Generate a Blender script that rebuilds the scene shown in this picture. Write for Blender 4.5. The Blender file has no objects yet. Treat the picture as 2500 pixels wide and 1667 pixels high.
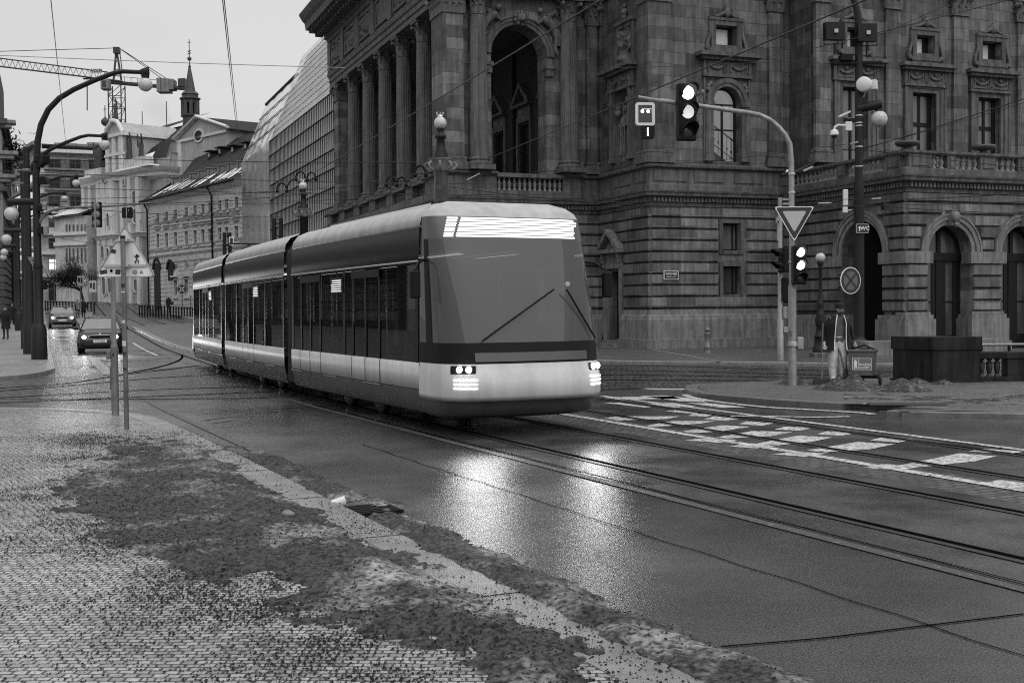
import bpy, bmesh, math, random
from mathutils import Vector, Matrix, noise
from mathutils.geometry import tessellate_polygon
R = random.Random(11)
PI = math.pi
sc = bpy.context.scene
COL = sc.collection

# ------------------------------------------------------------------ camera measurements
F = 2900.0; EYE = 1.75; PITCH = math.atan(83.5 / F); ROLL = math.radians(.5)

def ray(px, py):
    a = (px - 1250) / F; b = -(py - 833.5) / F
    x = a * math.cos(ROLL) + b * math.sin(ROLL); y = -a * math.sin(ROLL) + b * math.cos(ROLL)
    return (x, math.cos(PITCH) + y * math.sin(PITCH), -math.sin(PITCH) + y * math.cos(PITCH))

def at(px, py, d):
    r = ray(px, py); t = d / r[1]
    return Vector((r[0] * t, d, EYE + r[2] * t))

def gz(x, y):
    """height of the terrain: level round the crossing, rising up the street"""
    d = y
    if d < 50: return 0.0
    if d < 58: return .0205 * (d - 50) ** 2 / 16
    if d < 115: return .082 + .0205 * (d - 58)
    return 1.25 + .05 * (min(d, 150) - 115) + .01 * max(0, d - 150)

def gp(px, py, dz=0.0):
    """where a sight line meets the terrain"""
    r = ray(px, py); z = dz
    for _ in range(30):
        t = (z - EYE) / r[2]; z = .5 * z + .5 * (gz(r[0] * t, r[1] * t) + dz)
    return Vector((r[0] * t, r[1] * t, gz(r[0] * t, r[1] * t) + dz))

# ------------------------------------------------------------------ mesh builder
class MB:
    def __init__(s):
        s.v = []; s.f = []; s.sm = []; s.mi = []; s.m = 0
    def add(s, vs, fs, smooth=False):
        o = len(s.v); s.v += [tuple(p) for p in vs]
        for f in fs:
            s.f.append([i + o for i in f]); s.sm.append(smooth); s.mi.append(s.m)
        return s
    def box(s, x0, x1, y0, y1, z0, z1):
        if x0 > x1: x0, x1 = x1, x0
        if y0 > y1: y0, y1 = y1, y0
        if z0 > z1: z0, z1 = z1, z0
        return s.add([(x0, y0, z0), (x1, y0, z0), (x1, y1, z0), (x0, y1, z0), (x0, y0, z1), (x1, y0, z1), (x1, y1, z1), (x0, y1, z1)],
                     [(0, 3, 2, 1), (4, 5, 6, 7), (0, 1, 5, 4), (1, 2, 6, 5), (2, 3, 7, 6), (3, 0, 4, 7)])
    def bbox(s, x0, x1, y0, y1, z0, z1, c=.02):
        """box with chamfered edges"""
        c = min(c, (x1 - x0) * .45, (y1 - y0) * .45, (z1 - z0) * .45)
        bm = bmesh.new()
        bmesh.ops.create_cube(bm, size=1)
        for v in bm.verts:
            v.co = Vector(((x0 + x1) / 2 + v.co.x * (x1 - x0), (y0 + y1) / 2 + v.co.y * (y1 - y0), (z0 + z1) / 2 + v.co.z * (z1 - z0)))
        bmesh.ops.bevel(bm, geom=list(bm.edges), offset=c, segments=1, affect='EDGES')
        return s.bm(bm)
    def bm(s, bm, smooth=False, mat=None):
        bm.verts.index_update()
        vs = [(mat @ v.co) if mat else v.co.copy() for v in bm.verts]
        s.add(vs, [[v.index for v in f.verts] for f in bm.faces], smooth)
        bm.free(); return s
    def quad(s, a, b, c, d):
        return s.add([a, b, c, d], [(0, 1, 2, 3)])
    def ext(s, pts, vec, smooth=False):
        """closed outline (3D points) extruded along vec"""
        n = len(pts); V = Vector(vec)
        vs = [Vector(p) for p in pts] + [Vector(p) + V for p in pts]
        fs = [list(range(n))[::-1], list(range(n, 2 * n))]
        s.add(vs, fs)
        s.add(vs, [(i, (i + 1) % n, n + (i + 1) % n, n + i) for i in range(n)], smooth)
        return s
    def tube(s, path, r, n=8, cap=True, smooth=True):
        P = [Vector(p) for p in path]; k = len(P)
        rs = r if isinstance(r, (list, tuple)) else [r] * k
        T = []
        for i in range(k):
            t = (P[min(i + 1, k - 1)] - P[max(i - 1, 0)])
            T.append(t.normalized() if t.length > 1e-9 else Vector((0, 0, 1)))
        up = Vector((0, 0, 1)) if abs(T[0].z) < .9 else Vector((1, 0, 0))
        N = T[0].cross(up).normalized()
        vs = []
        for i in range(k):
            N = (N - T[i] * N.dot(T[i])).normalized(); B = T[i].cross(N)
            for j in range(n):
                a = 2 * PI * j / n
                vs.append(P[i] + (N * math.cos(a) + B * math.sin(a)) * rs[i])
        fs = [(i * n + j, i * n + (j + 1) % n, (i + 1) * n + (j + 1) % n, (i + 1) * n + j) for i in range(k - 1) for j in range(n)]
        s.add(vs, fs, smooth)
        if cap: s.add(vs, [list(range(n))[::-1], list(range((k - 1) * n, k * n))])
        return s
    def lathe(s, prof, n=16, c=(0, 0, 0), smooth=True, M=None):
        vs = []
        for r, z in prof:
            for j in range(n):
                a = 2 * PI * j / n
                p = Vector((r * math.cos(a), r * math.sin(a), z))
                if M: p = M @ p
                vs.append(p + Vector(c))
        k = len(prof)
        s.add(vs, [(i * n + j, i * n + (j + 1) % n, (i + 1) * n + (j + 1) % n, (i + 1) * n + j) for i in range(k - 1) for j in range(n)], smooth)
        if prof[0][0] > 1e-6: s.add(vs[:n], [list(range(n))[::-1]])
        if prof[-1][0] > 1e-6: s.add(vs[-n:], [list(range(n))])
        return s
    def ball(s, c, r, n=14, m=9, sc3=(1, 1, 1)):
        M = Matrix.Diagonal((*sc3, 1))
        return s.lathe([(max(r * math.sin(PI * i / m), 0), -r * math.cos(PI * i / m)) for i in range(m + 1)], n, c, True, M)
    def grid(s, fn, nu, nv, smooth=True):
        vs = [fn(i / nu, j / nv) for j in range(nv + 1) for i in range(nu + 1)]
        return s.add(vs, [(j * (nu + 1) + i, j * (nu + 1) + i + 1, (j + 1) * (nu + 1) + i + 1, (j + 1) * (nu + 1) + i) for j in range(nv) for i in range(nu)], smooth)
    def wall(s, outer, holes, fr, depth, back=False):
        """flat wall with holes; fr(u, d, z) gives the point, d runs into the wall"""
        loops = [[Vector((u, z, 0)) for u, z in outer]] + [[Vector((u, z, 0)) for u, z in h] for h in holes]
        flat = [p for l in loops for p in l]
        vs = [fr(p.x, 0, p.y) for p in flat]
        for t in tessellate_polygon(loops): s.add([vs[i] for i in t], [(0, 1, 2)])
        for l in loops:
            n = len(l)
            a = [fr(p.x, 0, p.y) for p in l]; b = [fr(p.x, depth, p.y) for p in l]
            s.add(a + b, [(i, (i + 1) % n, n + (i + 1) % n, n + i) for i in range(n)])
        return s
    def sweep(s, prof, path, caps=True):
        """profile [(out, z)] along a plan path; 'out' is to the right of travel, corners mitred"""
        P = [Vector((p[0], p[1])) for p in path]; k = len(P); vs = []
        for i in range(k):
            d0 = (P[i] - P[i - 1]).normalized() if i else None
            d1 = (P[i + 1] - P[i]).normalized() if i < k - 1 else None
            n0 = Vector((d0.y, -d0.x)) if d0 else None; n1 = Vector((d1.y, -d1.x)) if d1 else None
            if n0 and n1:
                m = (n0 + n1); m = m / max(.2, (1 + n0.dot(n1)))
            else: m = n0 or n1
            for o, z in prof: vs.append((P[i].x + m.x * o, P[i].y + m.y * o, z))
        q = len(prof)
        s.add(vs, [(i * q + j, i * q + j + 1, (i + 1) * q + j + 1, (i + 1) * q + j) for i in range(k - 1) for j in range(q - 1)])
        if caps: s.add(vs, [list(range(q)), list(range((k - 1) * q, k * q))[::-1]])
        return s
    def build(s, name, mat, parent=None, loc=None, rot=None):
        me = bpy.data.meshes.new(name)
        me.from_pydata(s.v, [], s.f)
        me.polygons.foreach_set('use_smooth', s.sm)
        me.polygons.foreach_set('material_index', s.mi)
        for m in (mat if isinstance(mat, (list, tuple)) else [mat]): me.materials.append(m)
        bm = bmesh.new(); bm.from_mesh(me)
        bmesh.ops.recalc_face_normals(bm, faces=bm.faces) if len(bm.faces) < 60000 else None
        bm.to_mesh(me); bm.free()
        me.update()
        o = bpy.data.objects.new(name, me); COL.objects.link(o)
        if parent: o.parent = parent
        if loc is not None: o.location = loc
        if rot is not None: o.rotation_euler = rot
        return o

def tag(o, label=None, cat=None, group=None, kind=None):
    if label: o['label'] = label
    if cat: o['category'] = cat
    if group: o['group'] = group
    if kind: o['kind'] = kind
    return o

def thing(name, label, cat, loc=(0, 0, 0), rz=0.0, group=None):
    o = bpy.data.objects.new(name, None); COL.objects.link(o)
    o.location = loc; o.rotation_euler = (0, 0, rz); o.empty_display_size = .2
    return tag(o, label, cat, group)

def dup(o, parent=None, loc=None, rz=None):
    c = o.copy(); COL.objects.link(c)
    if parent: c.parent = parent
    if loc is not None: c.location = loc
    if rz is not None: c.rotation_euler = (0, 0, rz)
    for ch in list(o.children): dup(ch, c)
    return c

def text_mb(txt, size, M, depth=.002, align='CENTER', bold=False, sx=1.0):
    cu = bpy.data.curves.new('t', 'FONT'); cu.body = txt; cu.size = size; cu.align_x = align; cu.align_y = 'CENTER'
    cu.extrude = depth; cu.resolution_u = 3
    if bold: cu.offset = size * .018
    o = bpy.data.objects.new('t', cu); COL.objects.link(o)
    dg = bpy.context.evaluated_depsgraph_get()
    me = bpy.data.meshes.new_from_object(o.evaluated_get(dg))
    b = MB(); S = Matrix.Diagonal((sx, 1, 1, 1))
    b.add([M @ (S @ v.co) for v in me.vertices], [list(p.vertices) for p in me.polygons])
    bpy.data.objects.remove(o); bpy.data.meshes.remove(me); bpy.data.curves.remove(cu)
    return b

# ------------------------------------------------------------------ materials (all greys: the photograph is black and white)
MATS = {}
def mat(name, v=.2, rough=.7, metal=0.0, spec=.5, var=.0, scale=3.0, streak=0.0, bump=0.0, bscale=40.0, emit=None, coords='Object'):
    """grey surface; var = blotchy variation of the colour, streak = vertical weathering"""
    if name in MATS: return MATS[name]
    m = bpy.data.materials.new(name); m.use_nodes = True
    nt = m.node_tree; N = nt.nodes; L = nt.links
    b = N['Principled BSDF']
    b.inputs['Roughness'].default_value = rough; b.inputs['Metallic'].default_value = metal
    b.inputs['Specular IOR Level'].default_value = spec
    b.inputs['Base Color'].default_value = (v, v, v, 1)
    if emit:
        b.inputs['Emission Color'].default_value = (1, 1, 1, 1); b.inputs['Emission Strength'].default_value = emit
    tc = N.new('ShaderNodeTexCoord')
    src = tc.outputs[coords]
    fac = None
    if var > 0 or streak > 0:
        n1 = N.new('ShaderNodeTexNoise'); n1.inputs['Scale'].default_value = scale; n1.inputs['Detail'].default_value = 8; n1.inputs['Roughness'].default_value = .65
        L.new(src, n1.inputs['Vector'])
        mr = N.new('ShaderNodeMapRange'); mr.inputs[1].default_value = .25; mr.inputs[2].default_value = .75
        mr.inputs[3].default_value = v * (1 - var); mr.inputs[4].default_value = v * (1 + var)
        L.new(n1.outputs['Fac'], mr.inputs[0]); fac = mr.outputs[0]
        if streak > 0:
            mp = N.new('ShaderNodeMapping'); mp.inputs['Scale'].default_value = (4, 4, .35)
            L.new(src, mp.inputs['Vector'])
            n2 = N.new('ShaderNodeTexNoise'); n2.inputs['Scale'].default_value = 1.6; n2.inputs['Detail'].default_value = 6
            L.new(mp.outputs[0], n2.inputs['Vector'])
            m2 = N.new('ShaderNodeMapRange'); m2.inputs[1].default_value = .38; m2.inputs[2].default_value = .62
            m2.inputs[3].default_value = 1 - streak; m2.inputs[4].default_value = 1 + streak * .4
            L.new(n2.outputs['Fac'], m2.inputs[0])
            mu = N.new('ShaderNodeMath'); mu.operation = 'MULTIPLY'; L.new(fac, mu.inputs[0]); L.new(m2.outputs[0], mu.inputs[1]); fac = mu.outputs[0]
        L.new(fac, b.inputs['Base Color'])
    if bump > 0:
        n3 = N.new('ShaderNodeTexNoise'); n3.inputs['Scale'].default_value = bscale; n3.inputs['Detail'].default_value = 5
        L.new(src, n3.inputs['Vector'])
        bp = N.new('ShaderNodeBump'); bp.inputs['Strength'].default_value = bump; bp.inputs['Distance'].default_value = .02
        L.new(n3.outputs['Fac'], bp.inputs['Height']); L.new(bp.outputs[0], b.inputs['Normal'])
    MATS[name] = m
    return m

def nodes(m): return m.node_tree.nodes, m.node_tree.links, m.node_tree.nodes['Principled BSDF']

def ashlar(name, v, axis, bw, bh, var=.25, mortar=.6, off=.5, rough=.85, streak=.25, msize=.012, bumpd=.03):
    """dressed stone blocks: axis 'x' or 'y' is the horizontal run of the wall in object space"""
    m = mat(name, v, rough, 0, .3, .45, 1.7, streak, .35, 22)
    N, L, b = nodes(m)
    tc = N.new('ShaderNodeTexCoord'); sp = N.new('ShaderNodeSeparateXYZ'); cb = N.new('ShaderNodeCombineXYZ')
    L.new(tc.outputs['Object'], sp.inputs[0])
    L.new(sp.outputs['X' if axis == 'x' else 'Y'], cb.inputs[0]); L.new(sp.outputs['Z'], cb.inputs[1])
    br = N.new('ShaderNodeTexBrick'); br.inputs['Scale'].default_value = 1
    br.inputs['Brick Width'].default_value = bw; br.inputs['Row Height'].default_value = bh; br.inputs['Mortar Size'].default_value = msize
    br.inputs['Mortar Smooth'].default_value = .3; br.offset = off
    br.inputs['Color1'].default_value = (1 - var,) * 3 + (1,); br.inputs['Color2'].default_value = (1 + var,) * 3 + (1,)
    br.inputs['Mortar'].default_value = (mortar,) * 3 + (1,)
    L.new(cb.outputs[0], br.inputs['Vector'])
    old = b.inputs['Base Color'].links[0].from_socket
    mx = N.new('ShaderNodeMix'); mx.data_type = 'RGBA'; mx.blend_type = 'MULTIPLY'; mx.inputs[0].default_value = 1
    L.new(old, mx.inputs[6]); L.new(br.outputs['Color'], mx.inputs[7]); L.new(mx.outputs[2], b.inputs['Base Color'])
    bp = N.new('ShaderNodeBump'); bp.invert = True; bp.inputs['Distance'].default_value = bumpd; bp.inputs['Strength'].default_value = .6
    L.new(br.outputs['Fac'], bp.inputs['Height'])
    ob = b.inputs['Normal'].links[0].from_node
    L.new(bp.outputs[0], ob.inputs['Normal'])
    return m

def glass(name, tint=.35, rough=.03, refl=1.0):
    """window glass: part see-through, part mirror"""
    m = bpy.data.materials.new(name); m.use_nodes = True; MATS[name] = m
    N = m.node_tree.nodes; L = m.node_tree.links; N.remove(N['Principled BSDF'])
    out = N['Material Output']
    tr = N.new('ShaderNodeBsdfTransparent'); tr.inputs[0].default_value = (tint,) * 3 + (1,)
    gl = N.new('ShaderNodeBsdfGlossy'); gl.inputs['Roughness'].default_value = rough; gl.inputs[0].default_value = (.9, .9, .9, 1)
    fr = N.new('ShaderNodeFresnel'); fr.inputs[0].default_value = 1.55
    mk = N.new('ShaderNodeMath'); mk.operation = 'MULTIPLY'; mk.inputs[1].default_value = refl; L.new(fr.outputs[0], mk.inputs[0])
    mx = N.new('ShaderNodeMixShader'); L.new(mk.outputs[0], mx.inputs[0]); L.new(tr.outputs[0], mx.inputs[1]); L.new(gl.outputs[0], mx.inputs[2])
    L.new(mx.outputs[0], out.inputs[0])
    return m

# ------------------------------------------------------------------ camera, sky, sun, look
cd = bpy.data.cameras.new('camera'); cam = bpy.data.objects.new('camera', cd); COL.objects.link(cam); sc.camera = cam
cd.sensor_width = 36; cd.lens = 36 * F / 2500; cd.clip_start = .1; cd.clip_end = 3000
rt = Vector((1, 0, 0)); up = Vector((0, math.sin(PITCH), math.cos(PITCH))); fw = Vector((0, math.cos(PITCH), -math.sin(PITCH)))
cx = rt * math.cos(ROLL) - up * math.sin(ROLL); cy = rt * math.sin(ROLL) + up * math.cos(ROLL)
cam.matrix_world = Matrix(((cx.x, cy.x, -fw.x, 0), (cx.y, cy.y, -fw.y, 0), (cx.z, cy.z, -fw.z, EYE), (0, 0, 0, 1)))

SUN_EL = math.radians(55); SUN_AZ = math.radians(150)   # a veiled sun behind the camera to the right
w = bpy.data.worlds.new('World'); sc.world = w; w.use_nodes = True
N = w.node_tree.nodes; L = w.node_tree.links; bg = N['Background']
sky = N.new('ShaderNodeTexSky'); sky.sky_type = 'NISHITA'; sky.sun_disc = False
sky.sun_elevation = SUN_EL; sky.sun_rotation = SUN_AZ; sky.dust_density = 4; sky.air_density = 1
bw = N.new('ShaderNodeRGBToBW'); L.new(sky.outputs[0], bw.inputs[0])
tc = N.new('ShaderNodeTexCoord'); nz = N.new('ShaderNodeTexNoise'); nz.inputs['Scale'].default_value = 1.6; nz.inputs['Detail'].default_value = 4
mp = N.new('ShaderNodeMapping'); mp.inputs['Scale'].default_value = (1, 1, 3.0); L.new(tc.outputs['Generated'], mp.inputs[0]); L.new(mp.outputs[0], nz.inputs['Vector'])
mr = N.new('ShaderNodeMapRange'); mr.inputs[1].default_value = .3; mr.inputs[2].default_value = .7; mr.inputs[3].default_value = 6.6; mr.inputs[4].default_value = 8.0
L.new(nz.outputs['Fac'], mr.inputs[0])
mx = N.new('ShaderNodeMix'); mx.data_type = 'FLOAT'; mx.inputs[0].default_value = .88   # cloud deck over the clear sky
L.new(bw.outputs[0], mx.inputs[2]); L.new(mr.outputs[0], mx.inputs[3])
# an overcast sky is brighter overhead than near the horizon
sp = N.new('ShaderNodeSeparateXYZ'); L.new(tc.outputs['Generated'], sp.inputs[0])
m5 = N.new('ShaderNodeMapRange'); m5.inputs[1].default_value = .3; m5.inputs[2].default_value = .85; m5.inputs[3].default_value = 1.0; m5.inputs[4].default_value = 1.7; L.new(sp.outputs['Z'], m5.inputs[0])
mm_ = N.new('ShaderNodeMath'); mm_.operation = 'MULTIPLY'; L.new(mx.outputs[0], mm_.inputs[0]); L.new(m5.outputs[0], mm_.inputs[1])
L.new(mm_.outputs[0], bg.inputs['Color']); bg.inputs['Strength'].default_value = .098
ld = bpy.data.lights.new('sun', 'SUN'); ld.energy = 1.4; ld.angle = math.radians(80); ld.color = (1, 1, 1)
sun = bpy.data.objects.new('sun', ld); COL.objects.link(sun)
sdir = Vector((math.sin(SUN_AZ) * math.cos(SUN_EL), math.cos(SUN_AZ) * math.cos(SUN_EL), math.sin(SUN_EL)))
sun.rotation_euler = sdir.to_track_quat('Z', 'Y').to_euler(); sun.location = (20, -30, 40)
vs = sc.view_settings; vs.view_transform = 'Standard'; vs.look = 'None'; vs.exposure = 0; vs.gamma = 1; vs.use_curve_mapping = False
sc.render.engine = 'CYCLES'
sc.cycles.use_denoising = False; sc.cycles.pixel_filter_type = 'BLACKMAN_HARRIS'; sc.cycles.filter_width = 1.1
sc.cycles.max_bounces = 6; sc.cycles.diffuse_bounces = 3; sc.cycles.glossy_bounces = 3; sc.cycles.transparent_max_bounces = 8
sc.cycles.sample_clamp_indirect = 2; sc.cycles.sample_clamp_direct = 5; sc.cycles.caustics_reflective = False; sc.cycles.caustics_refractive = False
# ================================================================== GROUND
def road_mat(name, v, r0, r1, bump=.35, bs=160, wet=.35, var=.25):
    m = mat(name, v, .4, 0, .95, var, .35, 0, 0)
    N, L, b = nodes(m)
    tc = N.new('ShaderNodeTexCoord')
    n1 = N.new('ShaderNodeTexNoise'); n1.inputs['Scale'].default_value = wet; n1.inputs['Detail'].default_value = 7; n1.inputs['Roughness'].default_value = .6
    L.new(tc.outputs['Object'], n1.inputs['Vector'])
    mr = N.new('ShaderNodeMapRange'); mr.inputs[1].default_value = .36; mr.inputs[2].default_value = .62; mr.inputs[3].default_value = r0; mr.inputs[4].default_value = r1
    L.new(n1.outputs['Fac'], mr.inputs[0]); L.new(mr.outputs[0], b.inputs['Roughness'])
    # aggregate: fine grain in colour and height
    n2 = N.new('ShaderNodeTexNoise'); n2.inputs['Scale'].default_value = bs; n2.inputs['Detail'].default_value = 3
    L.new(tc.outputs['Object'], n2.inputs['Vector'])
    old = b.inputs['Base Color'].links[0].from_socket
    m2 = N.new('ShaderNodeMapRange'); m2.inputs[1].default_value = .34; m2.inputs[2].default_value = .7; m2.inputs[3].default_value = .25; m2.inputs[4].default_value = 2.4
    L.new(n2.outputs['Fac'], m2.inputs[0])
    mu = N.new('ShaderNodeMath'); mu.operation = 'MULTIPLY'; L.new(old, mu.inputs[0]); L.new(m2.outputs[0], mu.inputs[1]); L.new(mu.outputs[0], b.inputs['Base Color'])
    bp = N.new('ShaderNodeBump'); bp.inputs['Strength'].default_value = bump; bp.inputs['Distance'].default_value = .006
    L.new(n2.outputs['Fac'], bp.inputs['Height'])
    n3 = N.new('ShaderNodeTexNoise'); n3.inputs['Scale'].default_value = 2.2; n3.inputs['Detail'].default_value = 4; L.new(tc.outputs['Object'], n3.inputs['Vector'])
    b2 = N.new('ShaderNodeBump'); b2.inputs['Strength'].default_value = .18; b2.inputs['Distance'].default_value = .03
    L.new(n3.outputs['Fac'], b2.inputs['Height']); L.new(bp.outputs[0], b2.inputs['Normal']); L.new(b2.outputs[0], b.inputs['Normal'])
    return m

def sett_mat(name, v, bw, bh, rough, mortar, ms, rot=0.0, var=.25, bumpd=.012, blot=1.0, dens=.5):
    """small paving stones in rows"""
    m = mat(name, v, rough, 0, .5, .3, blot, 0, .35, 90)
    N, L, b = nodes(m)
    tc = N.new('ShaderNodeTexCoord')
    wn = N.new('ShaderNodeTexNoise'); wn.inputs['Scale'].default_value = 1.7; wn.inputs['Detail'].default_value = 3; L.new(tc.outputs['Object'], wn.inputs['Vector'])
    sc_ = N.new('ShaderNodeVectorMath'); sc_.operation = 'SCALE'; sc_.inputs[3].default_value = bh * 1.1; L.new(wn.outputs['Color'], sc_.inputs[0])
    wn2 = N.new('ShaderNodeTexNoise'); wn2.inputs['Scale'].default_value = 9 / max(bw, .05) * .05; L.new(tc.outputs['Object'], wn2.inputs['Vector'])
    sc2 = N.new('ShaderNodeVectorMath'); sc2.operation = 'SCALE'; sc2.inputs[3].default_value = bh * .8; L.new(wn2.outputs['Color'], sc2.inputs[0])
    ad = N.new('ShaderNodeVectorMath'); L.new(tc.outputs['Object'], ad.inputs[0]); L.new(sc_.outputs[0], ad.inputs[1])
    ad2 = N.new('ShaderNodeVectorMath'); L.new(ad.outputs[0], ad2.inputs[0]); L.new(sc2.outputs[0], ad2.inputs[1])
    mp = N.new('ShaderNodeMapping'); mp.inputs['Rotation'].default_value = (0, 0, rot); L.new(ad2.outputs[0], mp.inputs['Vector'])
    br = N.new('ShaderNodeTexBrick'); br.inputs['Scale'].default_value = 1; br.inputs['Brick Width'].default_value = bw; br.inputs['Row Height'].default_value = bh
    br.inputs['Mortar Size'].default_value = ms; br.inputs['Mortar Smooth'].default_value = .5; br.inputs['Bias'].default_value = 0
    br.inputs['Color1'].default_value = (1 - var,) * 3 + (1,); br.inputs['Color2'].default_value = (1 + var,) * 3 + (1,); br.inputs['Mortar'].default_value = (mortar,) * 3 + (1,)
    L.new(mp.outputs[0], br.inputs['Vector'])
    old = b.inputs['Base Color'].links[0].from_socket
    mx = N.new('ShaderNodeMix'); mx.data_type = 'RGBA'; mx.blend_type = 'MULTIPLY'; mx.inputs[0].default_value = 1
    L.new(old, mx.inputs[6]); L.new(br.outputs['Color'], mx.inputs[7]); L.new(mx.outputs[2], b.inputs['Base Color'])
    bp = N.new('ShaderNodeBump'); bp.invert = True; bp.inputs['Distance'].default_value = bumpd; bp.inputs['Strength'].default_value = .8
    L.new(br.outputs['Fac'], bp.inputs['Height']); L.new(bp.outputs[0], b.inputs['Normal'].links[0].from_node.inputs['Normal'])
    return m

M_ROAD = road_mat('wet asphalt', .042, .1, .34, .5, 85)
M_SLAB = road_mat('wet track concrete', .024, .18, .46, .8, 50, .8, .5)
M_SETT = sett_mat('wet granite setts', .07, .3, .19, .24, .12, .035, math.radians(5), .5, .05, .5)
M_COB = sett_mat('small mosaic cobbles', .26, .07, .052, .42, .05, .007, math.radians(1.5), .32, .012, .8)
N, L, b = nodes(M_COB)
tcx = N.new('ShaderNodeTexCoord'); n1 = N.new('ShaderNodeTexNoise'); n1.inputs['Scale'].default_value = 17; n1.inputs['Detail'].default_value = 6; n1.inputs['Roughness'].default_value = .75; L.new(tcx.outputs['Object'], n1.inputs[0])
n2 = N.new('ShaderNodeTexNoise'); n2.inputs['Scale'].default_value = .55; n2.inputs['Detail'].default_value = 3; L.new(tcx.outputs['Object'], n2.inputs[0])
ad = N.new('ShaderNodeMath'); ad.operation = 'MULTIPLY_ADD'; ad.inputs[1].default_value = .55; L.new(n2.outputs['Fac'], ad.inputs[0]); L.new(n1.outputs['Fac'], ad.inputs[2])
mr = N.new('ShaderNodeMapRange'); mr.inputs[1].default_value = .60; mr.inputs[2].default_value = .74; mr.inputs[3].default_value = .3; mr.inputs[4].default_value = 1.12; L.new(ad.outputs[0], mr.inputs[0])
old = b.inputs['Base Color'].links[0].from_socket; mu = N.new('ShaderNodeMix'); mu.data_type = 'RGBA'; mu.blend_type = 'MULTIPLY'; mu.inputs[0].default_value = 1; L.new(old, mu.inputs[6]); L.new(mr.outputs[0], mu.inputs[7]); L.new(mu.outputs[2], b.inputs['Base Color'])
M_COBF = sett_mat('dark mosaic paving', .10, .08, .08, .45, .5, .01, math.radians(21), .25, .01, .4)
M_KERB = mat('granite kerb', .19, .4, 0, .4, .4, 4, 0, .3, 60)
M_PAINT = mat('worn road paint', .5, .5, 0, .5, .3, 3, 0, .3, 50)
# worn paint: flakes let the asphalt through
N, L, b = nodes(M_PAINT)
n1 = N.new('ShaderNodeTexNoise'); n1.inputs['Scale'].default_value = 16; n1.inputs['Detail'].default_value = 9; n1.inputs['Roughness'].default_value = .75
tcx = N.new('ShaderNodeTexCoord'); L.new(tcx.outputs['Object'], n1.inputs['Vector'])
rp = N.new('ShaderNodeMapRange'); rp.inputs[1].default_value = .42; rp.inputs[2].default_value = .5; L.new(n1.outputs['Fac'], rp.inputs[0])
mxp = N.new('ShaderNodeMix'); mxp.data_type = 'FLOAT'; mxp.inputs[2].default_value = .05
old = b.inputs['Base Color'].links[0].from_socket; L.new(rp.outputs[0], mxp.inputs[0]); L.new(old, mxp.inputs[3]); L.new(mxp.outputs[0], b.inputs['Base Color'])
M_FAINT = M_PAINT.copy(); M_FAINT.name = 'faint paint and wet sheen'
for n in M_FAINT.node_tree.nodes:
    if n.type == 'MAP_RANGE' and abs(n.inputs[1].default_value - .42) < .001: n.inputs[1].default_value = .56; n.inputs[2].default_value = .8
M_STEEL = mat('rail steel', .06, .42, .6, .5, .3, 8)
M_GROOVE = mat('rail groove', .004, 1, 0, 0)
M_SNOW = mat('dirty snow', .42, .6, 0, .4, .0, 2)

def lines(a, b, step):
    n = max(1, int(round((b - a) / step))); return [a + (b - a) * i / n for i in range(n + 1)]
xs = [-700, -400, -250, -150, -100] + lines(-80, 60, 2.5) + [80, 120, 200, 400, 700]
ys = [-80, -40, -20] + lines(-10, 45, 2.5) + lines(46, 170, 1) + [200, 260, 350, 500, 800, 1400]
g = MB(); vsg = [(x, y, gz(x, y)) for y in ys for x in xs]; nx = len(xs)
g.add(vsg, [(j * nx + i, j * nx + i + 1, (j + 1) * nx + i + 1, (j + 1) * nx + i) for j in range(len(ys) - 1) for i in range(nx - 1)], True)
tag(g.build('road', M_ROAD), kind='structure')

# ---- track geometry: x of the near rail as a function of y, slope easing from .475 to .385
def slope(y): return .475 if y < 20 else (.385 if y > 32 else .475 - .09 * (y - 20) / 12)
_tab = {}; _x = .72; _y = 13.64
yy = 13.64; xx = .72; TR = [(xx, yy)]
while yy < 170: xx -= slope(yy) * .1; yy += .1; TR.append((xx, yy))
yy = 13.64; xx = .72
while yy > -14: xx += slope(yy) * .1; yy -= .1; TR.insert(0, (xx, yy))
def xr(y):
    i = (y - TR[0][1]) / .1; k = max(0, min(len(TR) - 2, int(i))); t = i - k
    return TR[k][0] * (1 - t) + TR[k + 1][0] * t
def tp(y, off, dz=0.0):
    s_ = slope(y); q = math.sqrt(1 + s_ * s_)
    X = xr(y) + off / q; Y = y + off * s_ / q
    return Vector((X, Y, gz(X, Y) + dz))

def ribbon(pts, w, dz, mb=None, taper=None):
    """flat strip following plan points on the terrain"""
    mb = mb or MB(); P = [Vector((p[0], p[1])) for p in pts]; vs = []
    for i, p in enumerate(P):
        d = (P[min(i + 1, len(P) - 1)] - P[max(0, i - 1)]).normalized(); n = Vector((d.y, -d.x)) * w / 2
        for q in (p + n, p - n): vs.append((q.x, q.y, gz(q.x, q.y) + dz))
    return mb.add(vs, [(2 * i, 2 * i + 1, 2 * i + 3, 2 * i + 2) for i in range(len(P) - 1)])

def smooth(pts, n=8):
    """Catmull-Rom through plan points"""
    P = [Vector((p[0], p[1])) for p in pts]; P = [2 * P[0] - P[1]] + P + [2 * P[-1] - P[-2]]; out = []
    for i in range(1, len(P) - 2):
        a, b_, c, d = P[i - 1:i + 3]
        for k in range(n):
            t = k / n
            out.append(.5 * ((2 * b_) + (c - a) * t + (2 * a - 5 * b_ + 4 * c - d) * t * t + (3 * b_ - a - 3 * c + d) * t ** 3))
    out.append(P[-2]); return out

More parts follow.
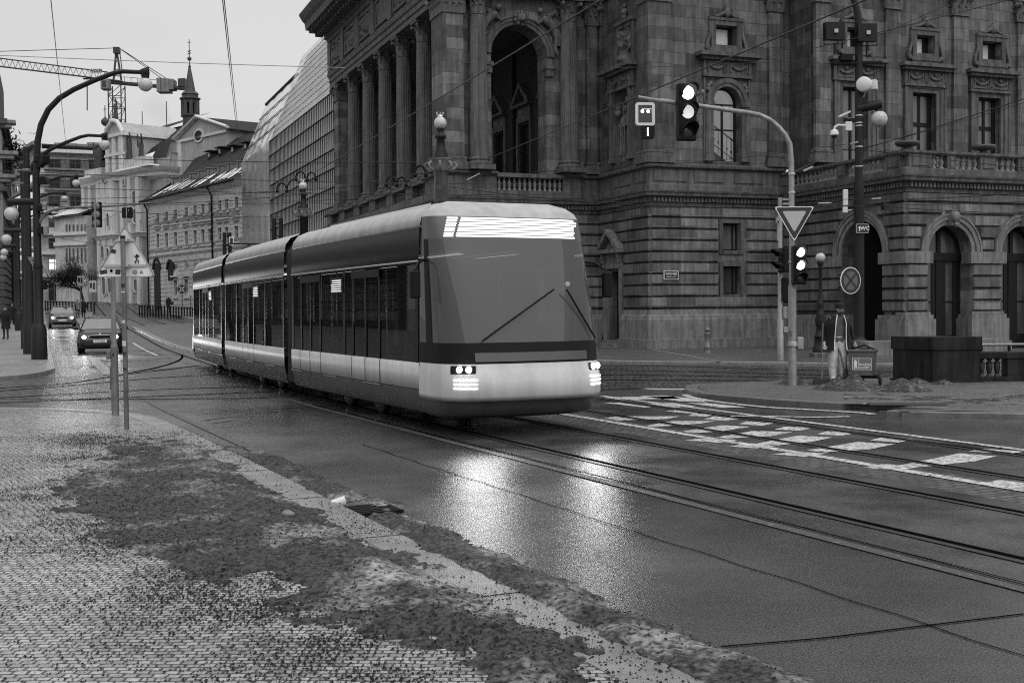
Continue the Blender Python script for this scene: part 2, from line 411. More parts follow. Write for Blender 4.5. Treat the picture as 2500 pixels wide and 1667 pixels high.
# slab and cobbled strip under the two tracks
def band(y0, y1, o0, o1, dz, m, name, step=1.0, lab=None):
    b_ = MB(); ysb = lines(y0, y1, step); k = 4
    vsb = [tp(y, o0 + (o1 - o0) * j / k, dz) for y in ysb for j in range(k + 1)]
    b_.add(vsb, [(i * (k + 1) + j, i * (k + 1) + j + 1, (i + 1) * (k + 1) + j + 1, (i + 1) * (k + 1) + j) for i in range(len(ysb) - 1) for j in range(k)])
    return tag(b_.build(name, m), kind='structure')
band(-6, 24, -.45, 1.9, .004, M_SLAB, 'track_bed')
band(-6, 24, 2.75, 5.05, .004, M_SLAB, 'track_bed')
M_SETT2 = sett_mat('worn setts between tracks', .075, .2, .12, .4, .3, .02, math.radians(-25), .35, .03, .5)
band(-6, 24, 1.9, 2.75, .004, M_SETT2, 'cobbled_strip')
band(36, 150, -.6, 5.6, .004, M_SLAB, 'track_bed', 1.0)
# the cobbled crossing
cp = [(-60, 27.0), (-14, 24.2), (-9, 23.5), (-5.2, 23.4), (-2, 24.0), (4, 25.4), (12, 27.5), (40, 34), (40, 44), (14, 36.6), (6, 35.4), (0, 35.2), (-3, 36.4), (-6, 38.5), (-9.5, 38.5), (-9.8, 34.4), (-12.2, 30.9), (-13, 30.2), (-60, 33)]
cg = MB(); loop = [Vector((x, y, 0)) for x, y in cp]
cg.add([(p.x, p.y, .008) for p in loop], [t for t in tessellate_polygon([loop])])
tag(cg.build('cobbled_crossing', M_SETT), kind='structure')

def rail(pts, zz=.012):
    st = MB(); ribbon(pts, .075, zz, st); st.m = 1
    P = [Vector((p[0], p[1])) for p in pts]; Q = []
    for i, p in enumerate(P):
        d = (P[min(i + 1, len(P) - 1)] - P[max(0, i - 1)]).normalized(); Q.append(p + Vector((d.y, -d.x)) * .075)
    ribbon(Q, .085, zz + .0005, st)
    P2 = [2 * p - q for p, q in zip(P, Q)]
    return tag(st.build('tram_rail', [M_STEEL, M_GROOVE]), kind='structure')
for off in (0, 1.46, 3.06, 4.5):
    rail([tp(y, off) for y in lines(-6, 150, 1.0)])
def pxl(pts): return smooth([gp(*p) for p in pts])
for pts in ([(-60, 950), (0, 948), (150, 937), (274, 919), (380, 905), (488, 892)], [(-60, 957), (0, 955), (300, 930), (400, 922), (560, 913)],
            [(-60, 974), (0, 972), (300, 955), (600, 945)], [(-60, 984), (0, 983), (274, 972), (660, 957)],
            [(285, 916), (380, 897), (428, 882), (440, 870), (424, 862)],
            [(1100, 897), (1540, 893), (2000, 905), (2500, 912)], [(1100, 905), (1540, 905), (2200, 921), (2500, 926)],
            [(1200, 918), (1540, 916), (1900, 922), (2300, 930)], [(1150, 931), (1560, 928), (1950, 931), (2200, 935)]):
    rail(pxl(pts), .016)

# ---- near pavement
KERB = -3.5
edge = [tp(y, KERB - .0) for y in lines(-9, 16.2, .6)]
corner = [(-5.25, 17.9), (-5.75, 18.75), (-6.5, 19.6), (-7.6, 20.3), (-9.2, 20.75), (-14, 21.3), (-30, 23), (-60, 26)]
edge2 = [Vector((p.x, p.y)) for p in edge] + smooth([(edge[-1].x, edge[-1].y)] + corner, 6)[1:]
def inset(P, d):
    out = []
    for i, p in enumerate(P):
        t = (P[min(i + 1, len(P) - 1)] - P[max(0, i - 1)]).normalized(); out.append(p + Vector((-t.y, t.x)) * d)
    return out
SW = .085
def kerb_line(P, wdt, h, name='kerb', left=True, seg=None):
    b_ = MB(); sgn = 1 if left else -1
    Q = inset(P, .012 * sgn); I = inset(P, wdt * sgn)
    n = len(P); vs_ = []
    for a, q, i in zip(P, Q, I):
        z = gz(a.x, a.y)
        vs_ += [(a.x, a.y, z - .05), (a.x, a.y, z + h - .012), (q.x, q.y, z + h), (i.x, i.y, z + h + .004), (i.x, i.y, z - .05)]
    b_.add(vs_, [(5 * k + j, 5 * k + j + 1, 5 * k + 5 + j + 1, 5 * k + 5 + j) for k in range(n - 1) for j in range(4)])
    return tag(b_.build(name, M_KERB), kind='structure')
kerb_line(edge2, .33, SW)
inner = inset(edge2, .33)
pv = MB(); poly = [Vector((p.x, p.y, 0)) for p in inner] + [Vector((-60, -9, 0))]
pv.add([(p.x, p.y, SW) for p in poly], [t for t in tessellate_polygon([poly])])
tag(pv.build('sidewalk', M_COB), kind='structure')
# dark joints between kerbstones
jt = MB()
for k in range(2, len(edge), 3):
    a = edge[k]; i = inner[k]
    ribbon([a, (a.x * .5 + i.x * .5, a.y * .5 + i.y * .5), (i.x, i.y)], .014, SW + .005, jt)
tag(jt.build('kerb_joint', M_GROOVE), kind='structure')

# ---- left far pavement with its rounded corner
lk = [(-60, 30.8), (-24, 29.2), (-14.5, 29.3), (-12.9, 30.3), (-12.7, 31.8), (-13.2, 34.2)] + [(-13.2 - .395 * (y - 34.2), y) for y in lines(36, 150, 3)]
lkP = smooth(lk, 4)
kerb_line([Vector(p) for p in lkP], .3, .12)
def pave(P, h, m, name, far):
    """pavement strip between a kerb polyline and a straight far side"""
    b_ = MB(); vs_ = []; k = 3
    for p, q in zip(P, far):
        for j in range(k + 1):
            x = p[0] + (q[0] - p[0]) * j / k; y = p[1] + (q[1] - p[1]) * j / k
            vs_.append((x, y, gz(x, y) + h))
    b_.add(vs_, [(i * (k + 1) + j, i * (k + 1) + j + 1, (i + 1) * (k + 1) + j + 1, (i + 1) * (k + 1) + j) for i in range(len(P) - 1) for j in range(k)])
    return tag(b_.build(name, m), kind='structure')
M_FAR = sett_mat('distant mosaic paving', .2, .25, .2, .5, .6, .02, .3, .15, .01, .3)
li = inset([Vector(p) for p in lkP], .3)
pave(li, .124, M_FAR, 'sidewalk', [(-60, 30.8 + .02 * i) if p.y < 31 else (p.x - 30, p.y + .01 * i) for i, p in enumerate(li)])

# ---- pavement in front of the theatre
tk = [gp(1040, 872)] + [gp(*p) for p in [(1300, 884), (1530, 889), (1760, 891), (1960, 894), (2250, 897), (2500, 899)]]
tkP = [Vector((-26, 81)), Vector((-14.5, 52))] + [Vector((-9.5, 41.2)), Vector((-5.5, 37.2))] + [Vector((p.x, p.y)) for p in tk[1:]] + [Vector((45, 47))]
tkS = smooth(tkP, 6)
kerb_line([Vector(p) for p in tkS], .28, .1, left=True)
ti = inset([Vector(p) for p in tkS], .28)
pave(ti, .104, M_COBF, 'sidewalk', [(p.x + 13, p.y + 33) for p in ti])
ln = MB(); ribbon(pxl([(1593, 861), (1670, 875), (1757, 891)]), .16, .112, ln); tag(ln.build('paving_strip', M_KERB), kind='structure')

# ---- traffic island on the right with the mast, the sweeper and the parapet
isl = [gp(*p) for p in [(1690, 948), (1672, 954), (1678, 962), (1710, 970), (1800, 979), (1938, 990), (2130, 1000), (2317, 1011), (2500, 1024)]]
isP = smooth([Vector((60, 36))] + [Vector((p.x, p.y)) for p in [gp(*c) for c in [(2700, 912), (2500, 919), (2250, 927), (2000, 936), (1850, 941), (1745, 944.5)]]] + [Vector((p.x, p.y)) for p in isl] + [Vector((30, 12))], 6)
_k = M_KERB; M_KERB = mat('dark wet kerb', .11, .45, 0, .5, .4, 4, 0, .4, 40)
kerb_line([Vector(p) for p in isP], .26, .09, left=True); M_KERB = _k
iI = inset([Vector(p) for p in isP], .28)
pv = MB(); poly = [Vector((p.x, p.y, 0)) for p in iI] + [Vector((60, 14, 0))]
pv.add([(p.x, p.y, .094) for p in poly], [t for t in tessellate_polygon([poly])])
M_ISL = sett_mat('island cobbles', .12, .09, .08, .5, .4, .012, .25, .25, .012, .7)
tag(pv.build('traffic_island', M_ISL), kind='structure')

# ---- tram stop platforms up the street
def platform(y0, y1, o0, o1):
    P = [Vector(tp(y, o0)[:2]) for y in lines(y0, y1, 1.5)]
    kerb_line(P, .3, .26, 'platform_kerb', left=False)
    pave(inset(P, -.3), .264, M_FAR, 'tram_platform', [tp(y, o1)[:2] for y in lines(y0, y1, 1.5)])
    e = MB(); a = tp(y0, o0); b2 = tp(y0, o1); e.quad(a, b2, b2 + Vector((0, 0, .264)), a + Vector((0, 0, .264))); e.build('platform_end', M_KERB)['kind'] = 'structure'
platform(64, 112, 5.6, 8.2)
P = [Vector(tp(y, -1.0)[:2]) for y in lines(72, 125, 1.5)]
kerb_line(P, .25, .22, 'platform_kerb', left=True)
kerb_line([Vector(tp(y, -2.9)[:2]) for y in lines(72, 125, 1.5)], .25, .22, 'platform_kerb', left=False)
pave(inset(P, .25), .224, M_FAR, 'tram_platform', [tp(y, -2.66)[:2] for y in lines(72, 125, 1.5)])

# ---- painted markings
def mark(polys, name='road_marking', m=None, dz=.009, grow=1.0):
    b_ = MB()
    for p in polys:
        mx_ = sum(c[0] for c in p) / len(p); p = [(mx_ + (c[0] - mx_) * grow, c[1]) for c in p]
        q = [gp(*c) for c in p]; b_.add([(v.x, v.y, v.z + dz) for v in q], [tuple(range(len(q)))])
    return tag(b_.build(name, m or M_PAINT), kind='structure')
def z4(*a): return [(1400 + x / 2.138, 860 + y / 2.138) for x, y in a]
mark([z4((180, 346), (240, 336), (530, 336), (470, 350), (240, 358)), z4((395, 385), (520, 361), (715, 361), (650, 374), (440, 392)), z4((585, 415), (770, 383), (905, 390), (770, 415), (640, 424)),
      z4((770, 446), (930, 413), (1120, 418), (1020, 440), (820, 452)), z4((985, 478), (1170, 437), (1330, 447), (1230, 470), (1060, 490)), z4((1240, 515), (1480, 470), (1650, 482), (1540, 508), (1330, 524)),
      z4((1740, 592), (2010, 530), (2180, 545), (2080, 572), (1850, 600)),
      z4((690, 352), (740, 336), (850, 350), (790, 360)), z4((870, 376), (910, 362), (1035, 372), (980, 386)), z4((1060, 405), (1110, 390), (1240, 396), (1180, 412)), z4((1280, 430), (1330, 414), (1470, 420), (1400, 438)),
      z4((1560, 462), (1620, 446), (1760, 458), (1690, 474)), z4((2080, 520), (2150, 506), (2340, 520), (2270, 532)),
      z4((600, 462), (690, 450), (840, 460), (760, 474)), z4((830, 494), (930, 478), (1060, 488), (960, 504)), z4((1060, 535), (1150, 520), (1310, 530), (1200, 548)), z4((1530, 604), (1620, 585), (1800, 600), (1690, 618)), z4((2150, 690), (2230, 668), (2380, 690), (2380, 716))], grow=1.14)
tri = [(.92, 17.96), (2.78, 14.62), (4.7, 10.88)]
lw = MB(); ribbon([tp(y, 2.5) for y in lines(2, 21.5, .5)], .16, .0125, lw); ribbon([tp(y, 4.98) for y in lines(4, 21.0, .5)], .13, .0125, lw)
tag(lw.build('road_marking', M_PAINT), kind='structure')
mark([z4((150, 236), (520, 232), (560, 243), (250, 250)), z4((350, 230), (470, 227), (660, 246), (700, 262), (560, 258)), z4((150, 264), (290, 264), (440, 284), (370, 290)), z4((370, 268), (520, 266), (640, 284), (520, 290)),
      z4((590, 266), (720, 268), (900, 288), (780, 292)), z4((480, 310), (560, 300), (700, 318), (620, 322)), z4((620, 322), (740, 326), (690, 338), (600, 334)),
      z4((345, 190), (640, 190), (640, 198), (420, 197))])
arc = [gp(1400 + x / 2.138, 860 + y / 2.138) for x, y in [(580, 222), (620, 238), (760, 262), (1000, 288), (1200, 300), (1500, 318), (1560, 326), (1440, 338), (1240, 342), (1000, 336), (820, 336)]]
lw = MB(); ribbon(smooth(arc[:7], 5), .16, .0125, lw); ribbon(smooth(arc[7:], 5), .13, .0135, lw); tag(lw.build('road_marking', M_PAINT), kind='structure')
lw = MB(); ribbon([tp(y, -.62) for y in lines(1, 23, .5)], .11, .009, lw); ribbon([tp(y, -3.1) for y in lines(16, 24, .5)], .12, .009, lw)
mm = [[(470, 1012), (560, 1018), (540, 1030), (500, 1036), (455, 1026)], [(590, 1010), (700, 1022), (660, 1034), (560, 1022)], [(455, 1004), (545, 999), (560, 1003), (470, 1009)]]
for pts in ([(478, 1012), (540, 1008)], [(500, 1026), (560, 1018), (600, 1017)], [(515, 1034), (570, 1026)], [(600, 1010), (690, 1004), (760, 1000)], [(560, 975), (680, 962)]): ribbon(pxl(pts), .07, .009, lw)  # thin pale streaks paint the sheen of wet patches
tag(lw.build('road_marking', M_FAINT), kind='structure')
cr = MB(); ribbon([tp(y, -1.72 + .008 * math.sin(y * 1.7) + .012 * math.sin(y * 7.1)) for y in lines(3, 16, .15)], .013, .007, cr)
ribbon([tp(y, -.5 + .02 * math.sin(y * 2.3)) for y in lines(2, 22, .25)], .02, .0095, cr)
ribbon(pxl([(2500, 1500), (2250, 1530), (2000, 1560), (1760, 1580)]), .02, .007, cr)
tag(cr.build('asphalt_seam', M_GROOVE), kind='structure')
# lane line beside the near car and granite gutter along the far-left kerb
lw = MB(); ribbon([tp(y, -.85) for y in lines(46, 60, 1)], .14, .012, lw); tag(lw.build('road_marking', M_PAINT), kind='structure')
M_GUT = sett_mat('gutter setts', .16, .3, .16, .3, .4, .02, math.radians(-21), .3, .01, .6)
gb = MB(); ribbon([Vector((-12.85 - .395 * (y - 34.2), y)) for y in lines(31.5, 62, .8)], .42, .008, gb); ribbon([Vector((-11.7 - .395 * (y - 34.2), y)) for y in lines(32.2, 44, .8)], .35, .008, gb)
tag(gb.build('gutter', M_GUT), kind='structure')

# ---- slush, snow and grit
def fbm(x, y, s_): return noise.fractal(Vector((x * s_, y * s_, 3.1)), 1.0, 2.0, 4)
sl = MB(); ysl = lines(.5, 17.2, .05); osl = lines(-6.6, -2.6, .035)
def slush_h(y, o):
    p = tp(y, o)
    # band on the pavement, wider towards the camera, and a thinner one in the gutter
    inner_w = -5.0 - .55 * math.sin(y * .55 + 1) - .9 * max(0, (7 - y) / 5)
    a = min((o - inner_w) * 1.3, (-3.8 - o) * 2.6 + .4 * fbm(p.x, p.y, .7))
    top = SW if o < KERB else 0.0
    c = min((o + 3.52) * 5, (-2.98 + .18 * fbm(p.x, p.y, .8) - o) * 4)
    n = fbm(p.x, p.y, 1.1) * .5 + fbm(p.x, p.y, 4.0) * .3 + fbm(p.x, p.y, 11) * .3
    end = min(1, (16.4 - y) / 3)
    h1 = min(1.1, a + .15) + n * 1.1 - .12; h2 = min(.8, c) + n * .8 - .08 if 3.3 < y else -1
    h = max(h1 if o < -3.3 else -1, h2 if o > -3.7 else -1)
    h = min(h, end + n)
    return p, top, h
vs_ = []
for y in ysl:
    for o in osl:
        p, top, h = slush_h(y, o)
        vs_.append((p.x, p.y, top + max(-.03, .07 * h)))
k = len(osl)
sl.add(vs_, [(i * k + j, i * k + j + 1, (i + 1) * k + j + 1, (i + 1) * k + j) for i in range(len(ysl) - 1) for j in range(k - 1)
             if max(vs_[i * k + j][2], vs_[i * k + j + 1][2], vs_[(i + 1) * k + j][2]) > (-.02 if osl[j] > KERB else SW - .025)], True)
m = mat('trodden slush', .2, .6, 0, .18, .55, 1.6, 0, .8, 22)
N, L, b = nodes(m)
tcx = N.new('ShaderNodeTexCoord'); n1 = N.new('ShaderNodeTexNoise'); n1.inputs['Scale'].default_value = .95; n1.inputs['Detail'].default_value = 8; n1.inputs['Roughness'].default_value = .7; L.new(tcx.outputs['Object'], n1.inputs[0])
mr = N.new('ShaderNodeMapRange'); mr.inputs[1].default_value = .5; mr.inputs[2].default_value = .8; mr.inputs[3].default_value = .035; mr.inputs[4].default_value = .42; L.new(n1.outputs['Fac'], mr.inputs[0])
n2 = N.new('ShaderNodeTexNoise'); n2.inputs['Scale'].default_value = 26; n2.inputs['Detail'].default_value = 5; L.new(tcx.outputs['Object'], n2.inputs[0])
m2 = N.new('ShaderNodeMapRange'); m2.inputs[1].default_value = .36; m2.inputs[2].default_value = .6; m2.inputs[3].default_value = .18; m2.inputs[4].default_value = 1.5; L.new(n2.outputs['Fac'], m2.inputs[0])
mu = N.new('ShaderNodeMath'); mu.operation = 'MULTIPLY'; L.new(mr.outputs[0], mu.inputs[0]); L.new(m2.outputs[0], mu.inputs[1]); L.new(mu.outputs[0], b.inputs['Base Color'])
M_SLUSH = m
tag(sl.build('slush', m), 'trodden grey slush lying along the near kerb', kind='stuff')

gr = MB(); M_GRIT = mat('dark grit', .009, .8, 0, .2)
rr = random.Random(5)
def pebble(mb, x, y, z, r):
    a = rr.random() * 6.28; vs_ = []
    for k_ in range(5):
        t = a + k_ * 1.257; q = r * (.7 + .5 * rr.random()); vs_.append((x + q * math.cos(t), y + q * math.sin(t), z + r * .1))
    vs_.append((x + r * .2, y, z + r * (.7 + .5 * rr.random())))
    mb.add(vs_, [(i, (i + 1) % 5, 5) for i in range(5)])
cnt = 0
while cnt < 56000:
    y = 3.4 + 15 * rr.random() ** 1.25; o = -3.0 - 9.5 * rr.random() ** 1.6
    p = tp(y, o); inner_w = -5.0 - .55 * math.sin(y * .55 + 1) - .9 * max(0, (7 - y) / 5)
    d = math.exp(-abs(o - inner_w + .3) * 2.2) * max(.12, .45 + 1.9 * fbm(p.x, p.y, .8) + .7 * fbm(p.x, p.y, 3)) + .025 + .16 * max(0, fbm(p.x + 9, p.y, .6))
    if o > KERB: d *= .35
    if rr.random() > d: continue
    ph, top, h = slush_h(y, o)
    pebble(gr, p.x, p.y, top + max(.004, .07 * h), .003 + .0065 * rr.random() ** 2)
    cnt += 1
tag(gr.build('grit', M_GRIT), 'dark road grit scattered over the pale cobbles', kind='stuff')

# frozen crust on the traffic island and slush at its kerb
sn = MB()
def crust(u, v):
    o = gp(2060 + 460 * u, 968 + 8 * u + 32 * v); n = fbm(o.x, o.y, 1.6) * .5 + fbm(o.x, o.y, 6) * .3
    return (o.x, o.y, .094 + max(-.02, .035 * (n + .05 - abs(v - .5) * .5)))
sn.grid(crust, 90, 40)
def crust2(u, v):
    px = 1690 + 820 * u; o = gp(px, 962 + 62 * u ** 1.15 + 14 * v); n = fbm(o.x, o.y, 1.8) * .5 + fbm(o.x, o.y, 7) * .3
    return (o.x, o.y, max(-.02, .03 * (n + .05 - abs(v - .5) * .9)))
sn.grid(crust2, 160, 14)
m = M_SLUSH.copy(); m.name = 'frozen crust'
tag(sn.build('frozen_crust', m), 'patches of frozen snow along the edge of the traffic island', kind='stuff')
# ================================================================== THEATRE  (local x = along the river front, y = along the avenue, z up)
TH0 = Vector((5.36, 45.72, 0)); THA = math.atan(.385)
VX = Vector((math.cos(THA), math.sin(THA))); UX = Vector((-math.sin(THA), math.cos(THA)))
def t_loc(p):
    d = Vector((p[0] - TH0.x, p[1] - TH0.y)); return d.dot(VX), d.dot(UX)
def on_b(px, py, b):
    r = ray(px, py); r2 = Vector((r[0], r[1])); t = (b + TH0.xy.dot(UX)) / r2.dot(UX)
    a, _ = t_loc((r[0] * t, r[1] * t)); return a, EYE + r[2] * t
def on_a(px, py, a):
    r = ray(px, py); r2 = Vector((r[0], r[1])); t = (a + TH0.xy.dot(VX)) / r2.dot(VX)
    _, b = t_loc((r[0] * t, r[1] * t)); return b, EYE + r[2] * t
theatre = thing('theatre', 'dark sandstone theatre with a columned loggia, arched windows and a balustraded terrace', 'theatre', TH0, THA)

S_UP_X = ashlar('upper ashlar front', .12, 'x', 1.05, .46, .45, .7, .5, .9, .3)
S_UP_Y = ashlar('upper ashlar flank', .085, 'y', 1.05, .46, .36, .7, .5, .9, .3)  # darker than the front: the flank's shade is put into the stone colour
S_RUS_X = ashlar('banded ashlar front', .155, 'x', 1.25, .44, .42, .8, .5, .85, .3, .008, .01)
S_RUS_Y = ashlar('banded ashlar flank', .115, 'y', 1.25, .44, .34, .8, .5, .85, .3, .008, .01)  # banded flank likewise carries its shade in a darker colour
S_MO = mat('weathered moulding stone', .11, .85, 0, .3, .35, 3, .35, .35, 30)
S_MOP = mat('pale moulding stone', .185, .85, 0, .3, .3, 3, .3, .35, 30)
S_COL = mat('column stone', .115, .85, 0, .3, .3, 2.2, .35, .3, 30)
S_ORN = mat('carved ornament stone', .13, .85, 0, .3, .4, 6, .3, .9, 14)
M_SASH = mat('dark painted sash', .01, .5, 0, .2)
M_DARK = mat('unlit interior', .01, .9)
M_BLIND = mat('pale window blind', .55, .25, 0, .9, .12, .8)
M_BLIND2 = mat('grey curtain', .12, .2, 0, .9, .3, .7, .2)
M_DOORP = mat('frosted door pane', .06, .22, 0, .7, .35, 1.2, .3)
M_GLASS = glass('window glass', .5)
FX = lambda b: (lambda u, d, z: (u, b + d, z))        # front facing the river at y = b
FY = lambda a: (lambda u, d, z: (a + d, u, z))        # flank facing the avenue at x = a
A0 = -6.55; BS = 4.55; BX = -1.9; PA = 6.0; PB = -7.37  # loggia front, loggia end, main wall, terrace flank and front
Z1, Z2, Z3 = 6.17, 7.2, 14.3

def arch_pts(cx, w, z0, zs, n=14, r=None, e=0.0):
    """opening outline: jambs to zs then a round head"""
    h = w / 2 + e
    return [(cx - h, z0)] + [(cx - h * math.cos(PI * i / n), zs + (h) * math.sin(PI * i / n)) for i in range(n + 1)] + [(cx + h, z0)]

def ring(mb, cx, zs, r0, r1, fr, d0, d1, n=16, legs=0.0):
    """archivolt between radii r0..r1, from depth d0 to d1"""
    a = [(cx - r0 * math.cos(PI * i / n), zs + r0 * math.sin(PI * i / n)) for i in range(n + 1)]
    b_ = [(cx - r1 * math.cos(PI * i / n), zs + r1 * math.sin(PI * i / n)) for i in range(n + 1)]
    if legs:
        a = [(cx - r0, zs - legs)] + a + [(cx + r0, zs - legs)]; b_ = [(cx - r1, zs - legs)] + b_ + [(cx + r1, zs - legs)]
    k = len(a)
    for q in range(k - 1):
        P = [a[q], a[q + 1], b_[q + 1], b_[q]]
        vs_ = [fr(u, d0, z) for u, z in P] + [fr(u, d1, z) for u, z in P]
        mb.add(vs_, [(0, 1, 2, 3), (0, 4, 5, 1), (2, 6, 7, 3), (1, 5, 6, 2), (0, 3, 7, 4)])

def fbox(mb, fr, u0, u1, d0, d1, z0, z1, c=0.0):
    a = fr(u0, d0, z0); b_ = fr(u1, d1, z1)
    x0, x1 = sorted((a[0], b_[0])); y0, y1 = sorted((a[1], b_[1]))
    if c: mb.bbox(x0, x1, y0, y1, z0, z1, c)
    else: mb.box(x0, x1, y0, y1, z0, z1)

def course(mb, fr, u0, u1, z0, z1, pr=.13, g_=.08):
    """one projecting band of rusticated masonry with chamfered edges"""
    if u1 - u0 < .12: return
    P = [(0, z0 + .004), (-pr + .0, z0 + g_ + .01), (-pr, z0 + g_ + .012), (-pr, z1 - g_), (0, z1 - .004)]
    P = [(0.02, z0 + .01), (-pr, z0 + g_), (-pr, z1 - .02), (0.02, z1 - .005)]
    vs_ = []
    for u, s_ in ((u0, 1), (u1, -1)):
        for i, (d, z) in enumerate(P):
            vs_.append(fr(u + (s_ * g_ * .7 if d < 0 else 0), d, z))
    mb.add(vs_, [(0, 1, 5, 4), (1, 2, 6, 5), (2, 3, 7, 6), (0, 1, 2, 3), (4, 7, 6, 5)])

def rustic(mb, fr, u0, u1, zs, blocks, pr=.13):
    """courses between the joint heights zs; blocks(z) lists the (u0, u1) gaps left for openings"""
    for z0, z1 in zip(zs, zs[1:]):
        cuts = sorted(blocks((z0 + z1) / 2, z0, z1)); p = u0
        for c0, c1 in cuts:
            if c0 > p: course(mb, fr, p, min(c0, u1), z0, z1, pr)
            p = max(p, c1)
        if p < u1: course(mb, fr, p, u1, z0, z1, pr)

ROWS = [1.63, 2.09, 2.53, 2.97, 3.41, 3.82, 4.26, 4.70, 5.14, 5.56]
# ---------------- ground storey plain backing + rusticated courses
gw = MB()
# niche flank (x=0) with its door
d0 = on_a(1489, 667, 0); d1 = on_a(1518, 825, 0)
DB = sorted((d0[0], d1[0])); DZ0, DZ1 = .35, on_a(1505, 663, 0)[1]
DB = (DB[0], DB[1] + .05)
gwy = MB(); gwx = MB()
gwy.wall([(0, -.3), (BS, -.3), (BS, 5.6), (0, 5.6)], [[(DB[0], DZ0), (DB[0], DZ1), (DB[1], DZ1), (DB[1], DZ0)]], FY(0), .5)
rustic(gwy, FY(0), -.07, BS, ROWS, lambda z, z0, z1: [(DB[0] - .32, DB[1] + .32)] if z0 < DZ1 + .9 else [])
# loggia flank (x=A0) and loggia end (y=BS)
gwy.wall([(BS, -.3), (27, -.3), (27, 5.6), (BS, 5.6)], [], FY(A0), .4)
rustic(gwy, FY(A0), BS - .07, 27, ROWS, lambda z, z0, z1: [])
gwx.wall([(A0, -.3), (0, -.3), (0, 5.6), (A0, 5.6)], [], FX(BS), .4)
rustic(gwx, FX(BS), A0 - .07, -.01, ROWS, lambda z, z0, z1: [])
# river front (y=0) with two small windows
W1 = [on_b(1763, 545, 0), on_b(1806, 612, 0)]; W2 = [on_b(1763, 650, 0), on_b(1806, 718, 0)]
WU0, WU1 = W1[0][0], W1[1][0]
WZ = [(W2[1][1], W2[0][1]), (W1[1][1], W1[0][1])]
gwx.wall([(0, -.3), (PA + .5, -.3), (PA + .5, 5.6), (0, 5.6)], [[(WU0, a), (WU0, b_), (WU1, b_), (WU1, a)] for a, b_ in WZ], FX(0), .45)
rustic(gwx, FX(0), -.07, PA + .2, ROWS, lambda z, z0, z1: [(WU0 - .2, WU1 + .24)] if any(z0 < b_ + .06 and z1 > a - .1 for a, b_ in WZ) else [])
gwx.build('wall', S_RUS_X, theatre)
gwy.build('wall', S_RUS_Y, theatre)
# plinth swept round the whole outline
OUT = [(A0, 27), (A0, BS), (0, BS), (0, 0), (PA, 0)]
pl = MB()
PROF_PL = [(.0, 1.62), (.08, 1.6), (.1, 1.52), (.12, 1.42), (.2, 1.36), (.22, 1.26), (.24, 1.22), (.24, .48), (.34, .46), (.34, -.3)]
# broken at the door
pl.sweep(PROF_PL, [(A0, 27), (A0, BS), (0, BS), (0, DB[1] + .3)]); pl.sweep(PROF_PL, [(0, DB[0] - .3), (0, 0), (PA, 0)])
pl.build('plinth', S_MOP, theatre)
# door in the flank
dr = MB()
for u in (DB[0] - .3, DB[1] + .06): fbox(dr, FY(0), u, u + .24, -.16, .1, .35, DZ1 + .12)
fbox(dr, FY(0), DB[0] - .3, DB[1] + .3, -.16, .1, DZ1 + .122, DZ1 + .32); fbox(dr, FY(0), DB[0] - .22, DB[1] + .22, -.12, .1, DZ1 + .325, DZ1 + .74)
fbox(dr, FY(0), DB[0] - .5, DB[1] + .5, -.42, .1, DZ1 + .745, DZ1 + .9)
for s_ in (0, 1):  # consoles
    u = (DB[0] - .28, DB[1] + .08)[s_]
    for q in range(4): fbox(dr, FY(0), u, u + .2, -.34 + .05 * q, -.1, DZ1 + .7 - .17 * q, DZ1 + .742 - .17 * (q - 1) - .06)
c = (DB[0] + DB[1]) / 2; hw = (DB[1] - DB[0]) / 2 + .52; zt = DZ1 + .905
for o_, th in ((0, .17), ):
    for s_ in (-1, 1):
        P = [(c + s_ * hw, zt), (c + s_ * (hw - .3), zt), (c, zt + .62), (c, zt + .82)]
        dr.ext([FY(0)(u, -.42, z) for u, z in P], (.5, 0, 0))
dr.ext([FY(0)(u, -.12, z) for u, z in [(c - hw + .3, zt), (c + hw - .3, zt), (c, zt + .62)]], (.2, 0, 0))
for q in range(3): fbox(dr, FY(0), DB[0] - .25 - .3 * (2 - q) * .5, DB[1] + .25, -.25 - .3 * (2 - q), .45, -.1, .12 + .12 * q)
D_ = dr.build('door', S_MOP, theatre)
x = MB(); fbox(x, FY(0), DB[0], DB[1], .34, .38, .35, DZ1); x.build('door_leaf', M_SASH, D_)
x = MB(); fbox(x, FY(0), DB[0] + .12, DB[0] + .4, .325, .335, 1.5, DZ1 - .25); fbox(x, FY(0), DB[1] - .4, DB[1] - .12, .325, .335, 1.5, DZ1 - .25); x.build('pane', M_DOORP, D_)

def small_window(u0, u1, z0, z1, fr, pane, parent=theatre):
    f = MB()
    for a in (u0 - .16, u1 + .003): fbox(f, fr, a, a + .16, -.075, .12, z0 - .14, z1 + .16)
    fbox(f, fr, u0 + .001, u1 - .001, -.075, .12, z1 + .003, z1 + .16); fbox(f, fr, u0 + .001, u1 - .001, -.09, .3, z0 - .14, z0 - .003)
    w_ = f.build('window', S_MO, parent)
    s_ = MB()
    for a, b_ in ((u0, u0 + .05), (u1 - .05, u1), ((u0 + u1) / 2 + .18, (u0 + u1) / 2 + .24)): fbox(s_, fr, a, b_, .22, .3, z0, z1)
    fbox(s_, fr, u0 + .05, u1 - .05, .225, .295, z0, z0 + .06); fbox(s_, fr, u0 + .05, u1 - .05, .225, .295, z1 - .06, z1)
    s_.build('sash', M_SASH, w_)
    p = MB(); fbox(p, fr, u0, u1, .26, .27, z0, z1); p.build('pane', pane, w_)
    return w_
small_window(WU0, WU1, *WZ[1], FX(0), M_BLIND2); small_window(WU0, WU1, *WZ[0], FX(0), M_DOORP)

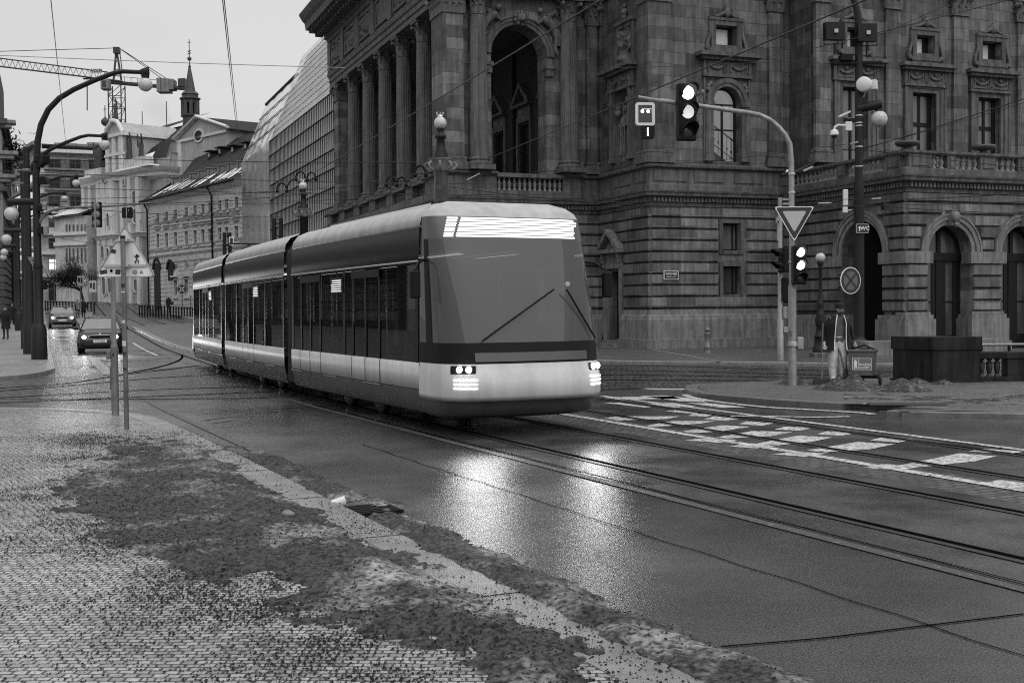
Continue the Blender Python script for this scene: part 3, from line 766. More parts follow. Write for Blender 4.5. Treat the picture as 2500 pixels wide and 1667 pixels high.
# ---------------- storey cornice with dentils
PROF_CO = [(.0, 5.58), (.05, 5.6), (.05, 5.74), (.12, 5.76), (.12, 5.92), (.2, 5.94), (.38, 5.97), (.4, 6.08), (.44, 6.1), (.46, 6.17), (.1, 6.22), (.0, 6.22)]
FULL = [(A0, 27), (A0, BS), (0, BS), (0, 0), (PA, 0), (PA, PB), (22, PB)]
co = MB(); co.sweep(PROF_CO, FULL); co.build('cornice', S_MO, theatre)
for (p, q) in zip(FULL, FULL[1:]):
    de = MB()
    p = Vector(p); q = Vector(q); d = (q - p).normalized(); n_ = Vector((d.y, -d.x)); k = int((q - p).length / .16)
    for i in range(k):
        c = p + d * (.1 + i * .16) + n_ * .15; h = d * .045 + Vector((0, 0)); e = n_ * .04
        de.box(min(c.x - abs(h.x) - abs(e.x), c.x + abs(h.x) + abs(e.x)), c.x + abs(h.x) + abs(e.x), c.y - abs(h.y) - abs(e.y), c.y + abs(h.y) + abs(e.y), 5.77, 5.925)
    de.build('dentil_band', S_MOP, theatre)

# ---------------- parapet zone between the storeys
pz = MB()
pz.sweep([(.02, 6.2), (.1, 6.2), (.1, 6.42), (.04, 6.46), (.04, 7.02), (.1, 7.05), (.2, 7.09), (.22, 7.18), (.1, 7.24), (0, 7.24)], [(A0 + 1.3, BS), (A0 + .0, BS)][::-1] if False else [(0 - 1.05, BS), (0, BS), (0, 0), (PA, 0)])
# the pedestal under the corner pier and the first column
ARC_L = on_b(1200, 300, BS)[0]; ARC_R = on_b(1334, 300, BS)[0]
PED_R = on_b(1207, 440, BS)[0]; PED_R2 = on_b(1368, 440, BS)[0]
pz.sweep([(.0, 6.2), (.34, 6.2), (.34, 6.46), (.28, 6.5), (.28, 7.0), (.36, 7.06), (.46, 7.12), (.46, 7.22), (0, 7.24)], [(A0, 7.2), (A0, BS), (PED_R, BS)])
pz.sweep([(.0, 6.2), (.34, 6.2), (.34, 6.46), (.28, 6.5), (.28, 7.0), (.36, 7.06), (.46, 7.12), (.46, 7.22), (0, 7.24)], [(PED_R2, BS), (-1.0, BS)])
pz.sweep([(.0, 6.2), (.36, 6.2), (.36, 6.46), (0, 6.5)], [(A0, 27), (A0, 7.2)])
for i in range(6):
    b_ = 9.62 + 3.25 * i
    pz.box(A0 - .28, A0 + .5, b_ - .55, b_ + .55, 6.51, 7.24); pz.box(A0 - .4, A0 + .5, b_ - .62, b_ + .62, 7.06, 7.2)
pz.box(A0 + .05, A0 + .4, 7.2, 27, 6.4, 7.02)
fbox(pz, FX(BS), PED_R, PED_R2, -.34, 0, 6.2, 6.48); fbox(pz, FX(BS), PED_R - .02, PED_R2 + .02, -.4, .05, 7.0, 7.16); pz.box(A0 - .35, A0 + .2, 7.0, 27, 7.0, 7.12)
# raised panels
for fr, u0, u1 in ((FX(0), .12, 1.55), (FX(0), 1.9, 3.2), (FX(0), 3.7, 5.0), (FY(0), .3, 1.2), (FY(0), 1.6, 3.0)):
    fbox(pz, fr, u0, u1, -.075, -.03, 6.56, 6.96)
pz.build('parapet', S_MO, theatre)
BAL = [(.09, 0), (.09, .05), (.06, .07), (.05, .1), (.085, .2), (.09, .26), (.06, .36), (.045, .42), (.06, .46), (.09, .48), (.09, .52)]
def balusters(pts, z0, h, parent, m, s_=1.0):
    pm = None
    for p in pts:
        if pm is None:
            b_ = MB(); b_.lathe([(r * s_, z / .52 * h) for r, z in BAL], 8); pm = b_.build('baluster', m, parent, (p[0], p[1], z0))
        else: dup(pm, parent, (p[0], p[1], z0))
balusters([(PED_R + .12 + (PED_R2 - PED_R - .24) * i / 12, BS - .2) for i in range(13)], 6.48, .52, theatre, S_MOP, .85)
balusters([(A0 - .1, 9.62 + 3.25 * j + .55 + .24 + .27 * i) for j in range(4) for i in range(7)], 6.5, .5, theatre, S_MO, .85)

# ---------------- Corinthian capital, fluted shaft
def capital(rad, h, square=False):
    b_ = MB()
    if not square: b_.lathe([(rad * .9, 0), (rad * 1.02, .01), (rad * 1.02, .05 * h), (rad * .88, .07 * h), (rad * .88, .5 * h), (rad * 1.0, .8 * h), (rad * 1.2, .88 * h)], 18)
    else:
        b_.box(-rad, rad, -rad * .5, rad * .5, 0, .86 * h); b_.box(-rad * 1.08, rad * 1.08, -rad * .58, rad * .58, 0.0, .06 * h)
    W = rad * 1.42
    b_.box(-W, W, -W if not square else -rad * .85, W if not square else rad * .85, .89 * h, h)
    def leaf(px_, py_, nx_, ny_, z0, lh, lw):
        d = Vector((nx_, ny_, 0)); t = Vector((-ny_, nx_, 0)); o = Vector((px_, py_, z0))
        prof = [(0, 0, 1), (.03 * lh, .35, 1.0), (.08 * lh, .7, .9), (.28 * lh, .98, .6), (.42 * lh, .88, .25)]
        vs_ = []
        for out, zz, ww in prof:
            for e in (-1, 0, 1): vs_.append(o + d * (out + (.05 * lw if e == 0 else 0)) + t * (e * lw * .5 * ww) + Vector((0, 0, zz * lh)))
        b_.add(vs_, [(3 * i + j, 3 * i + j + 1, 3 * i + 4 + j, 3 * i + 3 + j) for i in range(4) for j in range(2)])
    if not square:
        for row, (z0, lh, n_, ph) in enumerate(((.07 * h, .36 * h, 8, 0), (.07 * h, .62 * h, 8, .5))):
            for i in range(n_):
                a = 2 * PI * (i + ph) / n_; leaf(rad * .9 * math.cos(a), rad * .9 * math.sin(a), math.cos(a), math.sin(a), z0, lh, rad * .6)
        for i in range(4):
            a = PI / 4 + i * PI / 2; q = rad * 1.5
            b_.tube([(rad * .9 * math.cos(a), rad * .9 * math.sin(a), .5 * h), (q * .85 * math.cos(a), q * .85 * math.sin(a), .78 * h), (q * 1.08 * math.cos(a), q * 1.08 * math.sin(a), .84 * h)], [.05 * h, .06 * h, .05 * h], 6)
            b_.ball((q * 1.1 * math.cos(a), q * 1.1 * math.sin(a), .76 * h), .1 * h, 8, 6)
    else:
        for k_, (z0, lh, ph) in enumerate(((.07 * h, .36 * h, 0), (.07 * h, .62 * h, .5))):
            for i in range(4): leaf(-rad + rad * 2 * (i + .5 + ph * .98) / 4.0 if i + ph < 3.6 else rad * .95, -rad * .5, 0, -1, z0, lh, rad * .5)
        for s_ in (-1, 1):
            b_.ball((s_ * rad * 1.25, -rad * .75, .76 * h), .1 * h, 8, 6)
            for i in range(2): leaf(s_ * rad, -rad * .25 + i * rad * .4, s_, 0, .07 * h, .5 * h, rad * .5)
    b_.ball((0, -W if not square else -rad * .85, .93 * h), .07 * h, 8, 5)
    return b_
def shaft(r, h, flutes=20):
    b_ = MB(); n_ = flutes * 4
    prof = [(1.0, 0), (1.0, .02), (.995, .3), (.96, .6), (.89, .9), (.86, .98), (.86, 1)]
    vs_ = []
    for k_, z in prof:
        for j in range(n_):
            a = 2 * PI * j / n_; ph = j % 4
            rr_ = r * k_ * ({0: 1, 1: .965, 2: .93, 3: .965}[ph] if .02 < z < .98 else 1)
            vs_.append((rr_ * math.cos(a), rr_ * math.sin(a), z * h))
    k = len(prof)
    b_.add(vs_, [(i * n_ + j, i * n_ + (j + 1) % n_, (i + 1) * n_ + (j + 1) % n_, (i + 1) * n_ + j) for i in range(k - 1) for j in range(n_)])
    return b_
CB, CT = 7.24, 14.3; CAPH = .92; BASEH = .5
cap_r = .37
def make_column():
    h0 = shaft(cap_r, CT - CB - CAPH - BASEH)
    c_ = h0.build('column', S_COL, theatre)
    b_ = MB(); b_.box(-.52, .52, -.52, .52, -BASEH, -BASEH + .2); b_.lathe([(.5, -BASEH + .2), (.53, -.26), (.5, -.2), (.43, -.18), (.42, -.13), (.46, -.1), (.46, -.05), (.39, 0)], 20)
    b_.build('base', S_MO, c_)
    k_ = capital(.34, CAPH).build('capital', S_ORN, c_); k_.location = (0, 0, CT - CB - CAPH - BASEH)
    return c_
col0 = make_column(); spots = [(A0 + .5, 9.7 + 3.25 * i) for i in range(5)]
c7 = on_b(1170, 220, BS - .38)[0]; c8 = on_b(1391, 220, BS - .38)[0]
spots += [(c7, BS - .3), (c8, BS - .3), (A0 + .5, 6.55)]
for i, (a, b_) in enumerate(spots):
    if i == 0: col0.location = (a, b_, CB + BASEH)
    else: dup(col0, theatre, (a, b_, CB + BASEH))
# square pilasters: corner pier of the loggia, far end, the recess, the block corner, the main wall
def pier(a0, a1, b0, b1, zb=CB, zt=CT, face='x'):
    b_ = MB(); b_.box(a0, a1, b0, b1, zb + BASEH, zt - CAPH); p = b_.build('pilaster', S_UP_X if face == 'x' else S_UP_Y, theatre)
    q = MB()
    for e, z0, z1 in ((.13, zb, zb + .2), (.1, zb + .202, zb + .32), (.05, zb + .322, zb + .4), (.07, zb + .402, zb + BASEH - .002)): q.box(a0 - e, a1 + e, b0 - e, b1 + e, z0, z1)
    q.build('base', S_MO, p)
    k_ = MB(); cw = (a1 - a0) / 2; cd_ = (b1 - b0) / 2
    k_.box(a0 - .01, a1 + .01, b0 - .01, b1 + .01, zt - CAPH + .001, zt - .12); k_.box(a0 - .06, a1 + .06, b0 - .06, b1 + .06, zt - CAPH + .002, zt - CAPH + .07)
    k_.box(a0 - .16, a1 + .16, b0 - .16, b1 + .16, zt - .119, zt - .002)
    faces = [(Vector(((a0 + a1) / 2, b0)), Vector((0, -1)), cw), (Vector((a0, (b0 + b1) / 2)), Vector((-1, 0)), cd_)]
    for o, n_, hw_ in faces:
        t = Vector((-n_.y, n_.x)); nl = max(2, int(hw_ * 2 / .26))
        for row, (lh, ph) in enumerate(((.36 * CAPH, 0), (.62 * CAPH, .5))):
            for i in range(nl + (0 if ph == 0 else 1)):
                u = -hw_ + 2 * hw_ * (i + .5 - ph) / nl; lw_ = .2
                vs_ = []
                for out, zz, ww in [(0.01, 0, 1), (.03 * 1, .35, 1), (.05, .7, .9), (.12, .98, .6), (.17, .86, .25)]:
                    for e in (-1, 0, 1):
                        q_ = o + n_ * (out + (.02 if e == 0 else 0) + .01) + t * (u + e * lw_ * .5 * ww); vs_.append((q_.x, q_.y, zt - CAPH + .08 + zz * lh))
                k_.add(vs_, [(3 * a + j, 3 * a + j + 1, 3 * a + 4 + j, 3 * a + 3 + j) for a in range(4) for j in range(2)])
        for e in (-1, 1):
            q_ = o + n_ * .13 + t * e * (hw_ + .07); k_.ball((q_.x, q_.y, zt - .25), .12, 8, 6)
    k_.build('capital', S_ORN, p)
    return p
pa0 = on_b(1083, 220, BS - .45)[0]; pa1 = on_b(1133, 220, BS - .45)[0]
pier(pa0, pa1, BS - .42, BS + 1.1)
q0 = on_b(1434, 220, BS - .2)[0]
pier(q0, q0 + .45, BS - .2, BS + .05); pier(q0 + .62, -.02, BS - .32, BS + .05)
pier(-.12, on_b(1634, 100, 0)[0], -.12, .75)
pier(A0 + .1, A0 + .9, 24.9, 25.9)

# ---------------- loggia end wall with the big arch, loggia interior
cx_ = (ARC_L + ARC_R) / 2; aw = ARC_R - ARC_L; zsp = 12.0
lw_ = MB()
lw_.wall([(A0 + .3, 7.2), (0, 7.2), (0, CT), (A0 + .3, CT)], [arch_pts(cx_, aw, 7.21, zsp, 20)], FX(BS), .9)
lw_.build('wall', S_UP_X, theatre)
av = MB(); ring(av, cx_, zsp, aw / 2 + .01, aw / 2 + .16, FX(BS), -.07, .05, 24); ring(av, cx_, zsp, aw / 2 + .162, aw / 2 + .3, FX(BS), -.11, .05, 24); ring(av, cx_, zsp, aw / 2 + .302, aw / 2 + .34, FX(BS), -.15, .05, 24)
av.build('archivolt', S_MO, theatre)
for u in (cx_ - aw / 2 - .34, cx_ + aw / 2 - .06): av = MB(); fbox(av, FX(BS), u, u + .4, -.16, .3, zsp - .5, zsp - .36); fbox(av, FX(BS), u + .04, u + .36, -.1, .25, zsp - .8, zsp - .502); av.build('impost', S_MO, theatre)
av = MB(); fbox(av, FX(BS), cx_ - .2, cx_ + .2, -.3, .05, zsp + aw / 2 - .05, zsp + aw / 2 + .42); av.build('keystone', S_MO, theatre)
# carved figures in the spandrels: reclining genii and a lion mask
def blob_chain(mb, pts, rs): mb.tube(pts, rs, 8)
for s_ in (-1, 1):
    ca = MB(); ox = cx_ + s_ * (aw / 2 + .05)
    P = lambda u, z, d=-.14: (ox + s_ * u, BS + d, z)
    blob_chain(ca, [P(-.25, 13.55), P(-.02, 13.45), P(.25, 13.15)], [.13, .2, .17]); ca.ball(P(-.35, 13.82, -.18), .13, 10, 8)
    blob_chain(ca, [P(.25, 13.15), P(.38, 12.75), P(.3, 12.35), P(.42, 12.1)], [.17, .12, .09, .05]); blob_chain(ca, [P(.2, 13.2), P(.52, 12.9), P(.48, 12.45)], [.14, .11, .06])
    blob_chain(ca, [P(-.2, 13.5), P(-.45, 13.3), P(-.62, 13.42)], [.09, .07, .05]); blob_chain(ca, [P(0, 13.6, -.08), P(.35, 13.85, -.06), P(.5, 13.6, -.04)], [.12, .14, .04]); ca.build('relief_figure', S_ORN, theatre)
ca = MB(); ca.ball((cx_, BS - .36, zsp + aw / 2 + .22), .2, 12, 9); ca.ball((cx_, BS - .5, zsp + aw / 2 + .14), .1, 8, 6)
for i in range(9): ca.ball((cx_ + .24 * math.cos(i * .698), BS - .3, zsp + aw / 2 + .22 + .24 * math.sin(i * .698)), .09, 7, 5)
ca.build('lion_mask', S_ORN, theatre)
# loggia: back wall with three pedimented doors, floor, ceiling and end
lg = MB(); AB = -.9
lg.box(A0 + .2, AB, BS + .9, 27, 6.9, 7.19); lg.box(A0 + .2, AB, BS + .92, 27, 14.28, 14.5); lg.box(A0 + 1.0, AB, 26.4, 27, 7.19, 14.27)
lg.box(A0 + .35, -.3, BS + .06, BS + .89, 6.25, 7.1); lg.build('loggia_floor', S_MO, theatre)
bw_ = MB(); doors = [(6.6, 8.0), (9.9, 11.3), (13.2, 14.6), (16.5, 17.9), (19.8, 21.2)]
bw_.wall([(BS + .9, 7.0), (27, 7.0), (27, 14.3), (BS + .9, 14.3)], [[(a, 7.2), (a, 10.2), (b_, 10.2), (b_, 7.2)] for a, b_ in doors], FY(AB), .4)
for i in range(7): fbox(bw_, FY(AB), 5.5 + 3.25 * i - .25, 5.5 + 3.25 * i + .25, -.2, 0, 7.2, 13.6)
bw_.build('wall', mat('shaded loggia wall', .028, .9, 0, .3, .3, 2, .2), theatre)  # the loggia's shade is put into this dark wall colour
for a, b_ in doors:
    f = MB(); c = (a + b_) / 2
    for u in (a - .2, b_): fbox(f, FY(AB), u, u + .2, -.12, .1, 7.2, 10.3)
    fbox(f, FY(AB), a - .2, b_ + .2, -.12, .1, 10.302, 10.6); fbox(f, FY(AB), a - .45, b_ + .45, -.35, .1, 11.0, 11.14); fbox(f, FY(AB), a - .1, b_ + .1, -.1, .1, 10.602, 10.998)
    for s_ in (-1, 1): f.ext([FY(AB)(u, -.35, z) for u, z in [(c + s_ * 1.15, 11.142), (c + s_ * .8, 11.142), (c, 11.85), (c, 12.1)]], (.4, 0, 0))
    w_ = f.build('window', S_MO, theatre)
    p = MB(); fbox(p, FY(AB), a, b_, .2, .24, 7.2, 10.2); p.build('sash', M_SASH, w_)
# hanging lantern in the loggia
lt = MB(); b0_, z0_ = 7.5, 9.35
lt.tube([(-4.1, b0_, 9.75), (-4.1, b0_, 9.0)], .03, 5); lt.tube([(-4.5, b0_, 9.25), (-4.0, b0_, 9.25)], .025, 5); lt.ball((-4.1, b0_, 9.2), .09, 8, 6); lt.ball((-4.1, b0_, 9.7), .05, 8, 6); lt.build('lantern', mat('brass lantern', .4, .3, .5), theatre)

# ---------------- entablature with carved frieze panels, modillions and deep cornice
ent = MB()
EP = [(A0, 26.4), (A0, BS - .48), (0 - .1, BS - .48), (-.1, -.1), (6.2, -.1), (6.2, BX - .1), (22, BX - .1)]
ent.sweep([(.0, 14.3), (.0, 14.55), (.06, 14.57), (.06, 14.82), (.12, 14.84), (.16, 15.0), (.16, 15.06), (.02, 15.1), (.02, 16.75), (.12, 16.8), (.16, 16.95), (.3, 17.0), (.3, 17.2), (.42, 17.25), (.46, 17.4), (1.35, 17.44), (1.4, 17.8), (1.55, 17.95), (1.7, 18.2), (1.72, 18.3), (0, 18.6)], EP, True)
ent.box(A0 + .01, AB, 26.0, 26.4, 14.3, 18.3)
ent.box(A0 + .02, -.05, BS - .46, BS + 1.2, 14.31, 18); ent.box(A0 + .02, A0 + 1.4, BS + 1.2, 26.0, 14.32, 18); ent.box(-.05, 6.2, -.05, BS + 1, 14.33, 18.1); ent.box(6.2, 22, BX - .05, BS, 14.34, 18.1)
ent.build('entablature', S_MO, theatre)
for p, q in zip(EP, EP[1:]):
    mo = MB()
    p = Vector(p); q = Vector(q); d = (q - p).normalized(); n_ = Vector((d.y, -d.x)); k = int((q - p).length / .62)
    for i in range(k):
        c0 = p + d * (.3 + i * .62); 
        for r0, r1, z0, z1 in ((.43, 1.2, 17.26, 17.438), (.43, .85, 17.08, 17.258)):
            aa = c0 + n_ * r0 - d * .13; bb = c0 + n_ * r1 + d * .13; mo.box(min(aa.x, bb.x), max(aa.x, bb.x), min(aa.y, bb.y), max(aa.y, bb.y), z0, z1)
    mo.build('modillion_band', S_MO, theatre)
for i in range(6):
    b_ = 8.1 + 3.25 * i; u0, u1 = b_ - 1.0, b_ + 1.0
    f = MB()
    for a, c in ((u0 - .14, u0), (u1, u1 + .14)): fbox(f, FY(A0 - .02), a, c, -.1, .05, 15.3, 16.6)
    fbox(f, FY(A0 - .02), u0, u1, -.1, .05, 16.48, 16.6); fbox(f, FY(A0 - .02), u0, u1, -.1, .05, 15.3, 15.42)
    fp = f.build('relief_panel', S_MO, theatre)
    g_ = MB()
    def rel(u, v, u0=u0, u1=u1):
        y_ = u0 + (u1 - u0) * u; z_ = 15.42 + 1.06 * v; n_ = noise.fractal(Vector((y_ * 2.6, z_ * 1.6, 4.4)), 1, 2, 3)
        e = min(1, 8 * min(u, 1 - u, v, 1 - v)); return (A0 - .03 - max(0, .32 * n_ + .05) * e, y_, z_)
    g_.grid(rel, 34, 18); g_.build('carving', S_ORN, fp)
for i in range(7):
    x = MB(); b_ = 6.5 + 3.25 * i; fbox(x, FY(A0 - .02), b_ - .35, b_ + .35, -.12, .05, 15.12, 16.74); x.build('frieze_pilaster', S_MO, theatre)

# ---------------- block walls: niche flank and river front
nb = on_a(1520, 300, 0)[0]; nz0 = on_a(1520, 395, 0)[1]; nzs = on_a(1520, 245, 0)[1]; nw = abs(on_a(1503, 300, 0)[0] - on_a(1537, 300, 0)[0])
uw = MB(); nar = arch_pts(nb, nw, nz0, nzs, 12)
uw.wall([(0, 7.2), (BS, 7.2), (BS, CT), (0, CT)], [nar], FY(0), .5)
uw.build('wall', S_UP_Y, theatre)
x = MB()   # half-round niche back
def nich(u, v):
    a = PI * u; z = nz0 + (nzs - nz0) * v; return (.02 + .55 * math.sin(a), nb - nw / 2 * math.cos(a), z)
x.grid(nich, 10, 4)
def nichtop(u, v):
    a = PI * u; e = PI / 2 * v; return (.02 + .55 * math.sin(a) * math.cos(e), nb - nw / 2 * math.cos(a) * math.cos(e), nzs + nw / 2 * math.sin(e))
x.grid(nichtop, 10, 6); x.build('niche', S_COL, theatre)
def aedicule(c, w_, z0, zs, fr, ztop_r, name='window_surround'):
    """arched surround: pilasters, archivolt, swag frieze and projecting cornice"""
    f = MB(); h = w_ / 2
    for s_ in (-1, 1):
        u = c + s_ * (h + .2); fbox(f, fr, u - .17, u + .17, -.13, .02, z0, zs - .14); fbox(f, fr, u - .21, u + .21, -.17, .02, z0, z0 + .22); fbox(f, fr, u - .2, u + .2, -.18, .02, zs - .138, zs + .02)
        fbox(f, fr, c + s_ * (h + .36), c + s_ * (h + .44), -.08, .02, z0, ztop_r - .82)
    ring(f, c, zs + .02, h + .0, h + .14, fr, -.1, .3, 16); ring(f, c, zs + .02, h + .142, h + .32, fr, -.15, .02, 16)
    zt = ztop_r
    fbox(f, fr, c - h - .5, c + h + .5, -.17, .02, zt - .80, zt - .68); fbox(f, fr, c - h - .44, c + h + .44, -.1, .02, zt - .678, zt - .16)
    fbox(f, fr, c - h - .6, c + h + .6, -.32, .02, zt - .158, zt - .04); fbox(f, fr, c - h - .78, c + h + .78, -.5, .02, zt - .038, zt + .12)
    for s_ in (-1, 0, 1): fbox(f, fr, c + s_ * (h + .4) - .07, c + s_ * (h + .4) + .07, -.14, -.02, zt - .67, zt - .17)
    o = f.build(name, S_MO, theatre)
    g_ = MB()
    for s_ in (-1, 1):   # garlands and spandrel rosettes
        m_ = c + s_ * (h + .4) / 2; L_ = (h + .4) / 2 - .1
        g_.tube([fr(m_ + L_ * t, -.13, zt - .27 - .2 * (1 - t * t)) for t in [-1 + .2 * i for i in range(11)]], [.035 + .035 * (1 - (-1 + .2 * i) ** 2) for i in range(11)], 7)
        for t in (-.9, .9): g_.tube([fr(m_ + L_ * t, -.13, zt - .2), fr(m_ + L_ * t, -.12, zt - .6)], .035, 6)
        for q, (du, dz) in enumerate(((.26, .42), (.1, .6), (.28, .2))):
            p = fr(c + s_ * (h + .08 + du * .6), -.08, zs + h * .62 + dz * .55); g_.ball(p, .1, 9, 6, (1, 1, 1))
    g_.build('carving', S_ORN, o)
    return o
r0 = on_b(1740, 300, 0); r1 = on_b(1806, 300, 0); CWX = (r0[0] + r1[0]) / 2; CW = r1[0] - r0[0]
wz0 = on_b(1770, 395, 0)[1]; wzs = on_b(1770, 252, 0)[1]; wzc = on_b(1770, 141, 0)[1]
s0 = on_b(1745, 62, 0); s1 = on_b(1797, 114, 0)
rw = MB()
rw.wall([(0, 7.2), (PA + .3, 7.2), (PA + .3, CT), (0, CT)], [arch_pts(CWX, CW, wz0, wzs, 14), [(s0[0], s1[1]), (s0[0], s0[1]), (s1[0], s0[1]), (s1[0], s1[1])]], FX(0), .5)
rw.build('wall', S_UP_X, theatre)
W_ = aedicule(CWX, CW, wz0, wzs, FX(0), wzc)
aedicule(nb, nw, nz0, nzs, FY(0), on_a(1520, 172, 0)[1], 'niche_surround')
s_ = MB()
for u in (CWX - CW / 2, CWX - .035, CWX + CW / 2 - .05): fbox(s_, FX(0), u, u + .07, .3, .38, wz0, wzs)
for z in (wzs - .05, wz0 + 1.25, wz0): fbox(s_, FX(0), CWX - CW / 2, CWX + CW / 2, .31, .37, z, z + .06)
ring(s_, CWX, wzs, CW / 2 - .06, CW / 2 - .005, FX(0), .3, .38); s_.build('sash', M_SASH, W_)
x = MB(); x.ext([FX(0)(u, .335, z) for u, z in arch_pts(CWX, CW, wz0, wzs)], (0, .008, 0)); x.build('pane', M_GLASS, W_)
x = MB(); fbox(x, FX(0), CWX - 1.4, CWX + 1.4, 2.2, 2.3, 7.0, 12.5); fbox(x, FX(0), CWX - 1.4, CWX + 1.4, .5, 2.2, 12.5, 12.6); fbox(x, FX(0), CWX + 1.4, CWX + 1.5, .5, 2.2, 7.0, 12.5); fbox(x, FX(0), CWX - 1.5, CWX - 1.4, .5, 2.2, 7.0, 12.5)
x.build('stairwell', mat('glowing stairwell wall', .5, .8, 0, .3, .15, .5, 0, 0, 40, .55), W_)  # the wall itself glows in place of stairwell lamps
x = MB()   # stair flight with its iron railing
fl = lambda u: 9.55 - .62 * (u - CWX + 1.0)
x.ext([FX(0)(u, 1.0, z) for u, z in [(CWX - 1.3, fl(CWX - 1.3) - 1.0), (CWX + 1.3, fl(CWX + 1.3) - 1.0), (CWX + 1.3, fl(CWX + 1.3) - 1.25), (CWX - 1.3, fl(CWX - 1.3) - 1.25)]], (0, 1, 0))
x.build('stair_flight', S_MOP, W_)
x = MB(); x.tube([FX(0)(u, .95, fl(u)) for u in (CWX - 1.3, CWX + 1.3)], .028, 6); x.tube([FX(0)(u, .95, fl(u) - .75) for u in (CWX - 1.3, CWX + 1.3)], .018, 6)
for i in range(13):
    u = CWX - 1.2 + .2 * i; x.tube([FX(0)(u, .95, fl(u)), FX(0)(u, .95, fl(u) - .98)], .014, 5); x.ball(FX(0)(u, .95, fl(u) - .52), .05, 6, 4, (.8, .5, 1.5))
x.build('stair_railing', M_SASH, W_)

def eared_window(u0, u1, z0, z1, fr, split=.65):
    """small square attic window in an eared frame with scrolls and a crest"""
    f = MB(); c = (u0 + u1) / 2
    for a in (u0 - .2, u1 + .003): fbox(f, fr, a, a + .2, -.1, .1, z0 - .14, z1 + .18)
    fbox(f, fr, u0 + .001, u1 - .001, -.1, .1, z1 + .003, z1 + .18); fbox(f, fr, u0 + .001, u1 - .001, -.1, .25, z0 - .14, z0 - .003)
    fbox(f, fr, u0 - .3, u1 + .3, -.14, .02, z1 + .182, z1 + .3); fbox(f, fr, u0 - .28, u1 + .28, -.14, .02, z0 - .3, z0 - .142); fbox(f, fr, u0 - .22, u1 + .22, -.1, .02, z0 - .52, z0 - .302)
    for e in (-1, 1): fbox(f, fr, (u0 - .29 if e < 0 else u1 + .21), (u0 - .21 if e < 0 else u1 + .29), -.1, .02, z1 - .25, z1 + .18)
    w_ = f.build('window', S_MO, theatre)
    g_ = MB()
    for e in (-1, 1):
        x_ = (u0 - .3) if e < 0 else (u1 + .3)
        g_.tube([fr(x_ + e * q, -.1, z0 + z) for q, z in ((-.06, .55), (-.02, .3), (.06, .1), (.12, -.12), (.06, -.26), (-.02, -.2), (.02, -.1))], [.05, .06, .07, .08, .08, .06, .04], 6)
        g_.tube([fr(c + e * q, -.12, z1 + z) for q, z in ((.55, .32), (.35, .36), (.18, .44), (.08, .52))], [.04, .06, .08, .06], 6)
    g_.ball(fr(c, -.13, z1 + .5), .14, 9, 7, (1, 1, 1.5)); g_.ball(fr(c, -.13, z1 + .72), .07, 7, 5)
    g_.build('carving', S_ORN, w_)
    s_ = MB(); t = u0 + (u1 - u0) * split
    fbox(s_, fr, u0, u1, .3, .34, z1 - .07, z1); fbox(s_, fr, t, t + .07, .3, .34, z0, z1 - .07); fbox(s_, fr, t + .07, u1, .31, .33, z0, z1 - .07); s_.build('sash', M_SASH, w_)
    p = MB(); fbox(p, fr, u0, t, .32, .33, z0, z1 - .07); p.build('pane', M_BLIND, w_)
eared_window(s0[0], s1[0], s1[1], s0[1], FX(0), .8)
# relief tablet above the niche
t0 = on_a(1516, 75, 0); t1 = on_a(1546, 150, 0); ta, tb_ = sorted((t0[0], t1[0])); tz0, tz1 = t1[1], t0[1]
x = MB()
for a, c in ((ta - .2, ta), (tb_, tb_ + .2)): fbox(x, FY(0), a, c, -.12, .02, tz0 - .1, tz1 + .15)
fbox(x, FY(0), ta, tb_, -.12, .02, tz1, tz1 + .15); fbox(x, FY(0), ta, tb_, -.12, .02, tz0 - .1, tz0); fbox(x, FY(0), ta - .3, tb_ + .3, -.2, .02, tz1 + .152, tz1 + .3)
rp_ = x.build('relief_panel', S_MO, theatre)
x = MB(); x.grid(lambda u, v: (-.03 - max(0, .3 * noise.fractal(Vector((u * 3, v * 4, 2.2)), 1, 2, 3) + .05), ta + (tb_ - ta) * u, tz0 + (tz1 - tz0) * v), 18, 24)
for zz, rr_ in ((.4, .12), (.6, .15), (.85, .08)): x.ball((-.1, (ta + tb_) / 2, tz1 + zz), rr_, 8, 6)
x.build('carving', S_ORN, rp_)
# statue in the niche
st = MB(); zb = nz0; B_ = nb
st.box(-.02, .4, B_ - .28, B_ + .28, zb - .02, zb + .2)
st.lathe([(.25, zb + .2), (.27, zb + .4), (.24, zb + .8), (.2, zb + 1.15), (.19, zb + 1.3), (.24, zb + 1.55), (.22, zb + 1.75), (.09, zb + 1.87), (.075, zb + 1.95)], 14, (.18, B_, 0))
st.ball((.16, B_, zb + 2.1), .14, 12, 9, (1, .9, 1.2))
for s2 in (-1, 1): st.tube([(.15, B_ + s2 * .23, zb + 1.72), (.05, B_ + s2 * .3, zb + 1.45), (-.05, B_ + s2 * .1, zb + 1.35)], [.09, .08, .06], 8)
for i in range(7): st.tube([(.18 - .24 * math.cos(i * .4 - 1.2), B_ + .24 * math.sin(i * .4 - 1.2), zb + 1.3), (.18 - .28 * math.cos(i * .4 - 1.2), B_ + .28 * math.sin(i * .4 - 1.2), zb + .25)], [.02, .035], 6)
st.tube([(-.02, B_ - .3, zb + .3), (-.06, B_ - .2, zb + 2.3)], .02, 5); st.ball((-.05, B_ + .3, zb + 1.95), .16, 8, 6); st.ball((.02, B_ + .38, zb + 2.15), .12, 8, 6)
st.build('statue', S_ORN, theatre)

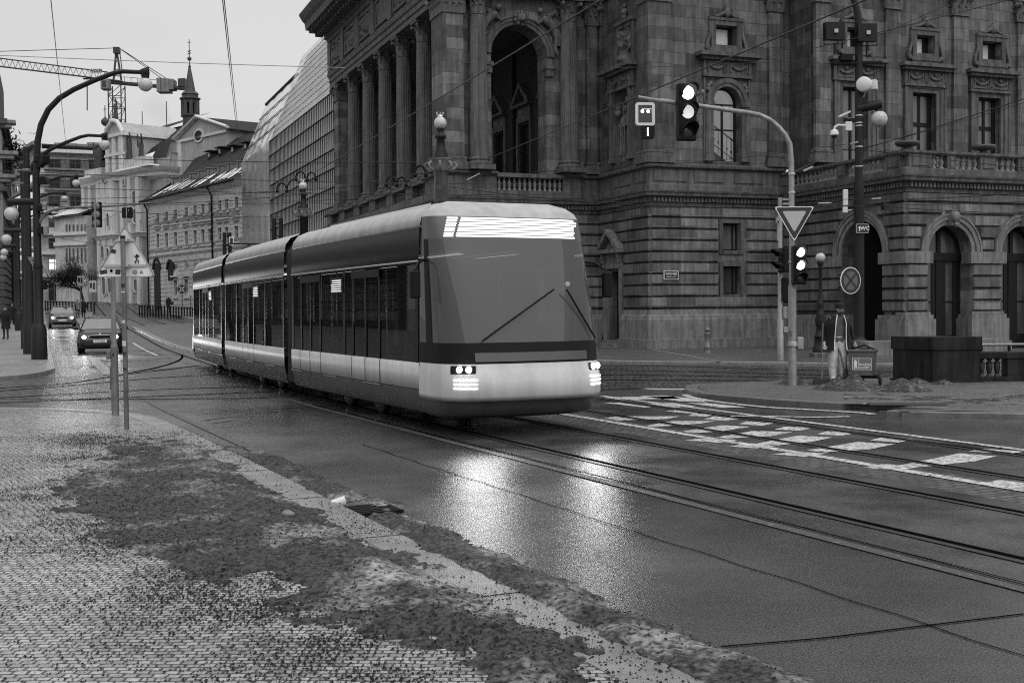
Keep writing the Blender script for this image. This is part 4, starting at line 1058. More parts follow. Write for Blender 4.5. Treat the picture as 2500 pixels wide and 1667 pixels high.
# ---------------- main river wall above the terrace
WIN = []
for (x0, x1, y0, y1, ex0, ex1, ey0, ey1, cyy) in ((2056, 2118, 212, 392, 2065, 2100, 68, 118, 152), (2227, 2284, 226, 372, 2235, 2278, 86, 134, 166), (2387, 2441, 238, 380, 2395, 2442, 101, 149, 182)):
    a0_, zt = on_b(x0, y0, BX); a1_, _ = on_b(x1, y0, BX); WIN.append((a0_, a1_, 7.25, zt, on_b(ex0, ey0, BX), on_b(ex1, ey1, BX), on_b((x0 + x1) / 2, cyy, BX)[1]))
pit = WIN[2][0] - WIN[1][0]
l = WIN[2]; WIN.append((l[0] + pit, l[1] + pit, l[2], l[3], (l[4][0] + pit, l[4][1]), (l[5][0] + pit, l[5][1]), l[6]))
mw = MB(); holes = []
for a0_, a1_, z0, z1, e0, e1, zc in WIN: holes += [[(a0_, z0), (a0_, z1), (a1_, z1), (a1_, z0)], [(e0[0], e1[1]), (e0[0], e0[1]), (e1[0], e0[1]), (e1[0], e1[1])]]
mw.wall([(6.3, 6.2), (22, 6.2), (22, CT), (6.3, CT)], holes, FX(BX), .45); mw.build('wall', S_UP_X, theatre)
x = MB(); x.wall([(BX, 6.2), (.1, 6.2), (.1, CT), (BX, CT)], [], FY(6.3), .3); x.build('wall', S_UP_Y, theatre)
for a0_, a1_, z0, z1, e0, e1, zc in WIN:
    f = MB(); fr = FX(BX); c = (a0_ + a1_) / 2
    for k_, (w1, dd) in enumerate(((.16, -.06), (.34, -.1), (.44, -.14))):
        w0 = (0, .162, .342)[k_]
        for s2 in (-1, 1):
            ua, ub = (a0_ - w1, a0_ - w0) if s2 < 0 else (a1_ + w0, a1_ + w1); fbox(f, fr, ua, ub, dd, .1, z0, z1 + w1)
        fbox(f, fr, a0_ - w0, a1_ + w0, dd, .1, z1 + w0, z1 + w1)
    h = (a1_ - a0_) / 2; zt = zc
    fbox(f, fr, c - h - .5, c + h + .5, -.19, .02, zt - .78, zt - .68); fbox(f, fr, c - h - .44, c + h + .44, -.1, .02, zt - .678, zt - .16)
    fbox(f, fr, c - h - .6, c + h + .6, -.32, .02, zt - .158, zt - .04); fbox(f, fr, c - h - .74, c + h + .74, -.46, .02, zt - .038, zt + .1)
    for s2 in (-1, 0, 1): fbox(f, fr, c + s2 * (h + .4) - .07, c + s2 * (h + .4) + .07, -.14, -.02, zt - .67, zt - .17)
    w_ = f.build('window', S_MO, theatre)
    g_ = MB()
    for s2 in (-1, 1):
        m_ = c + s2 * (h + .4) / 2; L_ = (h + .4) / 2 - .1
        g_.tube([fr(m_ + L_ * t, -.13, zt - .27 - .2 * (1 - t * t)) for t in [-1 + .2 * i for i in range(11)]], [.035 + .035 * (1 - (-1 + .2 * i) ** 2) for i in range(11)], 7)
        g_.ball(fr(m_, -.12, zt - .28), .09, 7, 5)
        for t in (-.9, .9): g_.tube([fr(m_ + L_ * t, -.13, zt - .2), fr(m_ + L_ * t, -.12, zt - .6)], .035, 6)
    g_.build('carving', S_ORN, w_)
    s_ = MB(); zm = z0 + (z1 - z0) * .56
    for u in (a0_, c - .06, a1_ - .07): fbox(s_, fr, u, u + .1, .26, .36, z0, z1)
    for z, hh in ((z0, .12), (zm, .16), (z1 - .08, .08)): fbox(s_, fr, a0_ + .1, a1_ - .07, .27, .35, z, z + hh)
    fbox(s_, fr, a0_ + .1, a1_ - .07, .28, .34, z0 + (zm - z0) * .35, z0 + (zm - z0) * .35 + .025); fbox(s_, fr, a1_ - .18, a1_ - .07, .265, .345, z0, z1); s_.build('sash', M_SASH, w_)
    p = MB(); fbox(p, fr, a0_ + .05, a1_ - .05, .31, .315, z0, z1); p.build('pane', M_BLIND2, w_)
    eared_window(e0[0], e1[0], e1[1], e0[1], FX(BX), .66)
for px0, px1 in ((1992, 2027), (2163, 2198), (2328, 2362), (2485, 2520)):
    a0_ = on_b(px0, 200, BX - .12)[0]; a1_ = on_b(px1, 200, BX - .12)[0]; pier(a0_, a1_, BX - .14, BX + .05)
pier(PA - .75, PA - .1, -.14, .05)

# ---------------- terrace pavilion with arches
tp_x = MB(); tp_y = MB()
zsA = 3.56; zcap0 = 3.2
al = on_a(2158, 640, PA)[0]; ar = on_a(2056, 640, PA)[0]; lc = (al + ar) / 2; lw2 = abs(ar - al)
tp_y.wall([(PB, -.3), (.2, -.3), (.2, 5.6), (PB, 5.6)], [arch_pts(lc, lw2, 0, zsA, 16)], FY(PA), .8)
ap = []
for x0, x1 in ((2264, 2369), (2443, 2545)): ap.append((on_b(x0, 640, PB)[0], on_b(x1, 640, PB)[0]))
d_ = ap[1][0] - ap[0][0]; ap.append((ap[1][0] + d_, ap[1][1] + d_))
tp_x.wall([(PA, -.3), (22, -.3), (22, 5.6), (PA, 5.6)], [arch_pts((a + b_) / 2, b_ - a, 0, zsA, 16) for a, b_ in ap], FX(PB), .8)
def gaps(ops, e=.32):
    def f(z, z0, z1):
        out = []
        for c, w2 in ops:
            h = w2 / 2
            if z1 > zsA + .02:
                R_ = h + e + .06; t = max(0, z0 - zsA)
                if t < R_: q = math.sqrt(R_ * R_ - t * t); out.append((c - q, c + q))
            else: out.append((c - h - .01, c + h + .01))
        return out
    return f
ROW2 = [1.45, 1.83, 2.25, 2.68, 3.1 + .02]; ROW3 = [3.58, 4.0, 4.42, 4.84, 5.24, 5.58]
for rr_ in (ROW2, ROW3):
    rustic(tp_x, FX(PB), PA - .07, 22, rr_, gaps([((a + b_) / 2, b_ - a) for a, b_ in ap])); rustic(tp_y, FY(PA), PB - .07, .1, rr_, gaps([(lc, lw2)]))
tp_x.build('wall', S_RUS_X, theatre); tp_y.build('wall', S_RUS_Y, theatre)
def pierbits(fr, u0, u1):
    tr = MB()
    fbox(tr, fr, u0 - .12, u1 + .12, -.17, .3, zcap0 - .05, zsA); tr.build('impost', S_MOP, theatre); tr = MB()
    fbox(tr, fr, u0 - .1, u1 + .1, -.2, .5, 1.22, 1.36)
    fbox(tr, fr, u0 - .16, u1 + .16, -.26, .6, -.2, 1.218); fbox(tr, fr, u0 - .22, u1 + .22, -.32, .6, -.2, .42)
    fbox(tr, fr, u0 - .04, u1 + .04, -.13, .4, 1.362, 1.46); tr.build('pier_base', S_MOP, theatre)
edges = [PA] + [v for a in ap for v in a] + [22]
for i in range(0, len(edges), 2):
    if i == 0:
        tr = MB(); fbox(tr, FX(PB), PA - .17, ap[0][0] + .12, -.17, .3, zcap0 - .05, zsA); tr.build('impost', S_MOP, theatre); tr = MB(); fbox(tr, FX(PB), PA - .2, ap[0][0] + .1, -.2, .5, 1.22, 1.36); fbox(tr, FX(PB), PA - .26, ap[0][0] + .16, -.26, .6, -.2, 1.218); fbox(tr, FX(PB), PA - .13, ap[0][0] + .04, -.13, .4, 1.362, 1.46); tr.build('pier_base', S_MOP, theatre)
    else: pierbits(FX(PB), edges[i], edges[i + 1])
lo_, hi_ = sorted((al, ar))
for fr, u0, u1 in ((FY(PA), PB + .02, lo_), (FY(PA), hi_, .0)):
    tr = MB()
    fbox(tr, fr, u0 + (.28 if u0 < -5 else 0), u1 + .12, -.168, .3, zcap0 - .052, zsA - .002); tr.build('impost', S_MOP, theatre); tr = MB(); fbox(tr, fr, u0 + (.28 if u0 < -5 else -.1), u1 + .1, -.198, .5, 1.222, 1.358); fbox(tr, fr, u0 + (.3 if u0 < -5 else -.16), u1 + .16, -.258, .6, -.2, 1.216); tr.build('pier_base', S_MOP, theatre)
for a, b_ in ap:
    ar_ = MB(); c = (a + b_) / 2; h = (b_ - a) / 2
    ring(ar_, c, zsA + .002, h, h + .16, FX(PB), -.08, .2, 20); ring(ar_, c, zsA + .002, h + .162, h + .32, FX(PB), -.14, .02, 20); ring(ar_, c, zsA + .002, h + .322, h + .38, FX(PB), -.18, .02, 20)
    fbox(ar_, FX(PB), c - .14, c + .14, -.3, .02, zsA + h - .05, zsA + h + .5); ar_.ball((c, PB - .34, zsA + h + .25), .17, 9, 7, (1, .8, 1.2)); ar_.ball((c, PB - .36, zsA + h - .02), .11, 8, 6); ar_.build('archivolt', S_MOP, theatre)
ar_ = MB(); h = lw2 / 2; ring(ar_, lc, zsA + .002, h, h + .16, FY(PA), -.08, .2, 20); ring(ar_, lc, zsA + .002, h + .162, h + .32, FY(PA), -.14, .02, 20); ring(ar_, lc, zsA + .002, h + .322, h + .38, FY(PA), -.18, .02, 20)
ar_.build('archivolt', S_MOP, theatre)
for a, b_ in ap:    # glazed double doors in the river arches
    c = (a + b_) / 2; h = (b_ - a) / 2; fr = FX(PB); s_ = MB()
    for u0, u1 in ((a, a + .12), (c - .13, c + .13), (b_ - .12, b_)): fbox(s_, fr, u0, u1, .5, .62, 0, zsA - .3)
    fbox(s_, fr, a, b_, .46, .66, zsA - .3, zsA - .02); fbox(s_, fr, a + .12, b_ - .12, .51, .61, 0, .62); fbox(s_, fr, a + .12, b_ - .12, .52, .6, 1.78, 1.84)
    fbox(s_, fr, c - .07, c + .07, .5, .62, zsA - .02, zsA + h); ring(s_, c, zsA - .02, h - .12, h + .02, fr, .5, .62, 20)
    for s2 in (-1, 1):
        for u in (.13, h - .3): fbox(s_, fr, c + s2 * (u + .09) - .09, c + s2 * (u + .09) + .09, .53, .59, .62, zsA - .3)
    D_ = s_.build('door', M_SASH, theatre)
    p = MB(); p.ext([fr(u, .56, z) for u, z in arch_pts(c, 2 * h, .0, zsA)], (0, .01, 0)); p.build('pane', M_DOORP, D_)
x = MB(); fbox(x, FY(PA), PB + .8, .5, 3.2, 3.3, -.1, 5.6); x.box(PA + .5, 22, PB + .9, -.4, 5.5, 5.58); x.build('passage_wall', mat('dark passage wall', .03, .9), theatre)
x = MB(); fbox(x, FY(PA), lo_ + .9, lo_ + 1.0, 1.6, 1.7, 0, 4.2); fbox(x, FY(PA), lo_ + .1, lo_ + .9, 1.64, 1.66, .1, 3.2); x.build('passage_gate', M_SASH, theatre)
# terrace floor and balustrade
x = MB(); x.box(PA + .1, 22, PB + .1, BX, 6.0, 6.19); x.build('terrace_floor', S_MO, theatre)
tb = MB(); RP = [(.0, 6.2), (.16, 6.2), (.16, 6.4), (.1, 6.44), (-.16, 6.44), (-.16, 6.2)]; RT = [(-.18, 6.88), (.14, 6.88), (.2, 6.94), (.2, 7.02), (-.18, 7.04), (-.18, 6.88)]
path = [(PA, .0), (PA, PB), (22, PB)]
tb.sweep(RP, path); tb.sweep(RT, path)
cornerw = 1.05
peds = [('x', PA + .0, PA + cornerw)]
pp = [on_b(2307, 400, PB)[0], on_b(2327, 400, PB)[0], on_b(2387, 400, PB)[0], on_b(2425, 400, PB)[0], on_b(2479, 400, PB)[0], on_b(2510, 400, PB)[0]]
for u0, u1 in ((PA + .02, PA + 1.0), (pp[0], pp[1]), (pp[2], pp[3]), (pp[4], pp[5]), (pp[4] + 1.9, pp[5] + 1.95), (pp[4] + 3.9, pp[5] + 3.95)): fbox(tb, FX(PB), u0, u1, -.13, .15, 6.441, 6.879); fbox(tb, FX(PB), u0 + .12, u1 - .12, -.16, -.13, 6.5, 6.82)
lb = [on_a(2180, 400, PA)[0]]
for u0, u1 in ((PB + .16, PB + .95), (PB + 3.2, PB + 3.7), (-.6, -.02)): fbox(tb, FY(PA), u0, u1, -.129, .15, 6.441, 6.878); fbox(tb, FY(PA), u0 + .12, u1 - .12, -.159, -.13, 6.5, 6.82)
tb.build('balustrade', S_MO, theatre)
gapsx = [(PA + 1.0, pp[0]), (pp[1], pp[2]), (pp[3], pp[4]), (pp[5], pp[4] + 1.9)]
pts = []
for a, c in gapsx: k = max(2, round((c - a) / .27)); pts += [(a + (c - a) * (i + .5) / k, PB + .01) for i in range(k)]
for a, c in ((PB + .95, PB + 3.2), (PB + 3.7, -.6)): k = round((c - a) / .27); pts += [(PA + .01, a + (c - a) * (i + .5) / k) for i in range(k)]
balusters(pts, 6.44, .44, theatre, S_MOP)
# shallow bowls on the corner pedestals
for i, (px, py) in enumerate(((2215, 362), (2401, 372))):
    a, _ = on_b(px, py, PB + .1); v = MB(); v.lathe([(.2, 0), (.2, .04), (.12, .07), (.14, .1), (.36, .15), (.42, .22), (.4, .29), (.33, .3), (.28, .26), (0, .26)], 24)
    wpos = TH0.xy + VX * a + UX * (PB + .1)
    tag(v.build('stone_bowl', mat('dark bowl stone', .05, .5, 0, .5, .2), None, (wpos.x, wpos.y, 7.045)), ['dark shallow stone bowl on the corner pedestal of the theatre terrace', 'dark shallow stone bowl on the terrace rail below the rightmost tall window'][i], 'planter bowl', 'stone bowls on the terrace rail')
# ================================================================== TRAM
M_TW = mat('tram white paint', .52, .3, 0, .5, .12, 1.0, .12)
M_TR = mat('tram roof paint', .36, .35, 0, .5, .15, 1.5, .15)
M_TS = mat('tram skirt paint', .06, .35, 0, .5, .25, 2)
M_TB = mat('tram black trim', .012, .45, 0, .08)
M_TG = glass('tram window glass', .4, .02, .45)
M_TGF = glass('windscreen glass', .3, .02)
N, L = M_TGF.node_tree.nodes, M_TGF.node_tree.links   # flat grey mixed in to brighten the screen, standing for blur and sheen
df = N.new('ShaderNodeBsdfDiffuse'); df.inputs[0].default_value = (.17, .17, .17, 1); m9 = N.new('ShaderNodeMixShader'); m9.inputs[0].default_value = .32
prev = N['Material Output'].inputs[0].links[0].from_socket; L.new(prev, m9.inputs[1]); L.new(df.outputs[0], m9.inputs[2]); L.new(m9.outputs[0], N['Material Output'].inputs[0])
M_RUB = mat('bellows rubber', .02, .8)
M_INT = mat('tram interior grey', .12, .7)
M_SEAT = mat('seat cloth', .06, .9)
M_CHR = mat('bright metal', .5, .25, .9)
M_LAMP = mat('headlamp', .8, .3, 0, .5, emit=12)
M_LED = mat('running light', .8, .3, 0, .5, emit=5)
M_DISP = mat('lit display dots', .5, .4, 0, .5, emit=1.1)
M_DISP2 = mat('dim display dots', .4, .4, 0, .5, emit=.7)
M_TUBE = mat('ceiling tube', .6, .4, 0, .5, emit=.9)
yF = 16.15; MID = .73
tram = thing('tram', 'long articulated tram with a white waistband, dark windows and blazing headlights', 'tram', tp(yF, MID), math.atan(slope(yF)))
TMi = tram.matrix_basis.inverted() if False else (Matrix.Translation(tram.location) @ Matrix.Rotation(math.atan(slope(yF)), 4, 'Z')).inverted()
def T(yr, s, z):
    if z > 1.2: z = 1.2 + (z - 1.2) * 1.06
    return TMi @ (tp(yr, MID + s) + Vector((0, 0, z)))
def strip(mb, y0, y1, prof, side, step=.7, smooth=True):
    ysb = lines(y0, y1, step); k = len(prof)
    vs_ = [T(y, s * side, z) for y in ysb for s, z in prof]
    mb.add(vs_, [(i * k + j, i * k + j + 1, (i + 1) * k + j + 1, (i + 1) * k + j) for i in range(len(ysb) - 1) for j in range(k - 1)], smooth)
SEGS = [(yF + .75, 23.2), (23.75, 30.2), (30.75, 36.9)]
yT = 37.6
for si, (y0, y1) in enumerate(SEGS):
    a = MB(); strip(a, y0, y1, [(1.12, .26), (1.2, .3), (1.25, .6)], -1); strip(a, y0, y1, [(1.12, .26), (1.2, .3), (1.25, .6)], 1); a.build('skirt', M_TS, tram)
    a = MB(); strip(a, y0, y1, [(1.22, .6), (1.262, .61), (1.266, .97), (1.23, .985)], -1); strip(a, y0, y1, [(1.22, .6), (1.262, .61), (1.266, .97), (1.23, .985)], 1); a.build('lower_panel', M_TW, tram)
    a = MB(); strip(a, y0, y1, [(1.245, .98), (1.23, 2.3)], -1); strip(a, y0, y1, [(1.245, .98), (1.23, 2.3)], 1); a.build('window_band', M_TG, tram)
    a = MB(); strip(a, y0, y1, [(1.22, 2.3), (1.252, 2.31), (1.235, 2.78), (1.2, 2.79)], -1); strip(a, y0, y1, [(1.22, 2.3), (1.252, 2.31), (1.235, 2.78), (1.2, 2.79)], 1); a.build('upper_panel', M_TB, tram)
    a = MB(); strip(a, y0, y1, [(1.25, 2.325), (1.262, 2.33), (1.262, 2.35), (1.25, 2.355)], -1); a.build('trim_strip', M_CHR, tram)
    a = MB(); strip(a, y0, y1, [(1.2, 2.79), (1.225, 2.82), (1.2, 2.93), (1.1, 3.05), (.92, 3.12), (0, 3.15), (-.92, 3.12), (-1.1, 3.05), (-1.2, 2.93), (-1.225, 2.82), (-1.2, 2.79)], -1); a.build('roof', M_TR, tram)
    a = MB(); strip(a, y0 + .8, y1 - .8, [(.75, 3.1), (.7, 3.19), (.55, 3.22), (-.55, 3.22), (-.7, 3.19), (-.75, 3.1)], -1); a.build('roof_equipment', M_TR, tram)
    a = MB()
    for s_ in (-1, 1): strip(a, y0, y1, [(0, .4), (1.2, .4)], s_)
    strip(a, y0, y1, [(1.15, 2.5), (-1.15, 2.5)], 1); a.build('cabin_floor', M_INT, tram)
    a = MB(); strip(a, y0 + .3, y1 - .3, [(.5, 2.47), (.4, 2.45)], 1); strip(a, y0 + .3, y1 - .3, [(-.4, 2.45), (-.5, 2.47)], 1); a.build('ceiling_light', M_TUBE, tram)
    # window pillars and double doors on both sides
    ln_ = y1 - y0; doors_ = [y0 + ln_ * .52] if si else [y0 + ln_ * .34, y0 + ln_ * .8]
    for side in (-1, 1):
        for yd in doors_:
            d_ = MB()
            for e in (-.62, -.03, .56): strip(d_, yd + e, yd + e + .07, [(1.236, .985), (1.258, .99), (1.245, 2.28), (1.226, 2.29)], side, .1, False)
            strip(d_, yd - .62, yd + .63, [(1.23, 2.17), (1.262, 2.175), (1.258, 2.29), (1.23, 2.295)], side, .4, False)
            D_ = d_.build('door', M_TB, tram)
            g_ = MB()
            for e in (-.64, .0, .63): strip(g_, yd + e, yd + e + .018, [(1.2, .4), (1.258, .605), (1.271, .62), (1.272, .965), (1.25, .985)], side, .1, False)
            g_.build('door_seam', M_TB, D_)
        for yp in lines(y0 + .05, y1 - .12, 1.45):
            if all(abs(yp - yd) > .75 for yd in doors_):
                p_ = MB(); strip(p_, yp, yp + .1, [(1.236, .98), (1.254, .985), (1.24, 2.3), (1.225, 2.3)], side, .2, False); p_.build('pillar', M_TB, tram)
    # seats, rails inside
    for yp in lines(y0 + .6, y1 - .6, .95):
        if any(abs(yp - yd) < .8 for yd in doors_): continue
        for s_ in (-.85, .85):
            q = MB(); P_ = T(yp, s_, 0); q.bbox(P_.x - .38, P_.x + .38, P_.y - .04, P_.y + .06, .85, 1.5, .03); q.bbox(P_.x - .38, P_.x + .38, P_.y - .42, P_.y - .02, .78, .88, .03); q.box(P_.x - .06, P_.x + .06, P_.y - .3, P_.y - .1, .4, .79); q.build('seat', M_SEAT, tram)
    q = MB()
    for yp in lines(y0 + 1.0, y1 - .5, 1.9):
        for s_ in (-.5, .5): P_ = T(yp, s_, 0); q.tube([(P_.x, P_.y, .4), (P_.x, P_.y, 2.5)], .017, 6)
    q.build('grab_rail', M_CHR, tram)
    # bogie
    q = MB(); c = T((y0 + y1) / 2 + (.4 if si == 0 else 0), 0, 0); q.bbox(c.x - .95, c.x + .95, c.y - 1.2, c.y + 1.2, .2, .42, .05); B_ = q.build('bogie', M_RUB, tram)
    for sx in (-.73, .73):
        for sy in (-.85, .85):
            q = MB(); Mx = Matrix.Rotation(PI / 2, 4, 'Y'); q.lathe([(.02, -.06), (.3, -.06), (.32, -.03), (.32, .06), (.02, .06)], 20, (c.x + sx, c.y + sy, .335), True, Mx); q.build('wheel', M_STEEL, B_)
for y0, y1 in ((23.2, 23.75), (30.2, 30.75)):
    a = MB()
    for k in range(6):
        ya = y0 + (y1 - y0) * k / 6; yb = y0 + (y1 - y0) * (k + 1) / 6; ym = (ya + yb) / 2
        for p, q in ((ya, ym), (ym, yb)):
            e0, e1 = (1.12, 1.2) if p == ya else (1.2, 1.12)
            for zz, P_ in (((0, 0), None),):
                c0 = [T(p, s * e0, z) for s, z in ((-1, .32), (-1, 2.75), (-.85, 3.02), (.85, 3.02), (1, 2.75), (1, .32))]; c1 = [T(q, s * e1, z) for s, z in ((-1, .32), (-1, 2.75), (-.85, 3.02), (.85, 3.02), (1, 2.75), (1, .32))]
                a.add(c0 + c1, [(i, i + 1, 7 + i, 6 + i) for i in range(5)])
    a.build('bellows', M_RUB, tram)
# nose: horizontal rings (z, set-back) around a super-ellipse
def nose(mb, levels, t0=-1, t1=1, out=0.0, n=28, front=True, y_=yF + .75, dep=1.05, wob=0):
    sg = -1 if front else 1; vs_ = []
    for z, back, hw_ in levels:
        for i in range(n + 1):
            th = (t0 + (t1 - t0) * i / n) * PI / 2
            s_ = (hw_ + out) * math.copysign(abs(math.sin(th)) ** (2 / 3.2), math.sin(th)); d = (dep - back + out) * abs(math.cos(th)) ** (2 / 4.2)
            vs_.append(T(y_ + sg * d, s_, z))
    k = n + 1
    mb.add(vs_, [(j * k + i, j * k + i + 1, (j + 1) * k + i + 1, (j + 1) * k + i) for j in range(len(levels) - 1) for i in range(n)], True)
    return mb
def front_end(front, y_, dep):
    kw = dict(front=front, y_=y_, dep=dep)
    nose(MB(), [(.24, .3, 1.1), (.3, .12, 1.2), (.5, .06, 1.25)], **kw).build('front_skirt' if front else 'rear_skirt', M_TS, tram)
    nose(MB(), [(.5, .06, 1.25), (.49, -.02, 1.262), (.56, -.06, 1.268), (.76, -.06, 1.268), (.9, .0, 1.266), (.99, .02, 1.25)], **kw).build('bumper', M_TW, tram)
    nose(MB(), [(.985, .03, 1.25), (1.1, .05, 1.25), (1.27, .09, 1.248)], **kw).build('nose_band', M_TB, tram)
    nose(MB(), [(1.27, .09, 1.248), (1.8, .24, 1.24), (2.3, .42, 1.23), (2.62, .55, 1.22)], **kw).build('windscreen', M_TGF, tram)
    nose(MB(), [(2.62, .55, 1.22), (2.8, .62, 1.21), (2.92, .7, 1.2)], **kw).build('display_panel', M_TB if not front else M_TS, tram)
    nose(MB(), [(2.92, .7, 1.2), (3.0, .76, 1.16), (3.08, .9, 1.05), (3.14, 1.04, .8)], **kw).build('roof_cap', M_TR, tram)
front_end(True, yF + .75, 1.05); front_end(False, 36.9, .7)
for t in (-.93, .93):  # windscreen posts
    nose(MB(), [(1.27, .085, 1.25), (1.8, .235, 1.245), (2.3, .415, 1.235), (2.62, .545, 1.225)], t - .035, t + .035, .006, 2).build('windscreen_post', M_TB, tram)
for s_ in (-1, 1):
    a = nose(MB(), [(.86, -.0, 1.266), (.97, .015, 1.256)], s_ * .36, s_ * .64, .012, 8); hl = a.build('headlight', M_TB, tram)
    for tq in (.43, .53):
        th = s_ * tq * PI / 2; q = MB(); c_ = T(yF + .75 - 1.06 * abs(math.cos(th)) ** (2 / 4.2), 1.275 * math.copysign(abs(math.sin(th)) ** (2 / 3.2), math.sin(th)), .918); q.ball(c_, .047, 16, 10, (1, .55, 1)); q.build('lens', M_LAMP, hl)
    for z in (.66, .715, .77): nose(MB(), [(z, -.06, 1.268), (z + .018, -.059, 1.268)], s_ * .36, s_ * .62, .008, 8).build('running_light', M_LED, tram)
    # rear lights
    nose(MB(), [(.84, -.02, 1.266), (.95, .01, 1.258)], s_ * .5, s_ * .68, .012, 5, False, 36.9, .7).build('tail_light', mat('tail lamp', .5, .3, emit=5), tram)
nose(MB(), [(1.02, .035, 1.25), (1.14, .06, 1.25)], -.36, .36, .012, 10).build('nose_grille', M_TS, tram)
# destination display: lit dot rows on the front, smaller ones in the side windows
dd = MB(); r3 = random.Random(3)
for row in range(8):
    z = 2.64 + row * .034; sh = .012 * row
    for t0, t1 in ((-.56 + sh, -.43 + sh), (-.40 + sh, .5 - .08 * r3.random() + sh)): nose(dd, [(z, .563 + (z - 2.62) * .4, 1.22), (z + .024, .572 + (z - 2.62) * .4, 1.22)], t0, min(t1, .6), .02, 8)
DP = dd.build('display_lettering', M_DISP, tram)
for yd, ww in ((20.15, .55), (26.0, .5), (32.6, .5)):
    q = MB(); strip(q, yd - .05, yd + ww + .05, [(1.256, 1.96), (1.258, 2.22)], -1, .3, False); S_ = q.build('side_display', M_TB, tram)
    q = MB()
    for row in range(6): strip(q, yd + .03 * r3.random(), yd + ww - .08 * r3.random(), [(1.262, 1.99 + row * .034), (1.262, 2.008 + row * .034)], -1, .2, False)
    q.build('display_dots', M_DISP2, S_)
# mirrors, wipers, skirt reflectors, driver's desk
for s_ in (-1, 1):
    q = MB(); P_ = T(yF + .62, s_ * 1.22, 2.35); E_ = T(yF + .3, s_ * 1.5, 2.2)
    q.tube([P_, P_ * .4 + E_ * .6 + Vector((0, 0, .06)), E_], .018, 6); q.bbox(E_.x - .07, E_.x + .07, E_.y - .05, E_.y + .05, E_.z - .38, E_.z, .02); q.build('wing_mirror', M_TB, tram)
q = MB()
for t0, t1 in ((-.3, .1), (.55, .2)):
    vs_ = []
    for f, z in ((0, 1.3), (1, 1.95)):
        th = (t0 + (t1 - t0) * f) * PI / 2; d = 1.05 - (.09 + (z - 1.27) * .26) + .075
        vs_.append(T(yF + .75 - d * abs(math.cos(th)) ** (2 / 4.2), 1.25 * math.copysign(abs(math.sin(th)) ** (2 / 3.2), math.sin(th)), z))
    q.tube(vs_, .014, 5)
q.build('wiper', M_TB, tram)
q = MB(); c = T(yF + .55, 0, 0); q.bbox(c.x - .9, c.x + .9, c.y - .2, c.y + .25, .6, 1.25, .08); q.build('driver_desk', M_INT, tram)
q = MB(); c = T(yF + 1.3, 0, 0); q.bbox(c.x - .3, c.x + .3, c.y, c.y + .12, .9, 1.75, .05); q.box(c.x - 1.15, c.x + 1.15, c.y + .5, c.y + .55, .4, 2.5); q.build('driver_seat', M_SEAT, tram)
for i in range(9):
    y = 18.4 + i * 2.05; q = MB(); strip(q, y, y + .75, [(1.252, .575), (1.262, .578), (1.262, .59), (1.252, .595)], -1, .4, False); q.build('reflector_strip', M_CHR, tram)
q = MB(); c = T(34.6, 0, 0)
q.tube([(c.x, c.y - .7, 3.35), (c.x, c.y + .9, 3.5), (c.x, c.y - .6, 3.62)], .03, 6); q.tube([(c.x - .8, c.y - .6, 3.55), (c.x - .6, c.y - .6, 3.64), (c.x + .6, c.y - .6, 3.64), (c.x + .8, c.y - .6, 3.55)], .025, 6); q.build('pantograph', M_TB, tram)
def spot(name, loc, aim, energy, size=65, r=.09, blend=.6):
    l = bpy.data.lights.new(name, 'SPOT'); l.energy = energy; l.spot_size = math.radians(size); l.spot_blend = blend; l.shadow_soft_size = r
    o = bpy.data.objects.new(name, l); COL.objects.link(o); o.location = loc; o.rotation_euler = (Vector(aim) - Vector(loc)).to_track_quat('-Z', 'Y').to_euler(); return o
tdir = (tp(10, MID) - tp(16, MID)).normalized()
for s_ in (-.82, .82):
    p = tp(yF - .02, MID + s_) + tdir * .28 + Vector((0, 0, .92)); spot('headlight_beam', p, p + tdir * 6 + Vector((0, 0, -.75)), 95, 75, .3)

